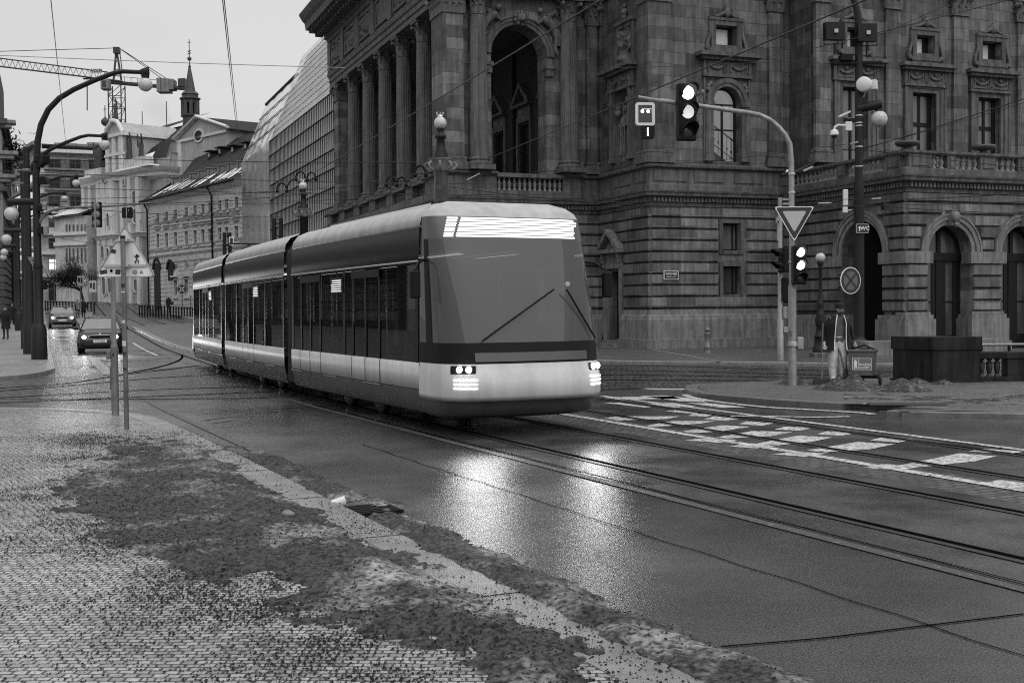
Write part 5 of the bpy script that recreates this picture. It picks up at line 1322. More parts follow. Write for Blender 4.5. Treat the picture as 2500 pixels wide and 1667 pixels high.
# ================================================================== CARS
M_CARD = mat('dark car paint', .012, .22, .1, .6)
M_CARG = mat('grey car paint', .09, .25, .3, .6)
M_CGL = glass('car glass', .3, .05, .3)
M_TYRE = mat('tyre rubber', .015, .8)
M_BEAM = mat('car headlamp', .9, .3, emit=40)
M_PLATE = mat('number plate', .7, .4)
M_INK = mat('black lettering', .01, .5)
M_WHT = mat('white lettering', .75, .5)
def make_car(name, label, loc, head, paint, plate=None, rails=True, grp=None):
    """estate car; local +y is the tail, -y the nose"""
    c = thing(name, label, 'car', loc, head, grp)
    W = .885
    # lower body: stations (y, half width, bottom, beltline, crown)
    stn = [(-2.28, .60, .34, .52, .02), (-2.24, .74, .24, .66, .03), (-2.12, .82, .2, .78, .05), (-1.85, .865, .2, .86, .06), (-1.3, W, .2, .93, .05), (-.95, W, .2, .97, .04), (-.2, W, .2, .97, 0), (.8, W, .2, .98, 0), (1.6, W - .01, .22, .99, 0), (2.05, .84, .26, .98, 0), (2.24, .76, .34, .93, 0), (2.28, .7, .42, .88, 0)]
    def sect(y, w_, zb, zt, cr):
        h = zt - zb; return [(0, y, zb), (w_ * .86, y, zb), (w_ * .97, y, zb + h * .14), (w_, y, zb + h * .45), (w_ * .985, y, zb + h * .8), (w_ * .93, y, zt), (w_ * .6, y, zt + cr * .8), (0, y, zt + cr)]
    b_ = MB()
    for s_ in (-1, 1):
        vs_ = [(p[0] * s_, p[1], p[2]) for st in stn for p in sect(*st)]; k = 8
        b_.add(vs_, [(i * k + j, i * k + j + 1, (i + 1) * k + j + 1, (i + 1) * k + j) for i in range(len(stn) - 1) for j in range(k - 1)], True)
        b_.add(vs_[:8], [tuple(range(8))]); b_.add(vs_[-8:], [tuple(range(8))])
    for s_ in (-1, 1):   # wheel arches
        for yy_ in (-1.38, 1.25): b_.tube([(s_ * (W + .0), yy_ + .37 * math.cos(a), .31 + .37 * math.sin(a)) for a in [PI * i / 10 for i in range(11)]], .035, 6)
    body = b_.build('body', paint, c)
    gs = [(-.98, .80, .96, .78, .985), (-.25, .80, .97, .62, 1.43), (.35, .80, .98, .615, 1.47), (1.2, .79, .99, .61, 1.45), (1.75, .78, .99, .585, 1.4), (2.14, .74, .98, .68, 1.02)]
    g_ = MB()
    for s_ in (-1, 1):
        vs_ = []
        for y, wb, zb, wt, zt in gs: vs_ += [(s_ * wb, y, zb), (s_ * wt, y, zt)]
        g_.add(vs_, [(2 * i, 2 * i + 1, 2 * i + 3, 2 * i + 2) for i in range(5)])
    g_.quad((-.78, -.985, .985), (.78, -.985, .985), (.615, -.26, 1.425), (-.615, -.26, 1.425)); g_.quad((-.68, 2.14, 1.02), (.68, 2.14, 1.02), (.58, 1.75, 1.395), (-.58, 1.75, 1.395))
    g_.build('windows', M_CGL, c)
    r_ = MB()
    vs_ = []
    for y, wb, zb, wt, zt in gs[1:5]:
        for e in (-1.02, -.8, 0, .8, 1.02): vs_.append((wt * e, y, zt + (.045 if e == 0 else .035 if abs(e) < 1 else -.012)))
    r_.add(vs_, [(i * 5 + j, i * 5 + j + 1, (i + 1) * 5 + j + 1, (i + 1) * 5 + j) for i in range(3) for j in range(4)], True); r_.build('roof', paint, c)
    p_ = MB()
    for s_ in (-1, 1):
        p_.tube([(s_ * .80, -1.0, .97), (s_ * .625, -.25, 1.44)], .035, 6); p_.tube([(s_ * .805, .35, .97), (s_ * .62, .32, 1.47)], .04, 6); p_.tube([(s_ * .79, 1.25, .98), (s_ * .61, 1.15, 1.45)], .045, 6); p_.tube([(s_ * .75, 2.16, .98), (s_ * .59, 1.74, 1.41)], .05, 6)
    p_.build('pillar', paint, c)
    if rails:
        for s_ in (-1, 1): q = MB(); q.tube([(s_ * .56, -.15, 1.47), (s_ * .56, 0, 1.53), (s_ * .55, 1.4, 1.52), (s_ * .54, 1.6, 1.44)], .018, 6); q.build('roof_rail', M_CHR, c)
    for s_ in (-1, 1):
        q = MB(); q.bbox(s_ * 1.0 - .1, s_ * 1.0 + .1, -.82, -.7, .96, 1.1, .03); q.box(min(s_ * .82, s_ * .92), max(s_ * .82, s_ * .92), -.78, -.72, .98, 1.02); q.build('wing_mirror', paint, c)
        q = MB(); q.add([(s_ * .46, -2.262, .62), (s_ * .74, -2.15, .63), (s_ * .79, -2.0, .76), (s_ * .5, -2.19, .745)], [(0, 1, 2, 3)]); q.add([(s_ * .46, -2.20, .62), (s_ * .74, -2.1, .63), (s_ * .79, -1.95, .76), (s_ * .5, -2.14, .745)], [(0, 1, 2, 3)]); hl = q.build('headlight', M_CHR, c)
        q = MB(); q.ball((s_ * .62, -2.25, .685), .085, 12, 8, (1, .5, .9)); q.build('lens', M_BEAM, hl)
        q = MB(); q.ball((s_ * .6, -2.25, .36), .045, 10, 6, (1, .4, 1)); q.build('fog_lamp', M_CHR, c)
        for yy_ in (-1.38, 1.25):
            q = MB(); Mx = Matrix.Rotation(PI / 2, 4, 'Y'); q.lathe([(.2, -.1), (.29, -.1), (.315, -.06), (.315, .06), (.29, .1), (.2, .1)], 24, (s_ * .8, yy_, .315), True, Mx); w_ = q.build('wheel', M_TYRE, c)
            q = MB(); q.lathe([(.0, .09), (.05, .1), (.06, .085), (.2, .08), (.21, .06)], 20, (s_ * .8, yy_, .315), True, Matrix.Rotation(s_ * PI / 2, 4, 'Y')); q.build('rim', M_CHR, w_)
    q = MB(); q.bbox(-.42, .42, -2.285, -2.2, .6, .745, .02); gr_ = q.build('grille', M_TB, c)
    q = MB(); q.tube([(-.43, -2.285, .74), (-.3, -2.295, .755), (.3, -2.295, .755), (.43, -2.285, .74), (.4, -2.29, .61), (-.4, -2.29, .61), (-.43, -2.285, .74)], .012, 5); q.build('grille_trim', M_CHR, gr_)
    q = MB(); q.lathe([(.0, .02), (.045, .02), (.05, .0)], 14, (0, -2.28, .79), True, Matrix.Rotation(PI / 2, 4, 'X')); q.build('badge', M_CHR, c)
    q = MB(); q.bbox(-.6, .6, -2.285, -2.2, .25, .4, .03); q.build('air_intake', M_TB, c)
    q = MB(); q.bbox(-.26, .26, -2.305, -2.285, .455, .565, .006); pl_ = q.build('number_plate', M_PLATE, c)
    if plate:
        t_ = text_mb(plate, .1, Matrix.Translation((0, -2.308, .51)) @ Matrix.Rotation(PI / 2, 4, 'X'), .001); t_.build('plate_lettering', M_INK, pl_)
    q = MB()
    for s_ in (-1, 1): q.bbox(s_ * .36 - .24, s_ * .36 + .24, .1, .25, .7, 1.12, .06); q.bbox(s_ * .36 - .13, s_ * .36 + .13, .13, .22, 1.13, 1.33, .05)
    q.bbox(-.7, .7, -.75, -.5, .8, .98, .05); q.build('front_seat', M_SEAT, c)
    return c
sdir = math.atan(.39)
c1 = make_car('parked_car' if False else 'car', 'dark estate car with roof rails and lit headlights waiting at the crossing', gp(248, 859), sdir - .06, M_CARD, '6T6 0806')
p2 = at(152, 799, 84); c2 = make_car('car', 'grey hatchback with blazing headlights farther up the avenue', (p2.x, p2.y, gz(p2.x, p2.y)), sdir, M_CARG, None, False)
for c, e in ((c1, 600), (c2, 1300)):
    h = c.rotation_euler.z; f = Vector((math.sin(h), -math.cos(h), 0)); r = Vector((math.cos(h), math.sin(h), 0))
    for s_ in (-1, 1):
        p = Vector(c.location) + f * 2.36 + r * (.62 * s_) + Vector((0, 0, .68)); spot('headlight_beam', p, p + f * 10 + Vector((0, 0, -.45)), e, 60, .08)

# ================================================================== SIGNALS, POLES, SIGNS
M_GALV = mat('galvanised steel', .26, .5, .3, .5, .3, 6, .2, .3, 40)
M_GALV2 = mat('stained galvanised post', .15, .55, .2, .5, .45, 5, .3, .3, 40)
M_BLK = mat('matt black casing', .008, .55, 0, .15)
M_POLE = mat('black cast iron', .012, .5, 0, .25, .4, 6)
M_ON = mat('lit signal lens', .9, .3, emit=4.5)
M_ON2 = mat('lit signal lens striped', .8, .3, emit=.6)
M_OFF = mat('unlit signal lens', .03, .15)
M_SIGNW = mat('white sign face', .75, .35, 0, .5, .08, 3)
M_SIGNG = mat('grey sign face', .42, .4, 0, .5, .1, 4)
M_SIGND = mat('dark sign colour', .02, .35)
M_ALU = mat('sign back aluminium', .7, .5, .1, .5, .18, 3, .2)
M_GLOBE = mat('frosted globe', .5, .35, 0, .5, .12, 9)
M_PLAST = mat('white plastic housing', .62, .4)
# cells on the globes
N, L, b = nodes(M_GLOBE)
vo = N.new('ShaderNodeTexVoronoi'); vo.feature = 'DISTANCE_TO_EDGE'; vo.inputs['Scale'].default_value = 9.5; tcx = N.new('ShaderNodeTexCoord'); L.new(tcx.outputs['Object'], vo.inputs['Vector'])
mr = N.new('ShaderNodeMapRange'); mr.inputs[1].default_value = .01; mr.inputs[2].default_value = .035; mr.inputs[3].default_value = .3; mr.inputs[4].default_value = 1; L.new(vo.outputs['Distance'], mr.inputs[0])
old = b.inputs['Base Color'].links[0].from_socket; mu = N.new('ShaderNodeMath'); mu.operation = 'MULTIPLY'; L.new(old, mu.inputs[0]); L.new(mr.outputs[0], mu.inputs[1]); L.new(mu.outputs[0], b.inputs['Base Color'])
def signal(name, label, loc, yaw, n=3, lit=(), s=.3, grp=None, mats=None):
    """vertical signal head; faces local -y; loc is the centre"""
    t = thing(name, label, 'traffic light', loc, yaw, grp); h = s * n
    q = MB(); q.bbox(-s * .52, s * .52, -.06, .12, -h / 2, h / 2, .02); q.build('casing', M_BLK, t)
    for i in range(n):
        z = h / 2 - s * (i + .5)
        q = MB(); q.lathe([(.0, .03), (s * .2, .025), (s * .34, .01), (s * .36, 0)], 22, (0, -.062, z), True, Matrix.Rotation(PI / 2, 4, 'X')); q.build('lens', (mats or {}).get(i, M_ON) if i in lit else M_OFF, t)
        q = MB(); vs_ = []
        for k in range(17):
            a = math.radians(-25 + 230 * k / 16); l_ = .26 * s / .3 * (.35 + .65 * max(0, math.sin(a)) ** .6) if math.sin(a) > 0 else .09 * s / .3
            for r_ in (.40, .425): vs_ += [(s * r_ * math.cos(a), -.06, z + s * r_ * math.sin(a)), (s * r_ * .98 * math.cos(a), -.06 - l_, z + s * r_ * .98 * math.sin(a))]
        q.add(vs_, [(4 * k, 4 * k + 1, 4 * k + 5, 4 * k + 4) for k in range(16)] + [(4 * k + 2, 4 * k + 3, 4 * k + 7, 4 * k + 6) for k in range(16)] + [(4 * k + 1, 4 * k + 3, 4 * k + 7, 4 * k + 5) for k in range(16)], True); q.build('visor', M_BLK, t)
    return t
MD = 24.5
def A(px, py, d=MD): return at(px, py, d)
base = gp(1935, 951); MD = base.y
mast = thing('traffic_mast', 'galvanised traffic mast with a curved arm reaching over the carriageway', 'traffic mast', (base.x, base.y, .09))
def rel(o, pts): return [tuple(Vector(p) - Vector(o.location)) for p in pts]
q = MB(); q.tube(rel(mast, [(base.x, base.y, .05), A(1934, 700), A(1934, 690), A(1932, 395)]), [.085, .08, .06, .055], 14); q.lathe([(.11, .9), (.1, .98), (.085, 1.0)], 14, rel(mast, [(base.x, base.y, 0)])[0]); q.build('pole', M_GALV, mast)
q = MB(); q.tube(rel(mast, [tuple(p) for p in [A(1932, 398), A(1928, 351), A(1917, 330), A(1902, 312), A(1880, 293), A(1854, 281), A(1822, 275), A(1791, 271), A(1717, 260), A(1655, 252)]]), [.058, .056, .054, .052, .05, .05, .05, .048, .046, .045], 12); q.tube(rel(mast, [A(1655, 252), A(1612, 246), A(1610, 246), A(1558, 237)]), [.048, .048, .034, .03], 10); q.build('arm', M_GALV, mast)
q = MB()
for py in (425, 470, 640): c = rel(mast, [A(1933, py)])[0]; q.lathe([(.07, -.02), (.072, 0), (.07, .02)], 14, c)
q.build('band', M_CHR, mast)
q = MB(); c = rel(mast, [A(1953, 838)])[0]; q.bbox(c[0] - .07, c[0] + .07, c[1] - .06, c[1] + .06, c[2] - .13, c[2] + .13, .02); q.build('junction_box', M_GALV, mast)
tm = text_mb('5', .16, Matrix.Translation(Vector(rel(mast, [A(1926, 815)])[0]) + Vector((0, -.11, 0))) @ Matrix.Rotation(PI / 2, 4, 'X')); tm.build('pole_number', M_INK, mast)
p = A(1674, 277); signal('traffic_light', 'black three-lamp traffic light hung on the mast arm with upper lamps lit', (p.x, p.y - .14, p.z), math.radians(14), 3, (0, 1), .385, 'traffic lights on the mast', {1: M_ON2})
p = A(1947, 648); signal('traffic_light', 'black three-lamp traffic light on the mast pole below the triangular sign', (p.x, p.y - .16, p.z), math.radians(6), 3, (0, 1), .265, 'traffic lights on the mast')
# white framed mirror, its reflections added as glowing parts, and the small tram signal below
p = A(1574, 280); t = thing('traffic_mirror', 'white-framed dark mirror with two bright reflected headlights at the tip of the mast arm', 'traffic mirror', (p.x, p.y - .05, p.z), math.radians(5))
q = MB(); hw_, hh = .2, .24
def rrect(hw_, hh, r, n=5):
    out = []
    for cx0, cz0, a0 in ((hw_ - r, hh - r, 0), (-hw_ + r, hh - r, 90), (-hw_ + r, -hh + r, 180), (hw_ - r, -hh + r, 270)):
        for i in range(n + 1): a = math.radians(a0 + 90 * i / n); out.append((cx0 + r * math.cos(a), cz0 + r * math.sin(a)))
    return out
O = rrect(.2, .235, .06); I = rrect(.145, .18, .012)
q.wall(O, [I], lambda u, d, z: (u, d - .03, z), .06); q.build('frame', M_PLAST, t)
q = MB(); q.box(-.15, .15, .0, .03, -.185, .185); q.build('mirror_face', mat('dark mirror', .02, .12, 0, .9), t)
for s_ in (-.055, .065): q = MB(); q.ball((s_, -.012, .055), .033, 12, 8, (1, .5, 1)); q.build('lamp', M_ON, t)  # glowing balls stand for headlights reflected in the mirror
q = MB(); q.box(-.06, .14, -.006, .002, .1, .108); q.build('reflected_bar', M_ON2, t)  # glowing bar, part of the same painted reflection
p = A(1580, 325); t = thing('tram_signal', 'small black tram signal with a vertical row of lit dots below the white-framed panel', 'tram signal', (p.x, p.y - .05, p.z), math.radians(5))
q = MB(); q.ext([(-.15, -.04, .13), (.15, -.04, .13), (.13, -.04, -.12), (-.13, -.04, -.12)], (0, .16, 0)); q.build('casing', M_BLK, t)
q = MB()
for i in range(4): q.ball((0.0, -.045, .075 - i * .045), .017, 8, 6)
q.build('lit_dots', M_ON, t)
q = MB(); q.tube([(p.x, p.y, p.z + .13), (p.x, p.y, p.z + .2)], .02, 6); 
# detector camera on the arm
p = A(1705, 232); t = thing('detector_camera', 'grey detector camera on a twin stalk above the mast arm', 'camera', p, 0)
q = MB(); q.tube([(-.02, 0, -.05), (-.02, 0, -.27)], .014, 6); q.tube([(.07, 0, -.03), (.07, 0, -.27)], .014, 6); q.build('stalk', M_GALV, t)
q = MB(); q.tube([(-.13, -.08, -.04), (-.02, 0, .02), (.02, 0, .03)], .045, 10); q.tube([(.03, -.1, .04), (.09, 0, .06)], .045, 10); q.build('camera_body', M_GALV2, t)
# give-way sign
def tri_sign(name, label, centre, w_, down, yaw, back=False):
    t = thing(name, label, 'road sign', centre, yaw); h = w_ * .866; r_ = w_ * .05
    def tri(k):
        P = [(0, h * 2 / 3 * k), (-w_ / 2 * k, -h / 3 * k), (w_ / 2 * k, -h / 3 * k)]; out = []
        for i in range(3):
            a, b2, c = P[i - 1], P[i], P[(i + 1) % 3]; u = Vector((a[0] - b2[0], a[1] - b2[1])).normalized(); v = Vector((c[0] - b2[0], c[1] - b2[1])).normalized(); B = Vector(b2)
            p0 = B + u * r_ * 1.4; p1 = B + v * r_ * 1.4
            for f in (0, .25, .5, .75, 1): out.append(tuple((1 - f) ** 2 * p0 + 2 * f * (1 - f) * B + f * f * p1))
        return [(x, -z if down else z) for x, z in out]
    return t, tri
p = A(1936, 541); t, tri = tri_sign('give_way_sign', 'white give-way triangle with a dark border pointing down on the mast', (p.x, p.y - .12, p.z + .06), .82, True, 0)
q = MB(); q.ext([(x, 0, z) for x, z in tri(1)], (0, .025, 0)); q.build('plate', M_SIGNW, t)
q = MB(); q.wall(tri(.93), [tri(.62)], lambda u, d, z: (u, d - .004, z), .003); q.build('border', M_SIGND, t)
q = MB(); q.ext([(x, -.0065, z) for x, z in tri(.6)], (0, .003, 0)); q.build('face', M_SIGNG, t)

# second pole with pedestrian heads, farther back
b2 = gp(1905, 888); t = thing('signal_post', 'slim grey signal post behind the mast with black hooded heads', 'signal post', b2)
D2 = b2.y
q = MB(); q.tube([(0, 0, 0), (0, 0, .0 + rel(t, [at(1905, 780, D2)])[0][2]), (0, 0, rel(t, [at(1905, 778, D2)])[0][2]), (0, 0, rel(t, [at(1908, 483, D2)])[0][2])], [.1, .1, .075, .065], 10); q.build('pole', M_GALV, t)
q = MB(); q.m = 0
for py in (487, 498):
    c = Vector(rel(t, [at(1920, py, D2)])[0]); q.box(c.x - .12, c.x + .12, c.y - .05, c.y + .05, c.z - .03, c.z + .03)
for px, y0, y1 in ((1899, 530, 545), (1902, 540, 588)): a = Vector(rel(t, [at(px, y0, D2)])[0]); c = Vector(rel(t, [at(px, y1, D2)])[0]); q.box(a.x - .06, a.x + .06, -.05, .05, c.z, a.z)
for y0, y1, px in ((748, 778, 1916), (798, 812, 1917)): a = Vector(rel(t, [at(px, y0, D2)])[0]); c = Vector(rel(t, [at(px, y1, D2)])[0]); q.bbox(a.x - .07, a.x + .07, -.08, .08, c.z, a.z, .02)
q.build('junction_box', M_GALV, t)
p = at(1909, 636, D2); signal('pedestrian_signal', 'black two-lamp hooded signal head turned sideways on the slim post', (p.x - .02, p.y - .2, p.z), math.radians(-72), 2, (), .36, 'heads on the slim post')
p = at(1917, 706, D2); signal('pedestrian_signal', 'pale two-lamp signal head seen edge-on beside the mast pole', (p.x + .02, p.y + .02, p.z), math.radians(80), 2, (), .34, 'heads on the slim post')

# big black pole with floodlights, dish, lamp and cameras
b3 = gp(2097, 872); BD = b3.y
bp_ = thing('utility_pole', 'thick black pole carrying floodlights, a dish, cameras and a globe lamp', 'pole', b3)
def Q(px, py, d=None): return Vector(at(px, py, d or BD)) - b3
q = MB(); zt = Q(2095, 440).z
q.lathe([(.36, 0), (.38, .1), (.37, .45), (.3, .56), (.19, .62), (.175, .7), (.165, zt - .4), (.16, zt - .15), (.13, zt), (.125, zt + .05), (.12, Q(2083, 60).z)], 22)
tpz = Q(2083, 60).z
q.tube([(0, 0, tpz - .05), (-.03, 0, tpz + .35), (-.18, 0, tpz + .9), (-.5, 0, tpz + 1.4), (-1.0, 0, tpz + 1.75)], [.12, .115, .11, .1, .095], 12); q.build('pole', M_POLE, bp_)
q = MB()
for py in (283, 301, 308, 359, 407, 449): z = Q(2088, py).z; q.lathe([(.135, z - .018), (.138, z), (.135, z + .018)], 16)
q.build('band', M_CHR, bp_)
q = MB(); z = Q(2083, 150).z; q.box(-.85, .75, -.1, .1, z - .1, z - .02); q.box(-.62, -.25, -.2, .2, z, z + .2); q.build('crossarm', M_BLK, bp_)
def floodlight(label, px, py):
    p = at(px, py, BD); t = thing('floodlight', label, 'floodlight', (p.x, p.y - .1, p.z), 0, 'floodlights on the black pole')
    q = MB(); q.ext([(-.32, -.22, -.28), (.3, -.22, -.3), (.32, -.1, .3), (-.3, -.1, .3)], (0, .42, .04)); q.build('housing', M_BLK, t)
    q = MB(); q.box(-.06, .06, -.255, -.2, -.08, .04); q.build('rating_plate', M_SIGNG, t)
    q = MB(); q.tube([(-.34, 0, .1), (-.34, 0, -.4), (.34, 0, -.4), (.34, 0, .1)], .018, 6); q.tube([(0, 0, -.4), (0, 0, -.75)], .03, 6); q.build('yoke', M_BLK, t)
floodlight('boxy black floodlight left of the black pole top', 2035, 80); floodlight('boxy black floodlight right of the black pole top', 2113, 84)
p = at(2105, 211, BD); t = thing('satellite_dish', 'round white antenna drum with a box behind it on the black pole', 'antenna', (p.x, p.y - .25, p.z), math.radians(-30))
q = MB(); q.lathe([(.0, .2), (.2, .19), (.245, .15), (.25, 0), (.2, -.12), (.1, -.16)], 26, (0, 0, 0), True, Matrix.Rotation(PI / 2, 4, 'X')); q.build('drum', M_PLAST, t)
q = MB(); q.bbox(.12, .36, .1, .3, -.16, .16, .02); q.tube([(.05, .1, -.15), (-.1, .25, -.35)], .03, 6); q.build('box', M_PLAST, t)
def globe_lamp_arm(label, c_world, barrel_from, d, rg, grp):
    t = thing('globe_lamp', label, 'lamp', c_world, 0, grp)
    q = MB(); q.ball((0, 0, 0), rg, 22, 14); q.build('globe', M_GLOBE, t)
    q = MB(); a = Vector(barrel_from) - Vector(c_world); q.tube([a, (0, -.02, rg * 1.75), (.06, -.03, rg * 1.78)], rg * .55, 14); q.lathe([(rg * .45, rg * .85), (rg * .5, rg * 1.1), (rg * .4, rg * 1.2)], 14); q.build('barrel', M_POLE, t)
    return t
p = at(2144, 292, BD); globe_lamp_arm('frosted globe lamp under a stout barrel arm on the black pole', (p.x, p.y - .1, p.z), at(2092, 266, BD), BD, .27, None)
p = at(2037, 328, BD); t = thing('dome_camera', 'white dome camera on a curved bracket left of the black pole', 'camera', p)
q = MB(); q.lathe([(.03, .16), (.1, .14), (.14, .06), (.145, -.03)], 16); q.tube([(0, 0, .15), (.02, 0, .24), (.14, 0, .3), (.38, 0, .27)], .04, 8); q.bbox(.36, .58, -.06, .06, .1, .4, .02); q.build('housing', M_PLAST, t)
q = MB(); q.ball((0, 0, -.04), .1, 14, 8); q.build('dome', M_SIGND, t)
p = at(2062, 279, BD); t = thing('bullet_camera', 'slim white camera angled down beside the black pole', 'camera', p, math.radians(20))
q = MB(); q.ext([(-.22, -.05, -.12), (.2, -.05, .06), (.2, -.05, .12), (-.22, -.05, -.06)], (0, .1, 0)); q.build('housing', M_PLAST, t); q = MB(); q.tube([(.02, 0, -.02), (.1, 0, -.12), (.25, 0, -.12)], .02, 6); q.build('bracket', M_GALV, t)
p = at(2064, 483, BD); t = thing('antenna_box', 'tall narrow white antenna box left of the black pole', 'antenna', p)
q = MB(); q.bbox(-.08, .08, -.06, .06, -.26, .27, .02); q.build('upper_housing', M_PLAST, t); q = MB(); q.bbox(-.09, .07, -.06, .06, -.5, -.3, .02); q.tube([(.05, 0, -.42), (.2, 0, -.4)], .02, 6); q.build('lower_housing', M_PLAST, t)
p = at(2098, 559, BD); t = thing('toilet_sign', 'small dark WC sign with an arrow on the black pole', 'sign', (p.x + .03, p.y - .23, p.z))
q = MB(); q.ext([(x, 0, z) for x, z in rrect(.205, .155, .03)], (0, .03, 0)); q.build('plate', M_SIGND, t)
q = MB(); q.wall(rrect(.2, .15, .03), [rrect(.185, .135, .025)], lambda u, d, z: (u, d - .004, z), .003); q.build('border', M_SIGNG, t)
text_mb('WC', .17, Matrix.Translation((.085, -.004, .0)) @ Matrix.Rotation(PI / 2, 4, 'X'), .002, bold=True).build('lettering', M_WHT, t)
q = MB(); q.wall([(-.16, .0), (-.09, .075), (-.02, 0), (-.05, -.0), (-.05, .01), (-.07, .03), (-.07, -.08), (-.11, -.08), (-.11, .03), (-.13, .01)][::-1], [], lambda u, d, z: (u, d - .005, z), .002); q.build('arrow', M_WHT, t)
p = at(2077, 685, BD - 1.2); t = thing('no_stopping_sign', 'round no-stopping sign with a dark cross beside the black pole', 'road sign', p, math.radians(28))
n_ = 36; cir = lambda r: [(r * math.cos(2 * PI * i / n_), r * math.sin(2 * PI * i / n_)) for i in range(n_)]
q = MB(); q.ext([(x, 0, z) for x, z in cir(.43)], (0, .025, 0)); q.build('plate', M_SIGNW, t)
q = MB(); q.wall(cir(.405), [cir(.3)], lambda u, d, z: (u, d - .003, z), .002); q.build('border', M_SIGND, t)
q = MB(); q.ext([(x, -.002, z) for x, z in cir(.302)], (0, .001, 0)); q.build('face', mat('mid grey sign face', .1, .4), t)
q = MB()
for a in (45, 135): c_, s_ = math.cos(math.radians(a)), math.sin(math.radians(a)); q.ext([(c_ * u - s_ * v, -.005, s_ * u + c_ * v) for u, v in ((-.31, -.04), (.31, -.04), (.31, .04), (-.31, .04))], (0, .002, 0))
q.build('cross', M_SIGND, t)
q = MB(); q.box(-.1, .45, .03, .06, .18, .24); q.box(-.1, .45, .03, .06, -.24, -.18); q.tube([(.3, .1, .21), (.45, 1.0, .21)], .03, 6); q.tube([(.3, .1, -.21), (.45, 1.0, -.21)], .03, 6); q.build('bracket', M_BLK, t)
# cast iron lamp post with crowned globe
def ornate_post(label, loc, H, rg, scale, grp=None):
    t = thing('lamp_post', label, 'lamp post', loc, 0, grp); k = scale; zt = H - rg * 1.9
    q = MB(); q.bbox(-.36 * k, .36 * k, -.36 * k, .36 * k, 0, .32 * k, .03); q.build('stone_base', S_MO, t)
    pr = [(.3, .32), (.3, .5), (.24, .56), (.22, .9), (.26, .95), (.19, 1.0), (.15, 1.3), (.19, 1.36), (.19, 1.45), (.22, 1.6), (.16, 1.75), (.17, 1.85), (.12, 1.9), (.14, 2.05), (.12, 2.15), (.15, 2.25), (.09, 2.32), (.1, 2.5), (.075, 2.6)]
    pr = [(r * k, z * k) for r, z in pr]; pr += [(.06 * k, zt - .3 * k), (.08 * k, zt - .27 * k), (.07 * k, zt - .2 * k), (.1 * k, zt - .1 * k), (.16 * k, zt), (.1 * k, zt + .02)]
    q = MB(); q.lathe(pr, 16); q.build('post', M_POLE, t)
    q = MB(); q.ball((0, 0, zt + rg), rg, 20, 12); q.build('globe', M_GLOBE, t)
    q = MB(); q.lathe([(rg * .5, zt + rg * 1.9), (rg * .55, zt + rg * 2.1), (rg * .4, zt + rg * 2.15), (rg * .4, zt + rg * 2.3), (rg * .6, zt + rg * 2.4)], 14)
    for i in range(8): a = i * PI / 4; q.tube([(rg * .55 * math.cos(a), rg * .55 * math.sin(a), zt + rg * 2.35), (rg * .7 * math.cos(a), rg * .7 * math.sin(a), zt + rg * 2.75)], [rg * .08, .004], 5)
    q.build('crown', M_GALV2, t); return t
p = gp(2003, 880); zt_ = at(2005, 618, p.y).z; ornate_post('slim black lamp post with a crowned globe before the left arch of the terrace', p, zt_, .15, .8)
# tall globes over the tram roof and beyond: iron shaft on a stone pillar with a scrolled collar
def pillar_lamp(label, px, pyg, pyc, d, rg):
    """rg globe radius in metres, pyc image row of the collar foot"""
    g0 = at(px, pyg, d); b0 = Vector((g0.x, g0.y, gz(g0.x, g0.y))); t = thing('pillar_lamp', label, 'lamp', b0, 0, 'globe lamps on tall pillars')
    zg = g0.z - b0.z; zc = at(px, pyc, d).z - b0.z; k = rg
    q = MB(); q.lathe([(k * 1.5, 0), (k * 1.5, .6), (k * 1.15, .8), (k * 1.05, zc - k * 2.1), (k * 1.2, zc - k * 2)], 18); q.build('pillar', M_POLE if 'far' in label else M_GALV2, t)
    q = MB(); q.lathe([(k * 1.2, zc - k * 2), (k * 1.5, zc - k * 1.6), (k * 1.35, zc - k * .6), (k * 1.9, zc - k * .2), (k * 1.9, zc)], 18)
    for i in range(8):
        a = i * PI / 4; q.tube([(k * 1.4 * math.cos(a), k * 1.4 * math.sin(a), zc - k * 1.9), (k * 2.3 * math.cos(a), k * 2.3 * math.sin(a), zc - k * 1.5), (k * 2.5 * math.cos(a), k * 2.5 * math.sin(a), zc - k * .9), (k * 2.0 * math.cos(a), k * 2.0 * math.sin(a), zc - k * .6)], k * .22, 6)
    q.build('scroll_collar', S_MOP, t)
    q = MB(); h = zg - zc; q.lathe([(k * 1.2, zc), (k * 1.15, zc + h * .08), (k * .7, zc + h * .3), (k * .62, zc + h * .55), (k * .9, zc + h * .58), (k * .9, zc + h * .66), (k * .5, zc + h * .7), (k * .55, zc + h * .8), (k * .7, zg - k * .95), (k * .55, zg - k * .8)], 16); q.build('neck', M_POLE, t)
    q = MB(); q.ball((0, 0, zg), k, 22, 14); q.build('globe', M_GLOBE, t)
    q = MB(); q.lathe([(k * .45, zg + k * .88), (k * .48, zg + k * 1.2), (k * .35, zg + k * 1.25), (k * .55, zg + k * 1.4)], 14)
    for i in range(8): a = i * PI / 4; q.tube([(k * .5 * math.cos(a), k * .5 * math.sin(a), zg + k * 1.35), (k * .62 * math.cos(a), k * .62 * math.sin(a), zg + k * 1.75)], [k * .07, .004], 5)
    q.build('crown', M_CHR, t)
pillar_lamp('globe lamp with a spiked crown on a pillar right behind the tram roof', 1075, 301, 388, 31, .165)
pillar_lamp('globe lamp on a far dark pillar in front of the shingled glass block', 740, 454, 510, 44, .15)
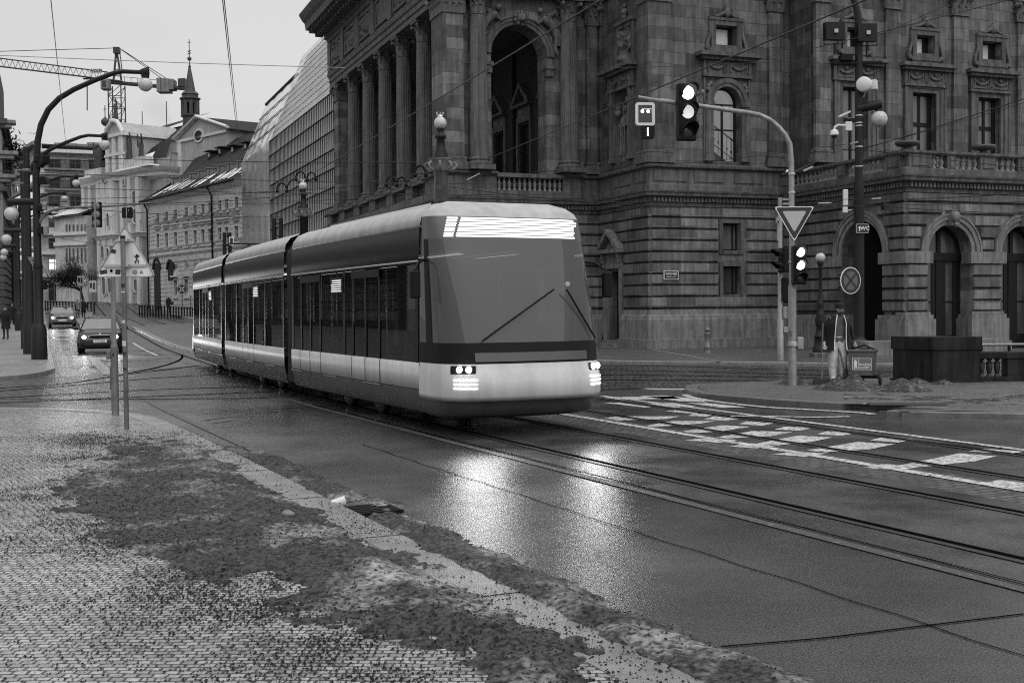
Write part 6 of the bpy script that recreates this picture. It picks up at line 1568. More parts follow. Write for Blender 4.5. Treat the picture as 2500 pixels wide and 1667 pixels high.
# street name plate on the theatre corner
ba = on_b(1633, 672, 0)
t = thing('street_sign', 'small street name plate on the banded stone wall of the theatre', 'street sign', TH0 + Vector((*(VX * ba[0] - UX * .17), ba[1])), THA)
q = MB(); q.bbox(-.33, .33, -.02, .01, -.18, .18, .006); q.build('plate', M_SIGNG, t)
q = MB(); q.ext([(x, -.022, z) for x, z in rrect(.285, .14, .04)], (0, .0015, 0)); q.build('panel', M_SIGND, t)
text_mb('MASARYKOVO NÁBŘEŽÍ', .105, Matrix.Translation((0, -.024, .045)) @ Matrix.Rotation(PI / 2, 4, 'X'), .001, bold=True, sx=.42).build('lettering', M_WHT, t)
text_mb('NOVÉ MĚSTO - PRAHA 1', .07, Matrix.Translation((0, -.024, -.07)) @ Matrix.Rotation(PI / 2, 4, 'X'), .001, sx=.55).build('lettering', M_WHT, t)
# bollard before the corner
p = gp(1727, 868); t = thing('bollard', 'grey iron bollard with a ball top before the theatre corner', 'bollard', p)
q = MB(); q.lathe([(.17, 0), (.18, .05), (.13, .1), (.12, .25), (.14, .3), (.1, .34), (.085, .72), (.11, .75), (.11, .79), (.07, .82)], 16); q.build('post', M_GALV2, t); q = MB(); q.ball((0, 0, .9), .1, 14, 9); q.build('ball_top', M_GALV2, t)
# mid-lane post with a lit head seen beside the tram nose
p = gp(1383, 893); t = thing('signal_post', 'thin pale post with a small lit head beside the tram nose', 'signal post', p); z = at(1390, 693, p.y).z
q = MB(); q.tube([(0, 0, 0), (0, 0, z - .2)], .05, 8); q.build('pole', M_GALV, t); q = MB(); q.bbox(-.1, .14, -.1, .1, z - .3, z - .12, .03); q.build('casing', M_BLK, t); q = MB(); q.ball((.05, -.1, z), .07, 10, 8); q.build('lamp', M_ON, t)
# floodlight under the terrace cornice
pa = on_b(2170, 503, PB) ; 
p = at(2168, 506, 39.6); t = thing('wall_floodlight', 'small black floodlight tilted down below the terrace cornice', 'floodlight', p, .3)
q = MB(); q.ext([(-.2, -.1, -.1), (.16, -.14, -.14), (.2, 0, .1), (-.16, 0, .14)], (0, .2, .02)); q.build('housing', M_BLK, t); q = MB(); q.tube([(.18, .1, 0), (.32, .1, .1), (.32, .1, .25)], .02, 6); q.build('bracket', M_BLK, t)

# ================================================================== RIGHT: low wall, parapet, snow heaps
lw0 = gp(2112, 876); lw1 = gp(2205, 874)
t = thing('low_wall', 'low pale stone wall behind the sweeper cart', 'wall', lw0)
q = MB(); L_ = (lw1 - lw0).length + 3
for i in range(6): q.bbox(i * .95, i * .95 + .945, 0, .5, -.1, .56, .015)
q.build('stones', S_MOP, t); t.rotation_euler.z = math.atan2(lw1.y - lw0.y, lw1.x - lw0.x) + .12
M_PAR = mat('black sooty granite', .018, .6, 0, .2, .5, 2.2, .6, .3, 40)
M_PAR2 = mat('granite balustrade', .03, .55, 0, .5, .5, 4, .3, .3, 40)
c0 = gp(2278, 944.5); zt = at(2278, 823, c0.y).z; zc = at(2278, 854, c0.y).z; zb = at(2278, 928, c0.y).z
t = thing('stone_pedestal', 'massive sooty stone pedestal with a slab cap at the end of the parapet', 'pedestal', (c0.x, c0.y, .09))
def slant(mb, e, z0, z1):
    d = Vector((-.47, .72)); P = [Vector((0, 0)) , Vector((.98, 0)), Vector((.98, 0)) + d * 1.2, d * 1.2]; ce = sum(P, Vector((0, 0))) / 4
    out = []
    for p_ in P: v = p_ - ce; out.append(ce + v * (1 + e / v.length * 1.2))
    mb.ext([(p_.x, p_.y, z0) for p_ in out], (0, 0, z1 - z0))
q = MB(); slant(q, 0.0, .0, zc - .092); q.build('shaft', M_PAR, t); q = MB(); slant(q, .04, zc - .09, zt - .09); q.build('cap', M_PAR, t); q = MB(); slant(q, .06, -.05, zb - .09); q.build('plinth', M_PAR, t)
px0 = at(2330, 860, c0.y); ztp = at(2400, 860, c0.y).z; zbm = at(2400, 877, c0.y).z; L_ = 4.2
t = thing('parapet', 'dark stone parapet with stubby balusters right of the pedestal', 'parapet', (px0.x - .1, c0.y + .12, .09))
q = MB(); q.bbox(-.3, L_, 0, .4, zbm - .09, ztp - .09, .015); q.build('coping', M_PAR, t)
q = MB(); q.bbox(-.2, L_, .02, .42, -.05, .1, .01); q.bbox(-.2, .2, .03, .36, .1, zbm - .09, .01); q.bbox(1.28, 1.75, .03, .36, .1, zbm - .09, .01); q.bbox(3.0, 3.4, .03, .36, .1, zbm - .09, .01); q.build('base', M_PAR, t)
hb = zbm - .09 - .1
for i in range(10):
    x_ = .3 + .165 * i + (.55 if i > 5 else 0); q = MB(); q.lathe([(.07, 0), (.07, .06 * hb), (.035, .14 * hb), (.045, .2 * hb), (.072, .5 * hb), (.07, .78 * hb), (.03, .86 * hb), (.06, .94 * hb), (.06, hb)], 10, (x_, .2, .1)); q.build('baluster', M_PAR2, t)
zr = at(2450, 841, c0.y + .6).z - .09
t = thing('handrail', 'pale metal handrail on knobbed stanchions behind the parapet coping', 'handrail', (px0.x + .5, c0.y + .6, .09))
q = MB(); q.tube([(0, 0, zr), (4.2, 0, zr)], .03, 8); q.build('rail', M_GALV, t); q = MB()
for i in range(7): q.lathe([(.035, zr - .35), (.045, zr - .25), (.025, zr - .15), (.04, zr - .08), (.025, zr)], 8, (.3 + .6 * i, 0, 0))
q.build('stanchion', M_BLK, t)
def heap(name, label, px, py, w_, h, seed, rough_=1.0, dpt=.8):
    p = gp(px, py); mb = MB()
    def fn(u, v):
        x_ = (u - .5) * w_; y_ = (v - .5) * w_ * dpt; r_ = math.hypot(2 * x_ / w_, 2 * y_ / (w_ * dpt)); n = noise.fractal(Vector((x_ * 3 + seed, y_ * 3, seed)), 1, 2, 4); n2 = noise.fractal(Vector((x_ * 8, y_ * 8 + seed, seed)), 1, 2, 3)
        return (x_, y_, h * max(0, 1 - r_) ** .9 * (1 + .3 * rough_ * n) + .035 * rough_ * n2 * max(0, 1.1 - r_) - .02 * (r_ > .98) - .01)
    mb.grid(fn, 60, 50, True); o = mb.build(name, M_SNOWH, None, (p.x, p.y, .094)); tag(o, label, 'snow pile', 'heaps of dirty snow'); return o
M_SNOWH = M_SLUSH.copy(); M_SNOWH.name = 'heaped dirty snow'
for n in M_SNOWH.node_tree.nodes:
    if n.type == 'MAP_RANGE' and abs(n.inputs[4].default_value - .42) < .01: n.inputs[4].default_value = .2
N, L, b = nodes(M_SNOWH)
for n in N:
    if n.type == 'TEX_NOISE' and abs(n.inputs['Scale'].default_value - .95) < .01: n.inputs['Scale'].default_value = 5
heap('snow_pile', 'lumpy heap of dirty snow at the sweeper feet', 2075, 962, 1.5, .28, 3, 1.6)
heap('snow_pile', 'smooth cone of dirty snow right of the cart', 2205, 966, 1.15, .26, 8, .5)
heap('snow_pile', 'low heap of leaves and snow round the mast foot', 1952, 948, 1.1, .14, 5, 1.6)
heap('snow_pile', 'small snow heap at the pedestal foot', 2238, 946, .62, .13, 12, .5, .6); heap('snow_pile', 'small snow heap where pedestal meets parapet', 2303, 949, .6, .11, 14, .5, .6)
t = thing('steel_plate', 'thin dark steel plate lying at the island kerb', 'steel plate', gp(2215, 1002)); t.rotation_euler.z = -.12
q = MB(); q.bbox(-.62, .6, -.2, .18, .1, .115, .004); q.build('sheet', mat('worn steel plate', .05, .4, .3, .5, .3, 5), t)
# ================================================================== BACKGROUND BUILDINGS
class Facade:
    """vertical plane between two sight columns at given depths; u runs left to right, d goes into the building"""
    def __init__(s, px0, d0, px1, d1):
        a = at(px0, 750, d0); b_ = at(px1, 750, d1)
        s.o = Vector((a.x, a.y)); t = Vector((b_.x, b_.y)) - s.o; s.L = t.length; s.t = t.normalized(); s.n = Vector((-s.t.y, s.t.x))
        s.z = min(gz(a.x, a.y), gz(b_.x, b_.y)); s.loc = Vector((a.x, a.y, s.z)); s.ang = math.atan2(s.t.y, s.t.x)
    def hit(s, px, py, off=0.0):
        r = ray(px, py); r2 = Vector((r[0], r[1])); o = s.o + s.n * off
        k = o.dot(s.n) / r2.dot(s.n); p = r2 * k
        return (p - s.o).dot(s.t), EYE + r[2] * k - s.z
    def fr(s, u, d, z): return (u, d, z)       # the thing itself is rotated, so local x = u, y = d
    def empty(s, name, label, cat): return thing(name, label, cat, s.loc, s.ang)
M_PL = mat('pale plaster', .55, .85, 0, .3, .2, .8, .18, .2, 6)
M_PL2 = mat('cream plaster', .48, .85, 0, .3, .25, .9, .25, .2, 6)
M_PL3 = mat('grey rendered wall', .2, .85, 0, .3, .2, .6, .2)
M_TRIM = mat('light stucco trim', .6, .85, 0, .3, .15, 1, .12)
M_TILE = mat('dark roof tiles', .03, .85, 0, .1, .35, 2, 0, .4, 6)
M_TILE2 = mat('grey roof sheet', .16, .5, .2, .5, .2, 1)
M_SNW = mat('roof snow', .8, .7, 0, .3, .05, 2)
M_WIN = mat('dark window pane', .03, .15, 0, .5, .4, .8)
M_WINL = mat('lit window', .6, .4, emit=1.0)
M_FRM = mat('pale window frame', .4, .6)
M_OFFW = ashlar('office stone cladding', .36, 'x', 1.6, .7, .12, .85, .5, .8, .15, .01, .005)
M_COP = mat('weathered copper', .05, .6, .2, .5, .35, 4)
M_IRON = mat('black iron', .01, .6, 0, .15)

def window(FA, par, u0, u1, z0, z1, pane=M_WIN, frame=M_FRM, cross=True, sur=None, deep=.12):
    f = MB(); w_ = (u1 - u0); e = min(.1, w_ * .1)
    for a in (u0, u1 - e): f.box(a, a + e, deep - .06, deep + .02, z0, z1)
    f.box(u0 + e, u1 - e, deep - .05, deep + .02, z1 - e, z1); f.box(u0 + e, u1 - e, deep - .05, deep + .02, z0, z0 + e)
    if cross: f.box((u0 + u1) / 2 - e / 2, (u0 + u1) / 2 + e / 2, deep - .05, deep + .02, z0 + e, z1 - e); zc_ = z0 + (z1 - z0) * .64; f.box(u0 + e, u1 - e, deep - .045, deep + .015, zc_ - e / 2, zc_ + e / 2)
    o = f.build('window', frame, par)
    p = MB(); p.box(u0, u1, deep, deep + .03, z0, z1); p.build('pane', pane, o)
    if sur:
        q = MB(); sur(q, u0, u1, z0, z1); q.build('surround', M_TRIM, o)
    return o

# ---------------- convent block with the snowy tiled roof
FA = Facade(365, 129.5, 604, 107.5); con = FA.empty('convent', 'long pale building with pedimented windows and a dark tiled roof streaked with snow', 'building')
ze = FA.hit(480, 465)[1]
cols = [387, 408, 430, 456.5, 478, 497, 514, 538, 555, 579]
def lerp(px, l, r): return l[1] + (r[1] - l[1]) * (px - l[0]) / (r[0] - l[0])
wins = []
for i, px in enumerate(cols):
    hw_ = .52
    for k, (tl, tr, bl, br) in enumerate((((387, 516), (579, 477), (387, 541), (579, 508)), ((387, 571), (579, 552), (387, 606), (579, 587)), ((387, 648), (579, 636), (387, 659), (579, 650)), ((387, 686), (579, 676), (387, 722), (579, 722)))):
        if k >= 2 and i < 2: continue
        u, zt_ = FA.hit(px, lerp(px, tl, tr)); _, zb_ = FA.hit(px, lerp(px, bl, br)); wins.append((k, u - hw_, u + hw_, zb_, zt_))
wl = MB(); wl.wall([(0, -1.5), (FA.L + 11, -1.5), (FA.L + 11, ze), (0, ze)], [[(a, c), (a, d), (b_, d), (b_, c)] for k, a, b_, c, d in wins], FA.fr, .3)
wl.quad((0, 0, -1.5), (0, 14, -1.5), (0, 14, ze), (0, 0, ze))
zs_ = [FA.hit(480, y)[1] for y in (527, 596, 614)]
wl.build('wall', sett_mat('banded plaster', .5, 1.6, .42, .85, .7, .03, 0, .06, .02, .5), con)
bn = MB()
nb_ = int((ze - .9) / .43)
for i in range(nb_):   # banded rustication between the openings
    z = .35 + i * .43
    gaps_ = sorted((a - .14, b_ + .14) for k, a, b_, c, d in wins if c - .2 < z + .2 and d + .25 > z)
    p = 0
    for a, b_ in gaps_ + [(FA.L + 11, 0)]:
        if a - p > .1: bn.box(p, a, -.06, .02, z + .035, z + .4)
        p = max(p, b_)
bn.build('stucco_band', M_PL, con)
st_ = MB()
st_.sweep([(0, ze - 1.5), (.06, ze - 1.5), (.08, ze - 1.35), (.1, ze - .55), (.3, ze - .4), (.5, ze - .2), (.62, ze), (0, ze + .05)], [(-.4, 3), (-.4, -.0), (FA.L + 11, 0)] if False else [(0, 0), (FA.L + 11, 0)])
for z in zs_: st_.sweep([(0, z - .2), (.12, z - .18), (.2, z - .05), (.26, z + .04), (0, z + .1)], [(0, 0), (FA.L + 11, 0)])
k = int((FA.L + 11) / .5)
for i in range(k): st_.box(i * .5 + .1, i * .5 + .36, -.14, 0, zs_[2] - .75, zs_[2] - .3)
st_.build('cornice', M_TRIM, con)
def sur_plain(q, a, b_, z0, z1):
    for u in (a - .16, b_): q.box(u, u + .16, -.1, .1, z0 - .1, z1 + .16)
    q.box(a, b_, -.1, .1, z1, z1 + .16); q.box(a - .25, b_ + .25, -.2, .1, z0 - .26, z0 - .1)
def sur_ped(q, a, b_, z0, z1):
    sur_plain(q, a, b_, z0, z1); c = (a + b_) / 2
    q.box(a - .3, b_ + .3, -.16, .05, z1 + .5, z1 + .75); q.box(a - .42, b_ + .42, -.34, .05, z1 + .75, z1 + .87)
def sur_hat(q, a, b_, z0, z1): sur_plain(q, a, b_, z0, z1); q.box(a - .35, b_ + .35, -.34, .05, z1 + .3, z1 + .46)
for n_, (k, a, b_, c, d) in enumerate(wins):
    o = window(FA, con, a, b_, c, d, sur={0: sur_plain, 1: sur_ped, 2: None, 3: sur_hat}[k])
    if k == 1:
        q = MB(); m_ = (a + b_) / 2; h = (b_ - a) / 2 + .42; zt_ = d + .87
        if n_ % 2: q.ext([(m_ - h, -.34, zt_), (m_ + h, -.34, zt_), (m_, -.34, zt_ + .75)], (0, .4, 0))
        else: q.ext([(m_ + h * math.cos(t), -.34, zt_ + .65 * math.sin(t)) for t in [PI * i / 10 for i in range(11)]], (0, .4, 0))
        q.build('pediment', M_TILE2, o)
for px, w_, yt, hh in ((385, 1.9, 636, 5.2), (418, 1.5, 640, 1.9)):   # arched portal and arched window
    u, zt_ = FA.hit(px, yt); q = MB(); zb_ = zt_ - hh
    q.ext([(x, -.12, z) for x, z in arch_pts(u, w_, zb_ if hh < 3 else -1, zt_ - w_ / 2, 12)], (0, .16, 0)); D_ = q.build('portal', M_IRON, con)
    q = MB(); ring(q, u, zt_ - w_ / 2, w_ / 2, w_ / 2 + .3, FA.fr, -.22, .05, 14, 0); q.build('archivolt', M_TILE, D_)
e1 = [FA.hit(px, py, 3.2) for px, py in ((413, 441), (604, 394))]; r1_ = [FA.hit(px, py, 9) for px, py in ((493, 362), (619, 327))]
z1_ = (e1[0][1] + e1[1][1]) / 2; zr_ = (r1_[0][1] + r1_[1][1]) / 2
rf = MB(); ul = -.6; ur = FA.L + 11
rf.add([(ul, -.7, ze), (ur, -.7, ze), (ur, 3.2, z1_), (ul + 2.6, 3.2, z1_), (ul + 2.6, 2.9, z1_ + .02), (ur, 2.9, z1_ + .02), (ur, 9, zr_), (r1_[0][0], 9, zr_), (ul, 15, ze)], [(0, 1, 2, 3), (4, 5, 6, 7), (0, 4, 7, 8)])
rf.box(ul + 2.3, ur, 2.75, 3.0, z1_ - .12, z1_ + .06)
RF = rf.build('roof', M_TILE, con)
gt = MB(); gt.tube([(ul, -.72, ze + .02), (FA.L - 1.2, -.72, ze + .02)], .12, 8); gt.build('gutter', M_IRON, con)
sn_ = MB(); r4 = random.Random(2)
for i in range(46):   # snow lying in streaks on the lower slope
    u = .2 + (FA.L + 2) * r4.random(); f0 = .04 + .3 * r4.random(); f1 = min(.92, f0 + .2 + .45 * r4.random()); w_ = .15 + .5 * r4.random(); kx = 2.6 * (1 - u / FA.L) if u < 5 else 0
    def sp(u_, f): return (u_ + kx * f, -.7 + 3.9 * f - .03, ze + (z1_ - ze) * f + .09)
    vs_ = []
    for q in range(7):
        f = f0 + (f1 - f0) * q / 6; jj = w_ * (.5 + .5 * math.sin(PI * (q + .5) / 7)) * (.7 + .6 * r4.random()); sh = .5 * f; vs_ += [sp(u + sh - jj / 2, f), sp(u + sh + jj / 2, f)]
    sn_.add(vs_, [(2 * q, 2 * q + 1, 2 * q + 3, 2 * q + 2) for q in range(6)])
sn_.build('snow_patch', M_SNW, RF)
for px, py in ((424, 436), (443, 430), (468, 424), (488, 418), (511, 412), (536, 406), (560, 401), (583, 396)):
    u, z = FA.hit(px, py + 6, 1.6); q = MB(); q.ext([(u - .4, 1.5, z - .8), (u - .4, 1.5, z + .25), (u + .4, 1.5, z + .25), (u + .4, 1.5, z - .8)], (0, 1.9, 0)); q.box(u - .5, u + .5, 1.35, 3.2, z + .252, z + .34); d_ = q.build('dormer', M_TILE2, RF); q = MB(); q.box(u - .25, u + .25, 1.45, 1.49, z - .4, z + .15); q.build('pane', M_WIN, d_)
for px, py in ((517, 378), (543, 369), (574, 365), (606, 357)):
    u, z = FA.hit(px, py, 5.6); q = MB(); q.box(u - .4, u + .4, 5.3, 6.6, z - .5, z + .3); q.box(u - .8, u + .8, 5.0, 6.8, z + .3, z + .4); d_ = q.build('dormer', M_TILE, RF); q = MB(); q.box(u - .22, u + .22, 5.26, 5.29, z - .25, z + .2); q.build('pane', M_FRM, d_)
for px, py, w_ in ((522, 345, 1.6), (543, 345, 1.8), (566, 336, 2.2)):
    u, z = FA.hit(px, py, 9.5); q = MB(); q.bbox(u - w_ / 2, u + w_ / 2, 9.0, 10.4, zr_ - 1.5, z + .6, .05); c_ = q.build('chimney', M_PL, RF); q = MB(); q.ext([(u - w_ * .4, 8.9, z + .6), (u + w_ * .4, 8.9, z + .6), (u + w_ * .25, 8.9, z + 1.1), (u - w_ * .25, 8.9, z + 1.1)], (0, 1.5, 0)); q.build('chimney_hood', M_TILE, c_); q = MB(); q.ball((u, 9.7, z - .1), w_ * .6, 12, 7, (1, .8, .35)); q.build('snow_cap', M_SNW, c_)
for px in (366, 524): u, _ = FA.hit(px, 600); q = MB(); q.tube([(max(u, .1) , -.7, ze - .1), (max(u, .1), -.25, ze - .9), (max(u, .1), -.22, -1)], .09, 6); q.build('downpipe', M_IRON, con)

# ---------------- church
FA = Facade(205, 152, 350, 140); ch = FA.empty('church', 'pale baroque church with statues on its parapet and a slender dark belfry', 'church')
zc_ = FA.hit(300, 420)[1]; L_ = FA.L; dn = 2.6
b_ = MB()

b_.box(0, L_, 0, 16, -2, zc_ - .9); b_.box(L_, L_ + 3.4, 1.2, 16, -2, zc_ - 1.2)
zn = FA.hit(345, 385, 6)[1]; ur0 = FA.hit(293, 360, 8)[0]; ur1 = FA.hit(400, 360, 8)[0]; znv = FA.hit(345, 330, 8)[1]
b_.box(ur0, ur1, 8, 18, zc_ - 1, znv)
# attic stage of the front
a0_, z_ = FA.hit(253, 360); a1_, _ = FA.hit(294, 360); zat = FA.hit(272, 305)[1]
P = [(a0_, zc_ - 1), (a0_, FA.hit(253, 345)[1]), (a0_ + .3, FA.hit(255, 318)[1]), ((a0_ + a1_) / 2 - .3, FA.hit(270, 296)[1]), ((a0_ + a1_) / 2 + 1, FA.hit(278, 300)[1]), (a1_, FA.hit(292, 325)[1]), (a1_, zc_ - 1)]
b_.ext([(u, .4, z) for u, z in P], (0, 7.6, 0))
# gabled transept
g0 = FA.hit(436, 420, 3)[0]; g1 = FA.hit(556, 420, 3)[0]; gz0 = FA.hit(436, 339, 3)[1]; gap_ = FA.hit(485, 288, 3); 
b_.ext([(g0, 3, -2), (g1, 3, -2), (g1, 3, gz0), (gap_[0], 3, gap_[1]), (g0, 3, gz0)], (0, 12, 0))
b_.ext([(FA.hit(384, 400, 2)[0], 2.0, -2), (g0, 2.0, -2), (g0, 2.0, FA.hit(434, 368, 2)[1]), (FA.hit(418, 372, 2)[0], 2.0, FA.hit(418, 372, 2)[1]), (FA.hit(408, 384, 2)[0], 2, FA.hit(405, 386, 2)[1]), (FA.hit(384, 388, 2)[0], 2, FA.hit(384, 388, 2)[1])], (0, 10, 0))
b_.build('wall', mat('church grey plaster', .36, .85, 0, .3, .2, .5, .2), ch)
c_ = MB()
prof = [(0, zc_ - 1.0), (.1, zc_ - .95), (.15, zc_ - .6), (.45, zc_ - .4), (.7, zc_ - .1), (.75, zc_), (0, zc_ + .1)]
c_.sweep(prof, [(0, 8), (0, 0), (L_ * .3, 0), (L_ * .34, -.5), (L_ * .62, -.5), (L_ * .66, 0), (L_, 0), (L_ + 3.5, 1.0), (L_ + 3.5, 6)])
zm = FA.hit(280, 575)[1]; pm_ = [(0, zm - .5), (.1, zm - .48), (.3, zm - .2), (.55, zm), (0, zm + .1)]
c_.sweep(pm_, [(0, 6), (0, 0), (L_ * .3, 0), (L_ * .34, -.5), (L_ * .62, -.5), (L_ * .66, 0), (L_, 0), (L_ + 3.5, 1.0)])
for e in (.0, .28): c_.tube([(g0 - .5, 2.9 - e, gz0 - .1 + e * .5), (gap_[0], 2.9 - e, gap_[1] + .15)], .2, 4); c_.tube([(g1 + .5, 2.9 - e, gz0 - .1 + e * .5), (gap_[0], 2.9 - e, gap_[1] + .15)], .2, 4)
c_.box(g0, g1, 2.8, 3.0, gz0 - .5, gz0 - .2); c_.box(g0, g0 + .9, 2.85, 3.0, -1, gz0 - .5)
for f in (.04, .16, .36, .46, .58, .70, .82, .95): c_.box(L_ * f - .35, L_ * f + .35, (-.65 if .34 < f < .62 else -.2), .2, zm + .1, zc_ - .9); c_.box(L_ * f - .38, L_ * f + .38, (-.65 if .34 < f < .62 else -.2), .2, -1, zm - .5)
c_.box(L_ * .34, L_ * .62, -.5, .1, -1, zc_ - .9)
for u in (a0_ + .1, (a0_ + a1_) / 2 - .4, a1_ - .9): c_.box(u, u + .8, .15, .5, zc_, zat - 1.5)
c_.box(a0_ - .2, a1_ + .3, .0, .5, zat - 1.5, zat - 1.1); c_.box(a0_ - .1, a1_ + .1, .1, .5, zc_ + 2.2, zc_ + 2.5)
c_.tube([(u, .3, z + .1) for u, z in P[1:6]], .3, 5); c_.box(ur0, ur1, 7.6, 8.0, znv - .7, znv); c_.box(a1_ - .2, a1_ + .4, .3, 8, zat - 1.5, zat - 1.1)
c_.build('cornice', M_TRIM, ch)
for px, yt, yb, w_, arched in ((253, 432, 446, .6, 1), (264, 605, 640, .7, 0), (264, 520, 556, .7, 0), (300, 436, 452, .9, 1), (298, 486, 520, .9, 1), (331, 466, 506, 1.5, 0), (333, 510, 545, 1.5, 0), (254, 676, 722, .9, 0), (268, 678, 718, .8, 0), (335, 682, 712, 1.5, 0), (358, 440, 454, .8, 1), (359, 678, 720, 1.0, 0), (360, 595, 625, .8, 1), (251, 600, 630, .8, 1), (302, 600, 640, .9, 1)):
    off = -.66 if L_ * .34 < FA.hit(px, yt)[0] < L_ * .62 else (-.02 if px < 350 else 1.18)
    u, zt_ = FA.hit(px, yt, off); _, zb_ = FA.hit(px, yb, off); q = MB()
    pts = arch_pts(u, w_, zb_, zt_ - w_ / 2, 10) if arched else [(u - w_ / 2, zb_ + .3), (u - w_ / 2 + .3, zb_), (u + w_ / 2 - .3, zb_), (u + w_ / 2, zb_ + .3), (u + w_ / 2, zt_ - .3), (u + w_ / 2 - .3, zt_), (u - w_ / 2 + .3, zt_), (u - w_ / 2, zt_ - .3)]
    q.wall([((x - u) * 1.35 + u, (z - (zb_ + zt_) / 2) * 1.12 + (zb_ + zt_) / 2) for x, z in pts], [pts], lambda a, d, z, off=off: (a, off - .1 + d, z), .16); o = q.build('window', M_TRIM, ch)
    q = MB(); q.ext([(x, off - .02, z) for x, z in pts], (0, .05, 0)); q.build('pane', mat('church window', .04, .3, 0, .6), o)
q = MB(); u, z = FA.hit(485, 331, 2.9); q.ext([(u + 1.1 * math.cos(t), 2.85, z + .78 * math.sin(t)) for t in [2 * PI * i / 20 for i in range(20)]], (0, .2, 0)); o = q.build('window', M_TRIM, ch); q = MB(); q.ext([(u + .8 * math.cos(t), 2.8, z + .55 * math.sin(t)) for t in [2 * PI * i / 20 for i in range(20)]], (0, .1, 0)); q.build('pane', M_IRON, o)
# roofs
r_ = MB()
za = FA.hit(345, 316, 12)[1]
r_.add([(ur0 - .3, 7.5, znv), (ur1 + 2, 7.5, znv), (ur1 + 3.5, 13, za + .3), (ur0 - .3, 13, za)], [(0, 1, 2, 3)])
r_.add([(g0 - .9, 2.6, gz0 - .15), (gap_[0], 2.6, gap_[1] + .12), (gap_[0] - 2, 24, gap_[1] + .1), (g0 - 5.5, 24, gz0 - 1)], [(0, 1, 2, 3)]); r_.add([(g1 + .9, 2.6, gz0 - .2), (gap_[0], 2.6, gap_[1] + .1), (gap_[0] + 2, 24, gap_[1] + .1), (g1 + 3, 24, gz0 - 1)], [(0, 1, 2, 3)])
# long slope sweeping down from the transept to the parapet
s0_ = FA.hit(302, 392, 2.5); r_.add([(s0_[0], 2.6, s0_[1]), (FA.hit(404, 384, 2.5)[0], 2.6, FA.hit(404, 384, 2.5)[1]), (FA.hit(416, 338, 5)[0], 5.2, FA.hit(416, 338, 5)[1]), (FA.hit(392, 335, 7)[0], 7.2, FA.hit(392, 335, 7)[1])], [(0, 1, 2, 3)])
r_.add([(FA.hit(392, 335, 7)[0], 7.2, FA.hit(392, 335, 7)[1]), (FA.hit(416, 338, 5)[0], 5.2, FA.hit(416, 338, 5)[1]), (FA.hit(447, 305, 9)[0], 9.2, FA.hit(447, 305, 9)[1]), (FA.hit(416, 313, 11)[0], 11.2, FA.hit(416, 313, 11)[1])], [(0, 1, 2, 3)])
RF = r_.build('roof', M_TILE, ch)
q = MB(); q.add([(FA.hit(346, 410, 1)[0], .6, zc_ + .2), (FA.hit(366, 408, 1)[0], .6, zc_ + .25), (FA.hit(379, 372, 2.4)[0], 2.4, FA.hit(379, 370, 2.4)[1]), (FA.hit(356, 384, 2.4)[0], 2.4, FA.hit(356, 378, 2.4)[1])], [(0, 1, 2, 3)])
q.add([(ur0 + 3, 7.4, znv + .06), (ur1 + .5, 7.4, znv + .06), (ur1 + 1, 8.2, znv + .32), (ur0 + 3.4, 8.2, znv + .32)], [(0, 1, 2, 3)]); q.box(L_ * .66, L_ + 3, -.5, .8, zc_ + .08, zc_ + .25); q.box(0, L_ * .3, -.5, .6, zc_ + .08, zc_ + .2)
q.build('snow_patch', M_SNW, RF)
# parapet with statues
for a, b2, h in ((L_ * .62, L_ + .2, 1.5), (0, L_ * .3, 1.2)): q = MB(); q.box(a, b2, .4, 1.5, zc_, zc_ + h); q.build('parapet', M_PL2, ch)
for px, yt in ((347, 272), (406, 248)):
    u, z1 = FA.hit(px, yt, 14); q = MB(); q.tube([(u, 14, znv - 1), (u, 14, z1)], .06, 5); q.build('antenna_rod', M_IRON, ch)
def statue(u, z, h, seed, two=False):
    q = MB(); rr_ = random.Random(seed)
    for k, du in enumerate((-.35, .35) if two else (0,)):
        q.lathe([(.34 * h / 3, 0), (.36 * h / 3, .3 * h / 3), (.28 * h / 3, h * .45), (.34 * h / 3, h * .62), (.26 * h / 3, h * .78), (.1 * h / 3, h * .84)], 10, (u + du * h / 3, 1.0, z)); q.ball((u + du * h / 3, .95, z + h * .92), .17 * h / 3, 8, 6)
        for s_ in (-1, 1): q.tube([(u + du * h / 3 + s_ * .3 * h / 3, 1, z + h * .76), (u + du * h / 3 + s_ * (.5 + .2 * rr_.random()) * h / 3, .9, z + h * (.6 + .3 * rr_.random())), (u + du * h / 3 + s_ * .45 * h / 3, .8, z + h * (.8 + .3 * rr_.random()))], .09 * h / 3, 6)
    q.box(u - .5, u + .5, .5, 1.5, z - .3, z); q.build('statue', M_COP, ch)
for px, yb, h, tw in ((240, 412, 3.1, True), (296, 392, 1.7, False), (313, 390, 3.0, True), (345, 393, 2.9, False), (283, 292, 2.4, False)):
    u, z = FA.hit(px, yb, 1.0); statue(u, z, h, px, tw)
u, z = FA.hit(257, 308, 2); q = MB(); q.lathe([(.2, 0), (.5, .3), (.5, .7), (.2, 1.0), (.05, 1.2)], 10, (u, 2, z)); q.tube([(u, 2, z + 1.1), (u, 2, z + 2.6)], .06, 5); q.tube([(u - .35, 2, z + 2.1), (u + .35, 2, z + 2.1)], .05, 5); q.build('finial', M_COP, ch)
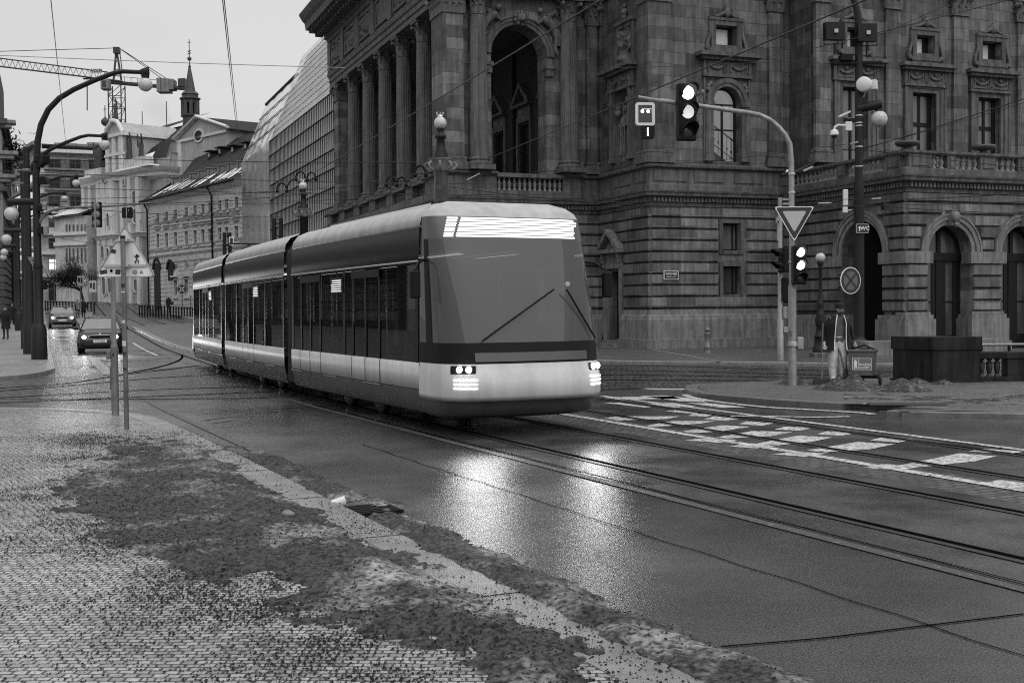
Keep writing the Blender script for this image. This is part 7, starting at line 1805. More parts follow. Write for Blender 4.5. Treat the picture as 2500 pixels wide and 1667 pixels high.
# belfry
D = 150
c = at(465, 300, 152); T0 = at(465, 310, 152); k = 152 / 2900.0
loc = Vector((c.x, c.y, 0)); inv = ch.matrix_basis if False else (Matrix.Translation(ch.location) @ Matrix.Rotation(FA.ang, 4, 'Z')).inverted()
def cz(py): return at(465, py, 152).z
def ring8(pairs, sm=False): m = MB(); m.lathe([(r * k * 1.04, cz(y)) for r, y in pairs], 8, (c.x, c.y, 0), sm); m.v = [tuple(inv @ Vector(v)) for v in m.v]; return m
ring8([(18, 318), (18, 287), (22, 286), (23, 283), (19, 280)]).build('belfry_base', M_COP, ch)
m = MB()
for i in range(8):
    a = PI / 8 + i * PI / 4; x = c.x + 17.5 * k * math.cos(a); y = c.y + 17.5 * k * math.sin(a); m.box(x - .2, x + .2, y - .2, y + .2, cz(282), cz(246))
m.v = [tuple(inv @ Vector(v)) for v in m.v]; m.build('belfry_post', M_COP, ch)
ring8([(19, 253), (19, 246), (25, 243), (25, 241), (19, 238), (19, 233), (21, 231), (17, 226), (13, 224), (3, 166), (2.2, 165), (4, 163), (1.5, 160), (1.5, 152)]).build('spire', M_COP, ch)
m = MB(); m.ball((c.x, c.y, cz(144)), 5.2 * k, 12, 8); m.tube([(c.x, c.y, cz(152)), (c.x, c.y, cz(97))], .05, 6); m.tube([(c.x - 4 * k, c.y, cz(104)), (c.x + 4 * k, c.y, cz(104))], .05, 5)
for y in (127, 133): m.tube([(c.x - 3.5 * k, c.y, cz(y)), (c.x + 3.5 * k, c.y, cz(y - 3))], .08, 5)
m.v = [tuple(inv @ Vector(v)) for v in m.v]; m.build('cross', M_COP, ch)

# ---------------- small snowy-roofed house between office and church
FA = Facade(152, 150, 216, 148); ho = FA.empty('house', 'narrow pale house with a snowy roof between the office block and the church', 'building')
ze = FA.hit(185, 527)[1]; q = MB(); q.box(-1, FA.L, 0, 9, -2, ze); q.build('wall', M_PL2, ho)
q = MB(); q.add([(-1.5, -.5, ze - .3), (FA.L, -.5, ze + .2), (FA.L, 5, ze + 2.2), (-.5, 5, ze + 1.2)], [(0, 1, 2, 3)]); R_ = q.build('roof', M_TILE, ho); q = MB()
for i in range(9): u = -1 + i * FA.L / 9; q.add([(u, -.4, ze + .05 + .02 * i), (u + .35, -.4, ze + .06 + .02 * i), (u + .8, 3.5, ze + 1.7), (u + .3, 3.5, ze + 1.6)], [(0, 1, 2, 3)])
q.build('snow_patch', M_SNW, R_)
q = MB()
for y in (570, 595, 690): z = FA.hit(185, y)[1]; q.box(-1, FA.L, -.3, 0, z - .2, z + .2)
q.build('ledge', M_TRIM, ho)
for px in (163, 171, 180, 190, 200, 209):
    for yt, yb in ((548, 572), (606, 640)): u, z1 = FA.hit(px, yt); _, z0 = FA.hit(px, yb); window(FA, ho, u - .14 * 1, u + .14, z0, z1, cross=False, deep=-.05)
# ---------------- office block with long balconies
for (x0, d0, x1, d1, lab, nm) in ((104, 160, 250, 163, 'broad stone-clad office block with balconies and one lit window', 'office_building'), (8, 188, 103.5, 160.5, 'receding flank of the office block with rows of plain windows', 'office_wing')):
    FA = Facade(x0, d0, x1, d1); of = FA.empty(nm, lab, 'building'); main = x0 > 50; xm = (x0 + x1) / 2
    zt_ = FA.hit(xm, 372 if main else 376)[1]; ws = []
    if main: cs = [(118, 148), (170, 198), (216, 234)]; rows = [(390, 413), (435, 462), (480, 506), (530, 556), (582, 608), (631, 660), (690, 735)]
    else: cs = [(29, 36), (44, 51), (60, 66), (74, 82), (90, 98)]; rows = [(402, 428), (446, 470), (490, 512), (535, 556), (580, 604), (634, 660), (680, 730)]
    for r_i, (yt, yb) in enumerate(rows):
        for a, b_ in cs:
            if main and r_i >= 5 and a > 200: continue
            sh = 0 if main else (xm - a) * .12
            u0, z1 = FA.hit(a, yt + sh); u1, z0 = FA.hit(b_, yb + sh)
            _, z1 = FA.hit((a + b_) / 2, yt + sh); _, z0 = FA.hit((a + b_) / 2, yb + sh); ws.append((u0, u1, z0, z1, r_i, a))
    q = MB(); q.wall([(0, -2), (FA.L, -2), (FA.L, zt_), (0, zt_)], [[(a, c), (a, d), (b_, d), (b_, c)] for a, b_, c, d, _, _ in ws], FA.fr, .35); q.add([(0, 0, zt_), (FA.L, 0, zt_), (FA.L, 14, zt_), (0, 14, zt_)], [(0, 1, 2, 3)]); q.build('wall', M_OFFW, of)
    for a, b_, c, d, r_i, xa in ws:
        lit = main and ((r_i == 5 and xa == 118))
        window(FA, of, a, b_, c, d, M_WINL if lit else M_WIN, M_FRM if lit else M_TILE2, True, None, .3)
    q = MB()
    for y in (372, 424, 470, 518, 570, 618, 672): z = FA.hit(xm, y)[1]; q.box(0, FA.L, -.5, 0, z - .25, z + .25)
    q.box(0, FA.L, -.9, 0, zt_ - .2, zt_ + .25); q.build('ledge', M_TRIM if main else M_PL3, of)
    if main:
        for y in (406, 455):
            q = MB(); z = FA.hit(xm, y + 8)[1]; q.box(.5, FA.L - 1, -1.3, 0, z - .25, z); B_ = q.build('balcony', M_PL3, of); q = MB(); q.tube([(.5, -1.25, z + 1.1), (FA.L - 1, -1.25, z + 1.1)], .04, 4)
            for i in range(60): q.box(.5 + i * (FA.L - 1.5) / 60, .53 + i * (FA.L - 1.5) / 60 + .02, -1.27, -1.23, z, z + 1.1)
            q.build('railing', M_IRON, B_)
        for px, py, w_ in ((160, 357, 3), (215, 360, 4.5), (240, 356, 3)): u, z = FA.hit(px, py, 5); q = MB(); q.box(u - w_ / 2, u + w_ / 2, 4, 8, zt_, z + .3); q.build('rooftop_unit', M_PL3, of)
# ---------------- nearer house at the left edge of the view
c = at(12, 745, 92); t = thing('corner_house', 'dark banded stone house with heavy cornices at the left edge', 'building', (c.x, c.y, gz(c.x, c.y) - .3), math.atan(.39))
zz = lambda py: at(20, py, 92).z - c.z + 1.6
q = MB(); q.box(-30, 0, 0, 22, -1, zz(285)); q.build('wall', M_PL3, t)
M_DKS = mat('dark banded stone', .07, .85, 0, .3, .35, 2, .3)
q = MB(); y = 600
z = .2
while z < zz(590): q.box(-30, .14, -.14, 22, z, z + .42); z += .56
q.build('rustication', M_DKS, t)
q = MB()
for py, o_, h in ((590, .25, .35), (450, .3, .35), (425, .15, .2), (285, .45, .4), (300, .25, .25)): q.box(-30, o_, -o_, 22, zz(py) - h, zz(py))
q.box(-30, -.4, .2, 22, zz(285), zz(100)); q.build('cornice', M_DKS, t)
for i in range(5):
    for py0, py1 in ((570, 520), (420, 360)):
        q = MB(); q.box(-.02, .05, 1.6 + i * 4, 3.0 + i * 4, zz(py0), zz(py1)); o = q.build('window', M_WIN, t); q = MB(); y0 = 1.6 + i * 4; q.box(-.02, .16, y0 - .25, y0, zz(py0), zz(py1)); q.box(-.02, .16, y0 + 1.4, y0 + 1.65, zz(py0), zz(py1)); q.box(-.02, .4, y0 - .4, y0 + 1.8, zz(py1), zz(py1) + .3); q.build('surround', M_DKS, o)
for px, py in ((27, 262), (33, 338), (26, 395)): v = at(px, py, 92) - c; q = MB(); q.bbox(-1.2, v.x + .25, -.4, .8, v.z + .5, v.z + .8, .04); q.bbox(-1.2, v.x - .05, -.25, .6, v.z + .2, v.z + .5, .04); q.build('balcony_bracket', M_PL3, t)

# ---------------- shingled glass theatre annexe beyond the loggia
ANX = thing('glass_annexe', 'tall modern block clad in rows of glass shingles with a sloping upper half', 'building', TH0, THA)
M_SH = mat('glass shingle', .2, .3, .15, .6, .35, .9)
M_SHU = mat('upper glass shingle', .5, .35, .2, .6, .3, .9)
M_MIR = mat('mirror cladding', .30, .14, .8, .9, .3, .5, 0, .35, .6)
aW = -6.0; b0_, b1_ = 25.8, 50.0; zk = 14.4; zt_ = 21.0; bk = -3.4
def uv_low(u, v): return Vector((aW, b0_ + (b1_ - b0_) * u, zk * v))
def uv_up(u, v): return Vector((aW + (bk - aW) * v ** 1.0, b0_ + (b1_ - b0_) * u + 0 * v, zk + (zt_ - zk) * v - 1.2 * v * u ** 6 * 0))
q = MB(); q.box(aW + .25, 6, b0_, b1_ - .2, 0, zk); q.add([(aW + .25, b0_, zk), (aW + .25, b1_ - .2, zk), (bk + .3, b1_ - .2, zt_), (bk + .3, b0_, zt_), (6, b0_, zt_), (6, b1_ - .2, zt_)], [(0, 1, 2, 3), (3, 2, 5, 4), (1, 5, 2)])
q.box(bk + .8, 5, b0_, b1_ - 3, zt_, zt_ + .9); q.build('wall', M_TILE2, ANX)
def shingles(fn, nu, nv, m, name, tilt, seed):
    q = MB(); rr_ = random.Random(seed)
    for j in range(nv):
        for i in range(nu):
            P = [fn((i + a) / nu, (j + b2) / nv) for a, b2 in ((.17, .01), (.83, .01), (.83, .985), (.17, .985))]
            n_ = (P[1] - P[0]).cross(P[3] - P[0]).normalized(); n_ = n_ if n_.x < 0 else -n_
            t_ = tilt * (.85 + .3 * rr_.random()); w2 = tilt * .12 * (rr_.random() - .5)
            P = [P[0] + n_ * (t_ + w2), P[1] + n_ * (t_ - w2), P[2] + n_ * .01, P[3] + n_ * .01]
            q.add(P, [(0, 1, 2, 3)])
            q.add([P[0], P[1], P[1] - n_ * (t_ + .0) * .9, P[0] - n_ * t_ * .9], [(0, 1, 2, 3)])
    return q.build(name, m, ANX)
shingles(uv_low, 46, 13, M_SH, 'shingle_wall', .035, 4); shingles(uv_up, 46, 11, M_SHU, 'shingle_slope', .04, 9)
q = MB()
for i in range(47): p = uv_low(i / 46, 0); r_ = uv_low(i / 46, 1); q.tube([p - Vector((.03, 0, 0)), r_ - Vector((.03, 0, 0))], .02, 4)
for j in range(14): p = uv_low(0, j / 13); r_ = uv_low(1, j / 13); q.tube([p - Vector((.05, 0, 0)), r_ - Vector((.05, 0, 0))], .03, 4)
q.build('shingle_frame', M_TILE, ANX)
q = MB(); q.tube([(bk + 1, b0_ + 4, zt_ + .8), (bk + 1, b0_ + 4, zt_ + 3.6)], .35, 8); q.tube([(bk + 1.6, b0_ + 2.4, zt_ + .8), (bk + 1.6, b0_ + 2.4, zt_ + 3.2)], .3, 8); q.build('rooftop_flue', M_PL3, ANX)
AN2 = thing('mirror_annexe', 'smaller mirror-clad block with a bright sloping top beside the shingled one', 'building', TH0, THA)
b2_, b3_ = 50.1, 64.5
q = MB()
def m_low(u, v): y = b2_ + (b3_ - b2_) * u; return (aW + .012 * math.sin(y * 2.1) * math.sin(v * 9), y, 14.4 * v)
def m_up(u, v): y = b2_ + (b3_ - b2_) * (u + (.0) * v); return (aW + 2.2 * v + .01 * math.sin(y * 1.7), y, 14.4 + 5.2 * v)
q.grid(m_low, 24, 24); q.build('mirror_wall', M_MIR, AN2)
q = MB(); q.grid(m_up, 24, 12); q.build('mirror_slope', mat('sky-brightened mirror cladding', .92, .12, .9, .9, .08, .4, 0, .3, .9), AN2)  # paler than the wall below: sky brightness put into the slope's colour
q = MB(); q.box(aW + .5, 5, b2_, b3_, 0, 14.3); q.add([(aW + .5, b3_, 14.3), (aW + 2.6, b3_, 19.4), (5, b3_, 19.4), (5, b3_, 14.3), (aW + 2.6, b2_, 19.4), (5, b2_, 19.4)], [(0, 1, 2, 3), (1, 4, 5, 2)]); q.build('wall', M_TILE2, AN2)
q = MB()
for j in range(1, 4): y0 = 14.4 + 5.2 * j / 4; q.tube([(aW + 2.2 * j / 4 - .06, b2_, y0), (aW + 2.2 * j / 4 - .06, b3_, y0)], .04, 4)
q.tube([(aW + 2.2, b2_, 19.65), (aW + 2.2, b3_, 19.65)], .12, 5); q.build('panel_seam', M_IRON, AN2)

# ---------------- tower crane
D = 235; k = D / 2900.0
c = at(286, 300, D); cr = thing('tower_crane', 'tower crane with a lattice jib and a block of counterweights above the church', 'crane', (c.x, c.y, gz(c.x, c.y)))
def K(px, py, dy=0.0): p = at(px, py, D + dy); return tuple(p - Vector((c.x, c.y, gz(c.x, c.y))))
M_CR = mat('crane steel', .035, .6)
q = MB(); hw_ = 1.25
zb_, zt_ = 0, K(286, 208)[2]
for sx in (-hw_, hw_):
    for sy in (-hw_, hw_): q.tube([(sx, sy, zb_), (sx, sy, zt_)], .13, 5)
z = zb_; n_ = 0
while z < zt_ - 1:
    z2 = min(z + 2.1, zt_)
    for sy in (-hw_, hw_):
        q.tube([(-hw_, sy, z), (hw_, sy, z)], .07, 4); q.tube([(-hw_ if n_ % 2 else hw_, sy, z), (hw_ if n_ % 2 else -hw_, sy, z2)], .07, 4)
    for sx in (-hw_, hw_): q.tube([(sx, -hw_, z), (sx, hw_, z2)], .07, 4)
    z = z2; n_ += 1
q.build('mast', M_CR, cr)
q = MB()
for px in (277, 296): q.tube([K(px, 196), K(284, 120)], .22, 5)
for y in (150, 170, 186): q.tube([K(281 - (y - 120) * .07, y), K(287 + (y - 120) * .11, y)], .1, 4)
q.tube([K(292, 125), K(298, 172)], .1, 4); q.box(K(276, 0)[0], K(290, 0)[0], -.6, .6, K(0, 134)[2], K(0, 119)[2]); q.build('peak', M_CR, cr)
q = MB(); lo = lambda t: (9 + (264 - 9) * t - 40 * 0, 164 + 31 * t); hi = lambda t: (9 + 255 * t, 144 + 33 * t)
ext_ = lambda t: t
for sy in (-.8, .8): q.tube([K(*lo(-.25), sy), K(*lo(1), sy)], .16, 5)
q.tube([K(*hi(-.25)), K(*hi(1))], .13, 5); n_ = 18
for i in range(-4, n_):
    for sy in (-.8, .8): q.tube([K(*lo(i / n_), sy), K(*hi((i + .5) / n_))], .06, 4); q.tube([K(*hi((i + .5) / n_)), K(*lo((i + 1) / n_), sy)], .06, 4)
q.tube([K(264, 195), K(300, 200)], .2, 5); q.build('jib', M_CR, cr)
q = MB(); q.ext([K(262, 196), K(452, 212), K(452, 217), K(262, 201)], (0, 2.4, 0)); q.ext([K(434, 213), K(452, 214), K(451, 191), K(434, 192)], (0, 2, 0)); q.tube([K(300, 188), K(430, 200)], .05, 4)
for i in range(8): q.tube([K(304 + i * 16, 188.6 + i * 1.5), K(304 + i * 16, 200 + i * 1.6)], .05, 4)
q.build('counter_jib', M_CR, cr)
q = MB()
for i in range(4): q.box(K(379 + i * 10.5, 0)[0], K(388.5 + i * 10.5, 0)[0], -.2, 2.4, K(0, 228 - (i == 3) * 6)[2], K(0, 194 + i)[2])
q.build('counterweight', M_PL3, cr)
q = MB(); q.bbox(K(250, 0)[0], K(270, 0)[0], -2.2, -.4, K(0, 226)[2], K(0, 200)[2], .2); o = q.build('cab', M_PL3, cr); q = MB(); q.box(K(255, 0)[0], K(264, 0)[0], -2.26, -2.2, K(0, 220)[2], K(0, 205)[2]); q.build('cab_window', M_WIN, o)
q = MB(); q.tube([K(277, 118), K(100, 123), K(-60, 128)], .07, 4); q.tube([K(296, 121), K(418, 200)], .07, 4); q.tube([K(296, 122), K(406, 200)], .07, 4); q.build('pendant', M_CR, cr)
q = MB(); q.tube([K(212, 190), K(212, 210)], .05, 4); q.tube([K(213, 210), K(213, 270)], .12, 5); q.box(K(200, 0)[0], K(224, 0)[0], -.3, .3, K(0, 196)[2], K(0, 193)[2]); q.build('hook_block', M_CR, cr)
q = MB(); a = Vector(K(226, 181)); b2 = Vector(K(253, 175)); q.box(a.x, b2.x, -1.2, -1.1, a.z - .1, b2.z + .3); S_ = q.build('sign_board', M_SIGNG, cr)
text_mb('WOLFF', .75, Matrix.Translation(((a.x + b2.x) / 2, -1.22, (a.z + b2.z) / 2 + .1)) @ Matrix.Rotation(PI / 2, 4, 'X'), .01, bold=True).build('lettering', M_INK, S_)

# ---------------- bare street tree
p = gp(207, 762); p = at(207, 745, 118); p.z = gz(p.x, p.y)
t = thing('street_tree', 'dark leafless street tree in front of the narrow house', 'tree', p)
def B_(px, py, dy=0): return at(px, py, 118 + dy) - p
q = MB(); r5 = random.Random(9); tips = []
def limb(a, d, L_, r_, n_):
    a = Vector(a); d = Vector(d).normalized(); b2 = a + d * L_; m_ = (a + b2) / 2 + Vector((r5.uniform(-.1, .1), r5.uniform(-.1, .1), r5.uniform(-.05, .1))) * L_
    q.tube([a, m_, b2], [r_, r_ * .8, r_ * .6], 5)
    if n_ <= 0: tips.append(b2); return
    for _ in range(3 if n_ > 1 else 4):
        limb(b2 if r5.random() < .6 else m_, d + Vector((r5.uniform(-.9, .9), r5.uniform(-.9, .9), r5.uniform(-.35, .6))), L_ * r5.uniform(.6, .85), r_ * .6, n_ - 1)
q.tube([(0, 0, -.3), (-.1, 0, 1.2), (-.35, 0, 2.3)], [.16, .13, .12], 8)
for dx, dz in ((-1.3, 1), (-.5, 1.3), (.25, 1.3), (-1.9, .7)): limb((-.35, 0, 2.3), (dx, r5.uniform(-.5, .5), dz), 1.25, .08, 3)
q.build('trunk', mat('wet bark', .018, .8), t)
q = MB()
for v in tips:
    for _ in range(40):
        o = Vector(v) + Vector((r5.gauss(0, .42), r5.gauss(0, .4), r5.gauss(0, .34))); d = Vector((r5.uniform(-1, 1), r5.uniform(-1, 1), r5.uniform(-1, 1))) * .24; e = d.cross(Vector((0, 0, 1))).normalized() * .022
        q.add([o - d - e, o - d + e, o + d], [(0, 1, 2)])
q.build('crown', mat('twigs', .02, .9), t)
# tuft of shrubs on the roof terrace above the left house
p = at(24, 375, 96); t = thing('roof_shrub', 'dark shrub on the roof of the house at the left edge', 'shrub', (p.x, p.y, p.z - 1.2)); q = MB()
for _ in range(700):
    o = Vector((r5.gauss(0, .75), r5.gauss(0, .6), 1.2 + r5.gauss(0, .7))); d = Vector((r5.uniform(-1, 1), r5.uniform(-1, 1), r5.uniform(-1, 1))) * .2; e = d.cross(Vector((.3, .2, 1))).normalized() * .09; q.add([o - d - e, o - d + e, o + d], [(0, 1, 2)])
q.build('foliage', mat('dark leaves', .02, .8), t); q = MB(); q.tube([(0, 0, -.3), (.1, 0, .5), (-.1, 0, 1.4)], [.1, .08, .04], 6); q.build('stem', MATS['wet bark'], t)

# ---------------- faint chimney smoke above the church roof
c = at(388, 272, 236); q = MB()
def puff(u, v):
    a = 2 * PI * u; b2 = PI * v; d = Vector((math.sin(b2) * math.cos(a), math.sin(b2) * math.sin(a), math.cos(b2))); n = 1 + .45 * noise.fractal(d * 1.6, 1, 2, 3)
    return (d.x * 2.6 * n - .9 * d.z, d.y * 2.4 * n, d.z * 3.4 * n)
q.grid(puff, 36, 20); sm = bpy.data.materials.new('thin smoke'); sm.use_nodes = True; nt = sm.node_tree; nt.nodes.remove(nt.nodes['Principled BSDF']); pvn = nt.nodes.new('ShaderNodeVolumePrincipled'); pvn.inputs['Color'].default_value = (.35, .35, .35, 1); pvn.inputs['Density'].default_value = .025; nt.links.new(pvn.outputs[0], nt.nodes['Material Output'].inputs['Volume'])
tag(q.build('smoke', sm, None, c), 'faint puff of grey smoke in the sky beside the belfry', kind='stuff')
# ================================================================== LEFT SIDE: lamps, poles, signs, signals
L1b = gp(97, 886)
def street_lamp(label, base, arm_pts, globe, rg, left=None, grp='curved-arm street lamps along the left pavement'):
    t = thing('street_lamp', label, 'street lamp', base, 0, grp); o = Vector(base)
    A_ = [Vector(p) - o for p in arm_pts]
    q = MB(); q.lathe([(.26, 0), (.27, .3), (.25, 1.15), (.2, 1.28), (.155, 1.36), (.15, 3.2)], 18); q.lathe([(.155, 3.2), (.17, 3.25), (.13, 3.4), (.115, A_[0].z)], 16); q.build('pole', M_POLE, t)
    q = MB(); sm = []
    for i in range(len(A_)): sm.append(A_[i])
    q.tube(sm, [.115 - .045 * i / (len(sm) - 1) for i in range(len(sm))], 12); q.build('arm', M_POLE, t)
    g_ = Vector(globe) - o
    q = MB(); e = A_[-1]; q.tube([e + Vector((-.02, 0, 0)), e + Vector((.22, 0, .02)), (g_.x, g_.y, e.z - .02)], [.1, .17, .17], 12); q.lathe([(rg * .5, g_.z + rg * .8), (rg * .55, g_.z + rg * 1.05), (.15, e.z)], 14, (g_.x, g_.y, 0)); q.build('lamp_holder', M_POLE, t)
    q = MB(); q.ball((0, 0, 0), rg, 20, 12); q.build('globe', M_GLOBE, t, g_)
    if left:
        l_ = Vector(left) - o
        q = MB(); q.tube([(0, 0, l_.z + rg * 1.7), (l_.x - .1, l_.y, l_.z + rg * 1.7)], rg * .5, 12); q.build('side_arm', M_POLE, t)
        q = MB(); q.ball((0, 0, 0), rg, 20, 12); q.build('side_globe', M_GLOBE, t, l_)
    return t
d1 = L1b.y
ap_ = [(90, 420), (90, 385), (92, 345), (100, 305), (118, 268), (145, 240), (180, 219), (230, 197), (275, 180), (300, 175), (345, 177)]
street_lamp('nearest black street lamp with a long curved arm and honeycomb globe', L1b, [at(x, y, d1) for x, y in ap_], at(355, 207, d1), .235, at(28, 522, d1))
# the following lamps repeat it farther and farther up the street
ref = [Vector(at(x, y, d1)) - L1b for x, y in ap_]; gref = Vector(at(355, 207, d1)) - L1b; lref = Vector(at(28, 522, d1)) - L1b
for n_, (yy_, lab) in enumerate(((55, 'second black street lamp, its globe before the office roof'), (75, 'third street lamp along the left pavement'), (88, 'fourth street lamp along the left pavement'), (100, 'fifth street lamp along the left pavement'), (112, 'sixth and farthest street lamp along the left pavement'))):
    bx = -13.6 - .4 * (yy_ - 35.4) - .85 - .032 * (yy_ - 50); b_ = Vector((bx, yy_, gz(bx, yy_)))
    street_lamp(lab, b_, [p + b_ for p in ref], gref + b_, .235, lref * 1.0 + b_)
# straight traction pole with its fittings
for lab, px, pyb, pt, r_ in (('tall straight black traction pole beside the nearest street lamp', 74, 872, 361, .17), ('thinner black traction pole behind the straight one', 63, 858, 400, .13)):
    b_ = gp(px, pyb); t = thing('traction_pole', lab, 'pole', b_, 0, 'black traction poles'); z = at(px, pt, b_.y).z - b_.z
    q = MB(); q.lathe([(r_ * 1.5, 0), (r_ * 1.5, 1.2), (r_, 1.4), (r_ * .95, 3.3), (r_ * .75, 3.5), (r_ * .7, z)], 14); q.build('pole', M_POLE, t)
    q = MB(); q.lathe([(r_ * .9, z - .9), (r_, z - .85), (r_ * .9, z - .8)], 12); q.tube([(0, 0, z - .85), (-.35, 0, z - .85)], .03, 6); q.build('collar', M_GALV2, t)
# fittings on the nearest lamp pole
def onpole(name, label, cat, px, py, w_, h, d_=.2, m=None, part='housing', rot=0):
    p = at(px, py, d1); t = thing(name, label, cat, (p.x, p.y - .1, p.z), rot); q = MB(); q.bbox(-w_ / 2, w_ / 2, -d_ / 2, d_ / 2, -h / 2, h / 2, .02); q.tube([(-w_ / 2 - .08, .1, 0), (0, .1, 0)], .03, 6); q.build(part, m or M_BLK, t); return t
t = onpole('traffic_light', 'black signal head high on the nearest lamp pole', 'traffic light', 101, 396, .17, .42, .2, None, 'casing', math.radians(60))
q = MB(); q.ext([(-.1, -.1, -.15), (.1, -.1, -.15), (.14, -.32, -.05), (-.14, -.32, -.05)], (0, 0, .28)); q.build('visor', M_BLK, t)
p = at(107, 443, d1); t = thing('loudspeaker', 'black tilted loudspeaker horn on the nearest lamp pole', 'loudspeaker', (p.x, p.y, p.z)); q = MB(); q.ext([(-.16, -.1, .14), (.04, -.1, .16), (.18, -.1, -.13), (-.13, -.1, -.12)], (0, .3, 0)); q.build('horn', M_BLK, t); q = MB(); q.tube([(-.2, .05, .05), (0, .05, 0)], .03, 6); q.build('bracket', M_BLK, t)
onpole('traffic_light', 'black square signal head at mid height on the nearest lamp pole', 'traffic light', 101, 508, .16, .27, .22, None, 'casing'); onpole('junction_box', 'small grey box behind the mid-height signal head', 'junction box', 112, 506, .14, .22, .15, M_PL3)
onpole('traffic_light', 'lower black square signal head on the nearest lamp pole', 'traffic light', 103, 563, .16, .26, .22, None, 'casing'); onpole('junction_box', 'small grey box behind the lower square signal head', 'junction box', 115, 562, .15, .26, .15, M_PL3)
p = at(110, 695, d1); signal('pedestrian_signal', 'black two-lamp pedestrian signal facing sideways on the nearest lamp pole', (p.x, p.y, p.z), math.radians(82), 2, (), .165)
# triangular sign seen from behind on the traction pole
p = at(89, 640, d1 + 3.2); t, tri = tri_sign('give_way_sign', 'dark back of a small give-way triangle between the left poles', (p.x, p.y, p.z), .68, True, 0); q = MB(); q.ext([(x, 0, z) for x, z in tri(1)], (0, .02, 0)); q.build('plate', M_PL3, t); q = MB(); q.box(-.16, .16, -.03, -.002, .06, .1); q.build('bracket', M_GALV2, t)
# long horizontal signal arm with two suspended heads
t = thing('cantilever_pipe', 'long pipe arm reaching right from the nearest lamp pole with signals hung on it', 'signal arm', (L1b.x, L1b.y, at(97, 545, d1).z)); o = t.location
q = MB(); q.tube([Vector(at(x, y, d1)) - o for x, y in ((96, 545), (100, 535), (110, 523), (128, 513), (150, 509), (180, 507), (225, 505), (290, 502), (367, 496))], [.06, .058, .055, .052, .05, .045, .04, .036, .03], 10); q.build('pipe', M_GALV2, t)
p = at(237, 525, d1); t = thing('traffic_light', 'three-lamp traffic light seen from behind, hung on the pipe arm', 'traffic light', (p.x, p.y - .05, p.z), 0, 'heads hung on the pipe arm')
q = MB(); q.bbox(-.15, .15, -.04, .12, -.42, .43, .015); q.build('casing', M_BLK, t)
for i in range(3): q = MB(); q.ball((0, -.05, .285 - i * .285), .135, 14, 8, (1, .45, 1)); q.build('lamp_back', M_GALV2, t)
q = MB(); q.box(-.02, .02, -.16, -.13, -.46, .52); q.build('strap', M_GALV, t)
p = at(311, 519, d1); t = thing('traffic_light', 'square black signal back with rounded corners hung near the arm tip', 'traffic light', (p.x, p.y - .05, p.z), 0, 'heads hung on the pipe arm')
q = MB(); q.bbox(-.17, .17, -.04, .12, -.19, .17, .03); q.build('casing', M_BLK, t); q = MB(); q.box(-.012, .012, -.06, -.042, -.2, .22); q.build('strap', M_GALV, t); q = MB(); q.tube([(.05, -.05, .1), (.09, -.06, .07), (.06, -.06, .02)], .008, 5); q.build('cable', M_GALV, t)
q = MB(); q.ext([(x * 1.1, -.06, z - .28) for x, z in ((-.12, .08), (.12, .08), (.1, -.08), (-.1, -.08))], (0, .05, 0)); q.build('number_plate', M_GALV, t)

# foreground posts with the big warning triangle (back view)
pb = gp(312, 1062); pb.z = SW; t, tri = tri_sign('warning_sign', 'bare metal back of a warning triangle with stickers on a thin post', (0, 0, 0), .84, False, 0)
zs0 = at(303, 676, pb.y).z; cz_ = zs0 + .84 * .866 / 3; xo = at(303, 640, pb.y).x
t.location = (xo, pb.y + .06, cz_)
q = MB(); q.ext([(x, 0, z) for x, z in tri(1)], (0, .02, 0)); q.build('plate', M_ALU, t)
q = MB(); q.wall(tri(1.0), [tri(.965)], lambda u, d, z: (u, d - .012, z), .02); q.build('rim', M_GALV, t)
for z, w_ in ((.27, .13), (-.085, .3)):
    q = MB(); q.box(-w_, w_, -.022, -.002, z - .018, z + .018); q.box(-w_, w_, -.028, -.022, z - .006, z + .006); q.bbox(-.06, .06, -.105, -.02, z - .022, z + .022, .005); q.build('clamp', M_CHR, t)
def sticker(x, z, w_, h, m, rot=0, rnd=False):
    q = MB(); c_, s_ = math.cos(rot), math.sin(rot)
    P = [(w_ / 2 * math.cos(2 * PI * i / 18), h / 2 * math.sin(2 * PI * i / 18)) for i in range(18)] if rnd else [(-w_ / 2, -h / 2), (w_ / 2, -h / 2), (w_ / 2, h / 2), (-w_ / 2, h / 2)]
    q.ext([(x + c_ * a - s_ * b2, -.004, z + s_ * a + c_ * b2) for a, b2 in P], (0, .003, 0)); return q.build('sticker', m, t)
M_STK = mat('dark sticker', .02, .4, 0, .5, .9, 30); M_STKW = mat('pale sticker', .5, .4, 0, .5, .25, 30)
sticker(-.17, .12, .075, .055, M_STK, -.2); sticker(-.31, -.17, .1, .055, M_STK, .15); sticker(-.2, -.155, .085, .095, M_STKW, 0, True); sticker(-.11, -.17, .07, .07, M_STK, -.1); sticker(.13, -.175, .07, .07, M_GALV, 0, True); sticker(-.2, -.155, .04, .045, M_SIGNG, 0, True)
text_mb('A', .075, Matrix.Translation((.222, -.004, -.18)) @ Matrix.Rotation(PI / 2, 4, 'X'), .001).build('lettering', M_INK, t)
q = MB()
for pts in ([(.13, .055), (.15, .03), (.175, .035), (.195, .06)], [(.162, .045), (.162, .0)], [(.162, .0), (.135, -.03), (.145, -.05)], [(.162, .0), (.185, -.02), (.18, -.05)]): q.tube([(x, -.006, z) for x, z in pts], .008, 5)
q.ball((.162, -.006, .062), .016, 8, 6, (1, .3, 1)); q.build('figure_sticker', M_INK, t)
q = MB(); q.tube([(pb.x - xo, -.1, SW - cz_ - .05), (0, -.1, .3)], .034, 12); q.build('post', M_GALV2, t)
q = MB(); q.lathe([(.037, .29), (.037, .33), (0, .335)], 12, (0, -.1, 0)); q.build('post_cap', M_BLK, t)
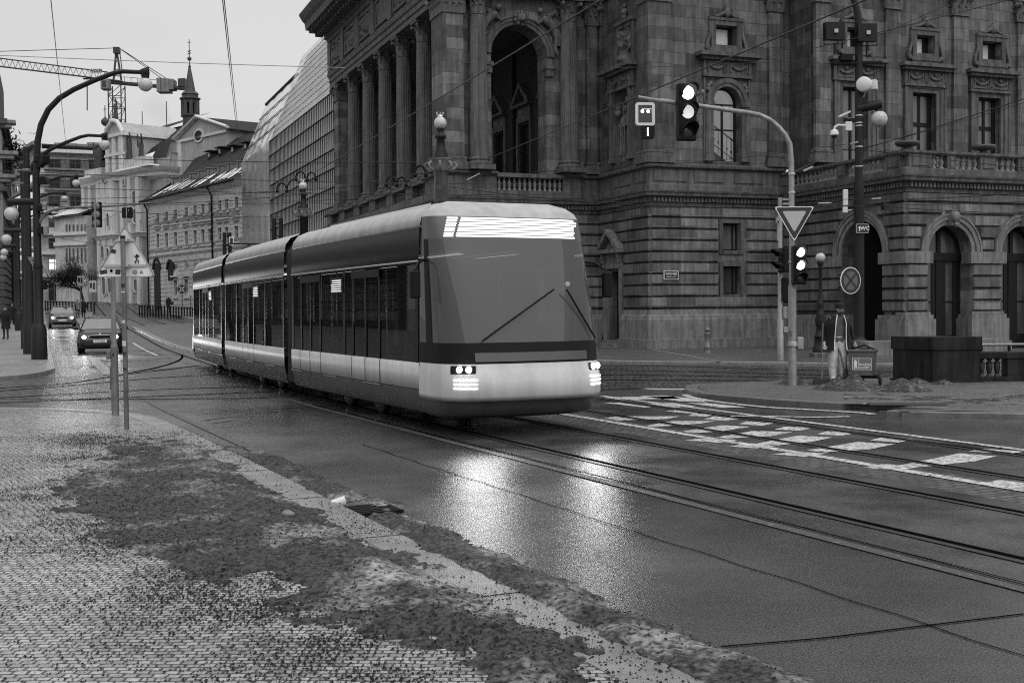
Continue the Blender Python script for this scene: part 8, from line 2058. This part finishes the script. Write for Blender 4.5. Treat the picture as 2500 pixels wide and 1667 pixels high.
for py, w_, h, m in ((697, .05, .05, M_STK), (713, .055, .02, M_STKW), (785, .04, .04, M_STKW), (838, .05, .075, M_STKW), (863, .04, .05, M_STK), (900, .045, .03, M_STK)):
    z = at(306, py, pb.y).z - cz_; f = (z - .3) / (SW - cz_ - .3); q = MB(); x_ = (pb.x - xo) * f; q.box(x_ - w_ / 2, x_ + w_ / 2, -.1375, -.134, z - h / 2, z + h / 2); q.build('sticker', m, t)
pb2 = gp(282, 1026); pb2.z = SW; t = thing('signal_post', 'thick stained steel post with a side box just left of the sign post', 'post', pb2)
zt_ = at(284, 600, pb2.y).z - SW; zm_ = at(283, 850, pb2.y).z - SW
q = MB(); q.lathe([(.058, -.05), (.058, zm_ - .02), (.06, zm_), (.052, zm_ + .05), (.04, zm_ + .06), (.038, zt_)], 16, (0, 0, 0)); q.build('pole', M_GALV2, t)
q = MB(); z = at(270, 866, pb2.y).z - SW; q.bbox(-.125, -.05, -.04, .04, z - .07, z + .06, .01); q.build('push_button', M_GALV2, t)
q = MB(); z = at(275, 920, pb2.y).z - SW; q.bbox(-.075, -.05, -.02, .03, z - .2, z + .18, .01); q.build('cable_duct', M_GALV2, t)
text_mb('4', .085, Matrix.Translation((.0, -.064, at(284, 866, pb2.y).z - SW)) @ Matrix.Rotation(PI / 2, 4, 'X'), .002, bold=True).build('post_number', M_INK, t)

# far signals and signs by the convent
def far_sign(name, label, cat, px, pyb, d, pyt, head):
    b_ = at(px, pyb, d); b_.z = gz(b_.x, b_.y); t = thing(name, label, cat, b_); z = at(px, pyt, d).z - b_.z
    q = MB(); q.tube([(0, 0, -.1), (0, 0, z)], .045, 8); q.build('post', M_GALV2 if 'sign' in name else M_BLK, t); head(t, z); return t
def round_head(t, z):
    q = MB(); q.lathe([(0, -.02), (.38, -.02), (.38, .02), (0, .02)], 24, (0, -.08, z), False, Matrix.Rotation(PI / 2, 4, 'X')); q.build('plate', M_SIGND, t); q = MB()
    for a in (PI / 4, -PI / 4): c_, s_ = math.cos(a), math.sin(a); q.ext([(c_ * u - s_ * v, -.105, z + s_ * u + c_ * v) for u, v in ((-.3, -.05), (.3, -.05), (.3, .05), (-.3, .05))], (0, .004, 0))
    q.build('cross', M_SIGNG, t)
def tri_head(t, z): q = MB(); q.ext([(-.42, -.06, z - .35), (.42, -.06, z - .35), (0, -.06, z + .38)], (0, .03, 0)); q.build('plate', M_SIGNG, t)
def box_head(t, z): q = MB(); q.bbox(-.28, .28, -.08, .08, z - .45, z + .45, .02); q.build('board', M_SIGNG, t); q = MB(); q.box(-.2, -.02, -.085, -.08, z - .1, z + .3); q.box(.05, .2, -.085, -.08, z - .2, z + .3); q.build('board_print', M_SIGND, t)
far_sign('no_stopping_sign', 'small round dark no-stopping sign before the pale convent', 'road sign', 445.5, 765, 100, 706, round_head)
far_sign('warning_sign', 'small far triangular sign beside the round one', 'road sign', 466, 765, 100, 712, tri_head)
far_sign('stop_sign_board', 'white tram stop board on a black pole near the bare tree', 'stop sign', 198, 762, 108, 686, box_head)
far_sign('stop_sign_board', 'pale timetable board on a pole right of the bare tree', 'stop sign', 228, 790, 92, 700, box_head)
p = at(488, 700, 92); b_ = Vector((p.x, p.y, gz(p.x, p.y))); t = thing('signal_post', 'slim post beside the far lit traffic light near the tram tail', 'signal post', b_); q = MB(); q.tube([(-.25, 0, 0), (-.25, 0, p.z - b_.z + 1.2)], .09, 8); q.build('pole', M_PL3, t)
signal('traffic_light', 'far black traffic light with lit lamps beside the tail of the tram', p, 0, 3, (0, 1), .27); p = at(500, 693, 92); signal('traffic_light', 'far small black signal with lit bars right of the far traffic light', p, 0, 1, (0,), .36)
def lattice(label, px, pyt, d, w_, pyb=760):
    b_ = at(px, pyb, d); b_.z = gz(b_.x, b_.y); t = thing('traction_pole', label, 'pole', b_, 0, 'twin-legged traction poles'); z = at(px, pyt, d).z - b_.z; q = MB()
    for s_ in (-1, 1): q.box(s_ * w_ - .09, s_ * w_ + .09, -.1, .1, 0, z)
    k = int(z / .6)
    for i in range(k): q.box(-w_ + .09, w_ - .09, -.05, .05, .4 + i * .6, .46 + i * .6)
    q.build('frame', M_POLE, t); return t
lattice('black twin-legged traction pole with a notice before the convent', 557, 568, 72, .16); lattice('black twin-legged traction pole before the glass annexe', 680, 533, 58, .17)
p = at(565, 588, 71.7); t = thing('notice_board', 'small white-rimmed notice on the twin-legged pole before the convent', 'sign', p); q = MB(); q.wall(rrect(.15, .24, .02), [rrect(.09, .17, .01)], lambda u, d, z: (u, d, z), .04); q.build('frame', M_SIGNW, t); q = MB(); q.box(-.1, .1, .02, .03, -.18, .18); q.build('panel', M_SIGND, t)
# railings along the far pavements
def fence(label, pts, h, n_):
    P = [Vector((p.x, p.y, gz(p.x, p.y))) for p in pts]; t = thing('railing', label, 'railing', P[0], 0, 'far street railings'); q = MB(); o = P[0]
    for z in (h, h * .25): q.tube([p - o + Vector((0, 0, z)) for p in P], .035, 4)
    q.build('rail', M_IRON, t); pm = None
    for i in range(n_):
        f = i / (n_ - 1) * (len(P) - 1); a = min(int(f), len(P) - 2); p = P[a].lerp(P[a + 1], f - a) - o
        if pm is None: q = MB(); q.box(-.05, .05, -.05, .05, 0, h + .08); pm = q.build('post', M_IRON, t, p)
        else: dup(pm, t, p)
fence('dark railing along the pavement before the office block and bare tree', [at(28, 740, 128), at(120, 745, 124), at(230, 748, 120)], 1.05, 30)
fence('dark railing along the pavement in front of the convent', [at(340, 745, 112), at(420, 752, 104), at(500, 757, 96)], 1.0, 24)

# ================================================================== PEOPLE
M_SKIN = mat('skin', .32, .6); M_COAT = mat('black winter coat', .012, .85, 0, .3, .3, 8); M_TRS = mat('dark trousers', .018, .85); M_SHOE = mat('dark shoes', .01, .6)
M_PTR = mat('pale work trousers', .5, .8, 0, .3, .35, 9, .2, .5, 14); M_VEST = mat('grey work vest', .1, .8, 0, .3, .3, 12); M_REFL = mat('reflective stripe', .75, .5); M_HAIR = mat('dark hair', .012, .8)
def body_mesh(J, mats, pick):
    """one continuous skinned figure from joints {name: (x, y, z, r, parent)}"""
    names = list(J); me = bpy.data.meshes.new('b'); idx = {n: i for i, n in enumerate(names)}
    me.from_pydata([J[n][:3] for n in names], [(idx[n], idx[J[n][4]]) for n in names if J[n][4]], [])
    o = bpy.data.objects.new('b', me); COL.objects.link(o); o.modifiers.new('s', 'SKIN'); sub = o.modifiers.new('u', 'SUBSURF'); sub.levels = sub.render_levels = 1
    sl_ = me.skin_vertices[0].data
    for n in names:
        r_ = J[n][3]; sl_[idx[n]].radius = (r_, r_) if not isinstance(r_, tuple) else r_
        sl_[idx[n]].use_root = J[n][4] is None
    dg = bpy.context.evaluated_depsgraph_get(); m2 = bpy.data.meshes.new_from_object(o.evaluated_get(dg)); bpy.data.objects.remove(o); bpy.data.meshes.remove(me)
    m2.materials.clear()
    for m in mats: m2.materials.append(m)
    for p in m2.polygons: p.use_smooth = True; p.material_index = pick(p.center)
    return m2
def figure(name, label, loc, yaw, wrists, elbows, feet, mats, pick, H=1.75, lean=0.0, head_tilt=0.0, grp=None, coat_w=1.0, leg_w=1.0):
    """faces local -y; wrists/elbows/feet: left (x<0) then right"""
    k = H / 1.75; t = thing(name, label, 'person', loc, yaw, grp); ly = lambda z: -lean * max(0, z - .95)
    J = {'pelvis': (0, 0, .95, (.155 * coat_w, .12 * coat_w), None), 'waist': (0, ly(1.1), 1.1, (.15 * coat_w, .115 * coat_w), 'pelvis'), 'chest': (0, ly(1.32), 1.32, (.175 * coat_w, .13 * coat_w), 'waist'), 'neck0': (0, ly(1.47), 1.47, .075, 'chest'), 'neck': (0, ly(1.53) - .01, 1.53, .052, 'neck0')}
    hy = ly(1.6) - head_tilt
    J['jaw'] = (0, hy - .02, 1.585, (.06, .07), 'neck'); J['face'] = (0, hy - .01, 1.655, (.075, .092), 'jaw'); J['crown'] = (0, hy + .01, 1.72, (.066, .08), 'face'); J['nose'] = (0, hy - .115, 1.635, .013, 'face')
    for s_, nm, w_, e_, f_ in ((-1, 'l', wrists[0], elbows[0], feet[0]), (1, 'r', wrists[1], elbows[1], feet[1])):
        J['ear' + nm] = (s_ * .085, hy + .01, 1.645, .014, 'face')
        J['sh' + nm] = (s_ * .185, ly(1.43), 1.43, .07, 'chest'); J['el' + nm] = (*e_, .05, 'sh' + nm); J['wr' + nm] = (*w_, .032, 'el' + nm)
        d = (Vector(w_) - Vector(e_)).normalized(); side = d.cross(Vector((0, 1, 0))).normalized() if abs(d.y) < .9 else Vector((1, 0, 0)); nrm = side.cross(d)
        pm = Vector(w_) + d * .06; J['pa' + nm] = (*pm, (.034, .02), 'wr' + nm)
        for q, (off, L_) in enumerate(((-.03, .055), (-.01, .07), (.011, .065), (.03, .05))):
            a = pm + d * .035 + side * off; b2 = a + d * L_ * .5 + nrm * -.012; c = b2 + d * L_ * .35 + nrm * -.03
            J[f'f{q}a{nm}'] = (*a, .0105, 'pa' + nm); J[f'f{q}b{nm}'] = (*b2, .0095, f'f{q}a{nm}'); J[f'f{q}c{nm}'] = (*c, .0085, f'f{q}b{nm}')
        a = pm + side * (-.045 * s_) - nrm * .015; J['tha' + nm] = (*a, .012, 'pa' + nm); b2 = a + d * .045 - nrm * .02; J['thb' + nm] = (*b2, .01, 'tha' + nm)
        J['hip' + nm] = (s_ * .095, 0, .88, .1 * (.5 + .5 * leg_w), 'pelvis'); kx = (s_ * .095 + f_[0]) / 2; ky = f_[1] / 2 - .035
        J['kn' + nm] = (kx, ky, .5, .066 * leg_w, 'hip' + nm); J['an' + nm] = (f_[0], f_[1], f_[2] + .13, .045 * leg_w, 'kn' + nm); J['he' + nm] = (f_[0], f_[1] + .03, f_[2] + .04, .038, 'an' + nm); J['to' + nm] = (f_[0] + s_ * .02, f_[1] - .17, f_[2] + .035, .035, 'an' + nm)
    J = {n: (v[0] * k, v[1] * k, v[2] * k, tuple(x * k for x in v[3]) if isinstance(v[3], tuple) else v[3] * k, v[4]) for n, v in J.items()}
    me = body_mesh(J, mats, pick); b_ = bpy.data.objects.new('body', me); COL.objects.link(b_); b_.parent = t
    for s_ in (-1, 1): q = MB(); q.ball((s_ * .03 * k, (hy - .088) * k, 1.66 * k), .011 * k, 8, 6); q.build('eye', M_INK, t)
    return t, k, hy, ly
def pick_coat(hem):
    def f(c):
        r_ = math.hypot(c.x, c.y)
        if c.z > 1.52: return 0
        if c.z > hem and not (abs(c.x) > .19 and c.z < .86): return 1
        if abs(c.x) > .19 and .6 < c.z < .88: return 0
        return 3 if c.z < .12 else 2
    return f
def hair(t, k, hy, m=None, long=False, name='hair'):
    q = MB(); q.lathe([(.088, -.02 if not long else -.16), (.1, .02), (.098, .06), (.075, .105), (.03, .125), (0, .127)], 14, (0, (hy + .015) * k, 1.66 * k)); v2 = []
    q.build(name, m or M_HAIR, t)
def coat(t, k, hem=.55, m=M_COAT):
    q = MB(); q.lathe([(.25, hem), (.225, .8), (.205, 1.05), (.22, 1.3), (.19, 1.43), (.1, 1.5), (.085, 1.54)], 16, (0, 0, 0), True, Matrix.Diagonal((k, .72 * k, k, 1))); q.build('coat', m, t)
CM = [M_SKIN, M_COAT, M_TRS, M_SHOE]
fp_ = lambda px, py, d: (lambda p: (p.x, p.y, gz(p.x, p.y) + .12))(at(px, py, d))
hand_up = (((-.2, -.3, 1.22), (.2, -.3, 1.22)), ((-.27, -.06, 1.17), (.27, -.06, 1.17)))
hang = (((-.27, -.06, .87), (.27, -.06, .87)), ((-.26, .02, 1.15), (.26, .02, 1.15)))
t, k, hy, ly = figure('person', 'person in a knee-length black coat holding hands up near the left edge', fp_(15, 834, 62), 0, hand_up[0], hand_up[1], ((-.1, 0, 0), (.12, -.05, 0)), CM, pick_coat(.6), 1.72); coat(t, k, .58); hair(t, k, hy)
t, k, hy, ly = figure('person', 'person in dark clothes walking away near the dark corner house', fp_(30, 775, 78), PI, ((-.3, -.1, .9), (.3, .15, .92)), hang[1], ((-.1, -.2, 0), (.1, .25, .03)), CM, pick_coat(.85), 1.75); hair(t, k, hy)
t, k, hy, ly = figure('person', 'person in a grey jacket on the far tram platform, left of a pair', fp_(190, 757, 100), 0, *hang, ((-.09, 0, 0), (.09, 0, 0)), [M_SKIN, M_PL3, M_TRS, M_SHOE], pick_coat(.8), 1.75, grp='pair on the far platform'); hair(t, k, hy, M_SIGNG, name='hat')
t, k, hy, ly = figure('person', 'person in a black coat on the far tram platform, right of a pair', fp_(204, 757, 101), .3, *hang, ((-.09, 0, 0), (.09, 0, 0)), CM, pick_coat(.7), 1.68, grp='pair on the far platform'); hair(t, k, hy); coat(t, k, .7)
pB = at(412, 767, 108); t, k, hy, ly = figure('person', 'person in black with a shoulder bag standing alone on the tram platform', (pB.x, pB.y, pB.z), -.3, *hang, ((-.09, 0, 0), (.1, -.05, 0)), CM, pick_coat(.8), 1.68); hair(t, k, hy, M_SIGNG, name='cap'); coat(t, k, .72)
bg_ = MB(); bg_.bbox(-.16, .16, -.08, .08, -.16, .14, .03); tag(bg_.build('shoulder_bag', M_TRS, None, (pB.x + .3, pB.y - .05, pB.z + 1.0)), 'dark bag at the side of the person on the platform', 'bag')
# street sweeper with cart
sw = gp(2043, 948); sw.z = .094
def pick_sw(c):
    if c.z > 1.5: return 0
    if abs(c.x) > .2 and c.z < .9 and c.z > .6: return 0
    if abs(c.x) > .19 and c.z > .85: return 1
    if c.z > .93: return 4
    if c.z < .12: return 3
    return 2
t, k, hy, ly = figure('person', 'street sweeper in a dark jacket with pale stripes, light trousers and cap', sw, math.radians(8), ((-.33, -.1, .88), (.4, -.02, .92)), ((-.3, .03, 1.14), (.36, .06, 1.16)), ((-.13, -.05, 0), (.14, 0, 0)), [M_SKIN, M_COAT, M_PTR, M_SHOE, M_VEST], pick_sw, 1.66, .16, .06, None, 1.15, 1.75)
q = MB()   # open jacket
def jk(u, v):
    a = math.radians(-90 + 26 + 308 * u); z = .74 + .76 * v; r_ = .265 + .06 * (1 - v) ** 2 - .1 * max(0, v - .78) / .22
    return ((r_ * math.cos(a)) * k, (r_ * .72 * math.sin(a) + ly(z)) * k, z * k)
q.grid(jk, 28, 14); q.build('jacket', M_COAT, t)
q = MB()
for u in (0.0, 1.0):
    q.tube([Vector(jk(u, v / 8)) * 1.012 for v in range(9)], [.011] * 9 if u in (0, 1) else [.016] * 9, 5)
q.build('reflective_trim', M_REFL, t)
q = MB(); q.tube([(.155 * k * math.cos(a), (.125 * math.sin(a) + ly(1.02)) * k, 1.03 * k) for a in [PI + PI * i / 8 for i in range(9)]], .014, 5); q.build('belt', M_REFL, t)
q = MB(); q.lathe([(.1, -.01), (.103, .03), (.09, .08), (.05, .11), (0, .115)], 16, (0, (hy + .005) * k, 1.675 * k)); q.ext([((.085 * math.cos(a)) * k, (hy - .06 + .085 * math.sin(a)) * k, 1.672 * k) for a in [PI + PI * i / 8 for i in range(9)]], (0, -.02, -.012)); q.build('cap', M_COAT, t)
for s_, nm in ((-1, 'l'), (1, 'r')):
    q = MB(); w_ = (-.33, -.1, .88) if s_ < 0 else (.4, -.02, .92)
# broom leaning in the left hand
bp0 = sw + Vector((-.33, -.14, .82)); br_ = thing('broom', 'long-handled broom held down by the street sweeper', 'broom', bp0)
q = MB(); q.tube([(.02, .06, .45), (-.03, -.05, -.7)], .016, 8); q.build('handle', M_GALV2, br_); q = MB(); q.ext([(-.2, -.13, -.7), (.13, -.13, -.7), (.16, -.15, -.84), (-.24, -.15, -.84)], (0, .12, 0)); q.build('bristles', M_TRS, br_)
# cart
cb = gp(2108, 950); cb.z = .094; t = thing('sweeper_cart', 'two-wheeled grey bin cart with a white-lined service panel beside the sweeper', 'cart', cb, math.radians(-24)); M_CART = mat('grey painted cart', .09, .45, .1, .5, .2, 5); M_CART2 = mat('cart panel', .16, .45)
q = MB(); q.ext([(-.24, -.2, .2), (.2, -.2, .2), (.24, -.2, .68), (-.28, -.2, .68)], (0, .42, 0)); q.build('bin', M_CART, t)
q = MB(); q.bbox(-.3, .27, -.22, .24, .68, .72, .012); q.box(-.05, .12, -.1, .1, .721, .77); q.build('lid', M_CART, t)
q = MB(); q.tube([(-.3, -.1, .62), (-.2, -.12, .75), (.05, -.14, .82), (.28, -.1, .7)], .02, 6); q.build('shovel_strap', M_BLK, t)
q = MB(); q.tube([(-.36, .0, .14), (-.46, 0, .66), (-.56, 0, .84)], .016, 6); q.tube([(-.34, .2, .14), (-.4, .2, .66), (-.5, .2, .88), (-.1, .2, .9)], .016, 6); q.build('handle', M_GALV2, t)
q = MB(); q.box(-.32, .3, -.14, -.1, .14, .18); q.box(-.28, .26, -.18, .2, .18, .2); q.tube([(.02, -.1, .16), (.02, -.12, 0.0)], .014, 6); q.build('frame', M_BLK, t)
for x_ in (-.36, .34): q = MB(); q.lathe([(.03, -.03), (.12, -.03), (.15, -.025), (.165, 0), (.15, .025), (.12, .03), (.03, .03)], 22, (x_, -.06, .165), True, Matrix.Rotation(PI / 2, 4, 'Y')); w_ = q.build('wheel', M_TYRE, t); q = MB(); q.lathe([(0, -.035), (.06, -.035), (.06, .035), (0, .035)], 12, (x_, -.06, .165), True, Matrix.Rotation(PI / 2, 4, 'Y')); q.build('hub', M_GALV2, w_)
q = MB(); q.box(-.2, .19, -.206, -.201, .31, .56); P_ = q.build('service_panel', M_CART2, t)
q = MB(); q.wall([(-.195, .315), (.185, .315), (.185, .555), (-.195, .555)], [[(-.187, .323), (.177, .323), (.177, .547), (-.187, .547)]], lambda u, d, z: (u, -.209 + d, z), .002); q.box(-.075, -.068, -.209, -.207, .32, .55); q.build('panel_lines', M_WHT, P_)
q = MB(); q.ext([(x - .13, -.209, z + .34) for x, z in ((-.025, 0), (-.008, 0), (0, .05), (.008, 0), (.025, 0), (.028, .08), (.034, .13), (.02, .15), (.015, .18), (-.015, .18), (-.02, .15), (-.034, .13), (-.028, .08))], (0, .002, 0)); q.build('figure_emblem', M_WHT, P_)
for z, s_ in ((.42, 'PRAŽSKÉ'), (.36, 'SLUŽBY')): text_mb(s_, .058, Matrix.Translation((-.055, -.209, z)) @ Matrix.Rotation(PI / 2, 4, 'X'), .001, 'LEFT', True).build('lettering', M_WHT, P_)

# litter and grate at the near kerb
p = gp(895, 1258); t = thing('drain_grate', 'dark iron drain grate in the gutter by the near kerb', 'drain', (p.x, p.y, .03), math.radians(28)); q = MB()
for i in range(6): q.box(-.22, .22, -.2 + i * .075, -.165 + i * .075, 0, .03)
q.box(-.25, -.22, -.22, .24, 0, .032); q.box(.22, .25, -.22, .24, 0, .032); q.build('bars', M_BLK, t)
p = gp(826, 1247); t = thing('paper_cup', 'crushed white paper cup lying beside the drain grate', 'cup', (p.x, p.y, .075), .4); q = MB(); Mx = Matrix.Rotation(math.radians(80), 4, 'Y') @ Matrix.Diagonal((1, .75, 1, 1)); q.lathe([(.032, -.06), (.045, .055), (.048, .06), (.043, .055)], 16, (0, 0, 0), True, Mx); q.build('cup_wall', M_PLAST, t)
p = gp(703, 1302); q = MB()
def st_(u, v): a = 2 * PI * u; b2 = PI * v; n = 1 + .18 * noise.noise(Vector((math.cos(a) * 1.3, math.sin(a) * 1.3, b2))); return (.055 * n * math.sin(b2) * math.cos(a), .045 * n * math.sin(b2) * math.sin(a), .035 * n * math.cos(b2))
q.grid(st_, 18, 10); tag(q.build('pebble', mat('round grey stone', .16, .6, 0, .4, .3, 30), None, (p.x, p.y, .15)), 'single rounded grey stone lying on the slush', 'stone')

# ================================================================== OVERHEAD WIRES
WG = 'overhead tram wires'
def wire(label, a, b2, r_=.012, sag=.15, mid=None):
    A_ = at(*a); B2 = at(*b2); pts = []
    for i in range(17):
        f = i / 16; p = A_.lerp(B2, f); p.z -= sag * 4 * f * (1 - f) * (A_ - B2).length / 20; pts.append(p - A_)
    q = MB(); q.tube(pts, r_, 5); return tag(q.build('overhead_wire', M_WIRE, None, A_), label, 'wire', WG)
M_WIRE = mat('black cable', .01, .6); M_WIREG = mat('grey cable', .3, .6)
wire('steep thin wire at the far left of the sky', (122, -20, 16), (163, 374, 46), .007, 0)
wire('left one of two steep wires in the sky before the roofs', (541, -20, 16), (586, 396, 60), .008, 0); wire('right one of two steep wires in the sky before the roofs', (545, -20, 16), (590, 396, 60), .008, 0)
o = wire('pale cable running level across the sky to the annexe', (-20, 135, 45), (842, 166, 50), .016, .05); o.data.materials[0] = M_WIREG
wire('heavy slanting cable crossing the loggia arch upwards', (756, 428, 46), (1500, -20, 19), .016, .02)
wire('heavy slanting cable passing over the mast arm', (1188, 389, 46), (2160, -20, 20), .018, .02)
wire('thin slanting wire above the square attic window', (1440, 168, 40), (1990, 146, 40), .01, .1)
wire('slanting wire from the black pole across the tall windows', (2100, 366, 39), (2520, 235, 28), .014, .05); wire('thinner slanting wire across the rightmost tall windows', (2100, 363, 39), (2520, 245, 30), .008, .1)
wire('slanting wire over the upper right attic windows', (1980, 120, 38), (2520, -14, 26), .012, .02); wire('thin upper right wire above the attic windows', (2100, 108, 39), (2350, -5, 30), .008, 0)
wire('pale wire from the black pole down to the right edge', (2110, 366, 39), (2520, 412, 30), .01, .05)
wire('level wire from the mast towards the black pole', (1934, 421, 24.5), (2082, 352, 38), .01, .02); wire('wire from the left past the block corner to the mast pole', (1300, 420, 44), (2085, 350, 39), .01, .3)
for i, (x0, y0, d0, x1, y1, d1_, lab) in enumerate(((60, 378, 37, 1060, 396, 31, 'level wire above the convent roof edge'), (0, 417, 40, 1400, 450, 38, 'level wire crossing below the convent dormers'), (0, 452, 42, 1400, 474, 38, 'level wire at the height of the convent eaves'), (0, 486, 42, 620, 497, 60, 'level wire in front of the pipe arm'), (70, 488, 44, 880, 455, 56, 'wire rising gently from the left poles to the annexe'), (90, 500, 37, 690, 530, 58, 'wire sinking from the nearest lamp pole to the twin-legged pole'),
        (300, 497, 38, 760, 470, 62, 'wire between the pipe arm and the annexe'), (450, 455, 64, 960, 508, 44, 'wire sinking before the mirror annexe towards the tram'), (620, 500, 58, 1440, 425, 46, 'wire rising from the annexe past the loggia parapet'), (600, 470, 60, 1180, 398, 34, 'wire rising to the pillar lamp'), (1060, 452, 31, 1640, 505, 44, 'wire from the pillar lamp to the block corner'), (1380, 492, 42, 2090, 486, 38, 'level wire along the banded storey'), (1400, 505, 42, 2520, 492, 36, 'lower level wire along the banded storey'), (2100, 487, 39, 2520, 470, 30, 'level wire right of the black pole'), (2100, 500, 39, 2520, 522, 33, 'wire sinking right of the black pole across the arches'),
        (0, 395, 90, 300, 400, 95, 'thin wire before the office block balcony'), (120, 575, 60, 360, 610, 80, 'wire hanging before the narrow house'), (200, 560, 66, 330, 500, 60, 'thin slanting wire by the hung traffic light'))): wire(lab, (x0, y0, d0), (x1, y1, d1_), .011, .12)
# span insulators and looped hangers
def hanger(label, px, py, d, w_):
    p = at(px, py, d); q = MB(); q.tube([(-w_ * math.cos(a), 0, w_ * 1.5 * math.sin(a)) for a in [PI * i / 12 for i in range(13)]], .035, 6); q.ball((-w_, 0, -.03), .07, 8, 6); q.ball((w_, 0, -.03), .07, 8, 6); tag(q.build('wire_hanger', M_BLK, None, p), label, 'wire fitting', 'looped wire hangers')
for n_, (px, py, d, w_) in enumerate(((688, 465, 50, .2), (718, 465, 50, .3), (734, 437, 50, .2), (760, 437, 50, .18), (955, 450, 40, .17), (980, 450, 40, .15), (1026, 425, 33, .15))): hanger(['looped hanger left of the far pillar lamp', 'wide looped hanger touching the far pillar lamp', 'looped hanger above the far pillar lamp', 'looped hanger right above the far pillar lamp', 'looped hanger under the loggia columns, left one', 'looped hanger under the loggia columns, right one', 'looped hanger beside the crowned pillar lamp'][n_], px, py, d, w_)
def insulator(label, x0, y0, x1, y1, d):
    a = at(x0, y0, d); b2 = at(x1, y1, d); q = MB(); q.tube([Vector((0, 0, 0)), b2 - a], .028, 8); tag(q.build('insulator', M_GALV, None, a), label, 'insulator', 'rod insulators on the wires')
for lab, *c in (('rod insulator on the wire between mast and arches', 1998, 497, 2030, 496, 36), ('rod insulator right of the black pole', 2128, 486, 2150, 485, 38), ('rod insulator beside the mast pole', 1962, 418, 1985, 408, 26), ('rod insulator on the wire by the dome camera', 2076, 352, 2095, 347, 39), ('rod insulator crossing the loggia parapet', 1140, 440, 1172, 424, 40)): insulator(lab, *c)
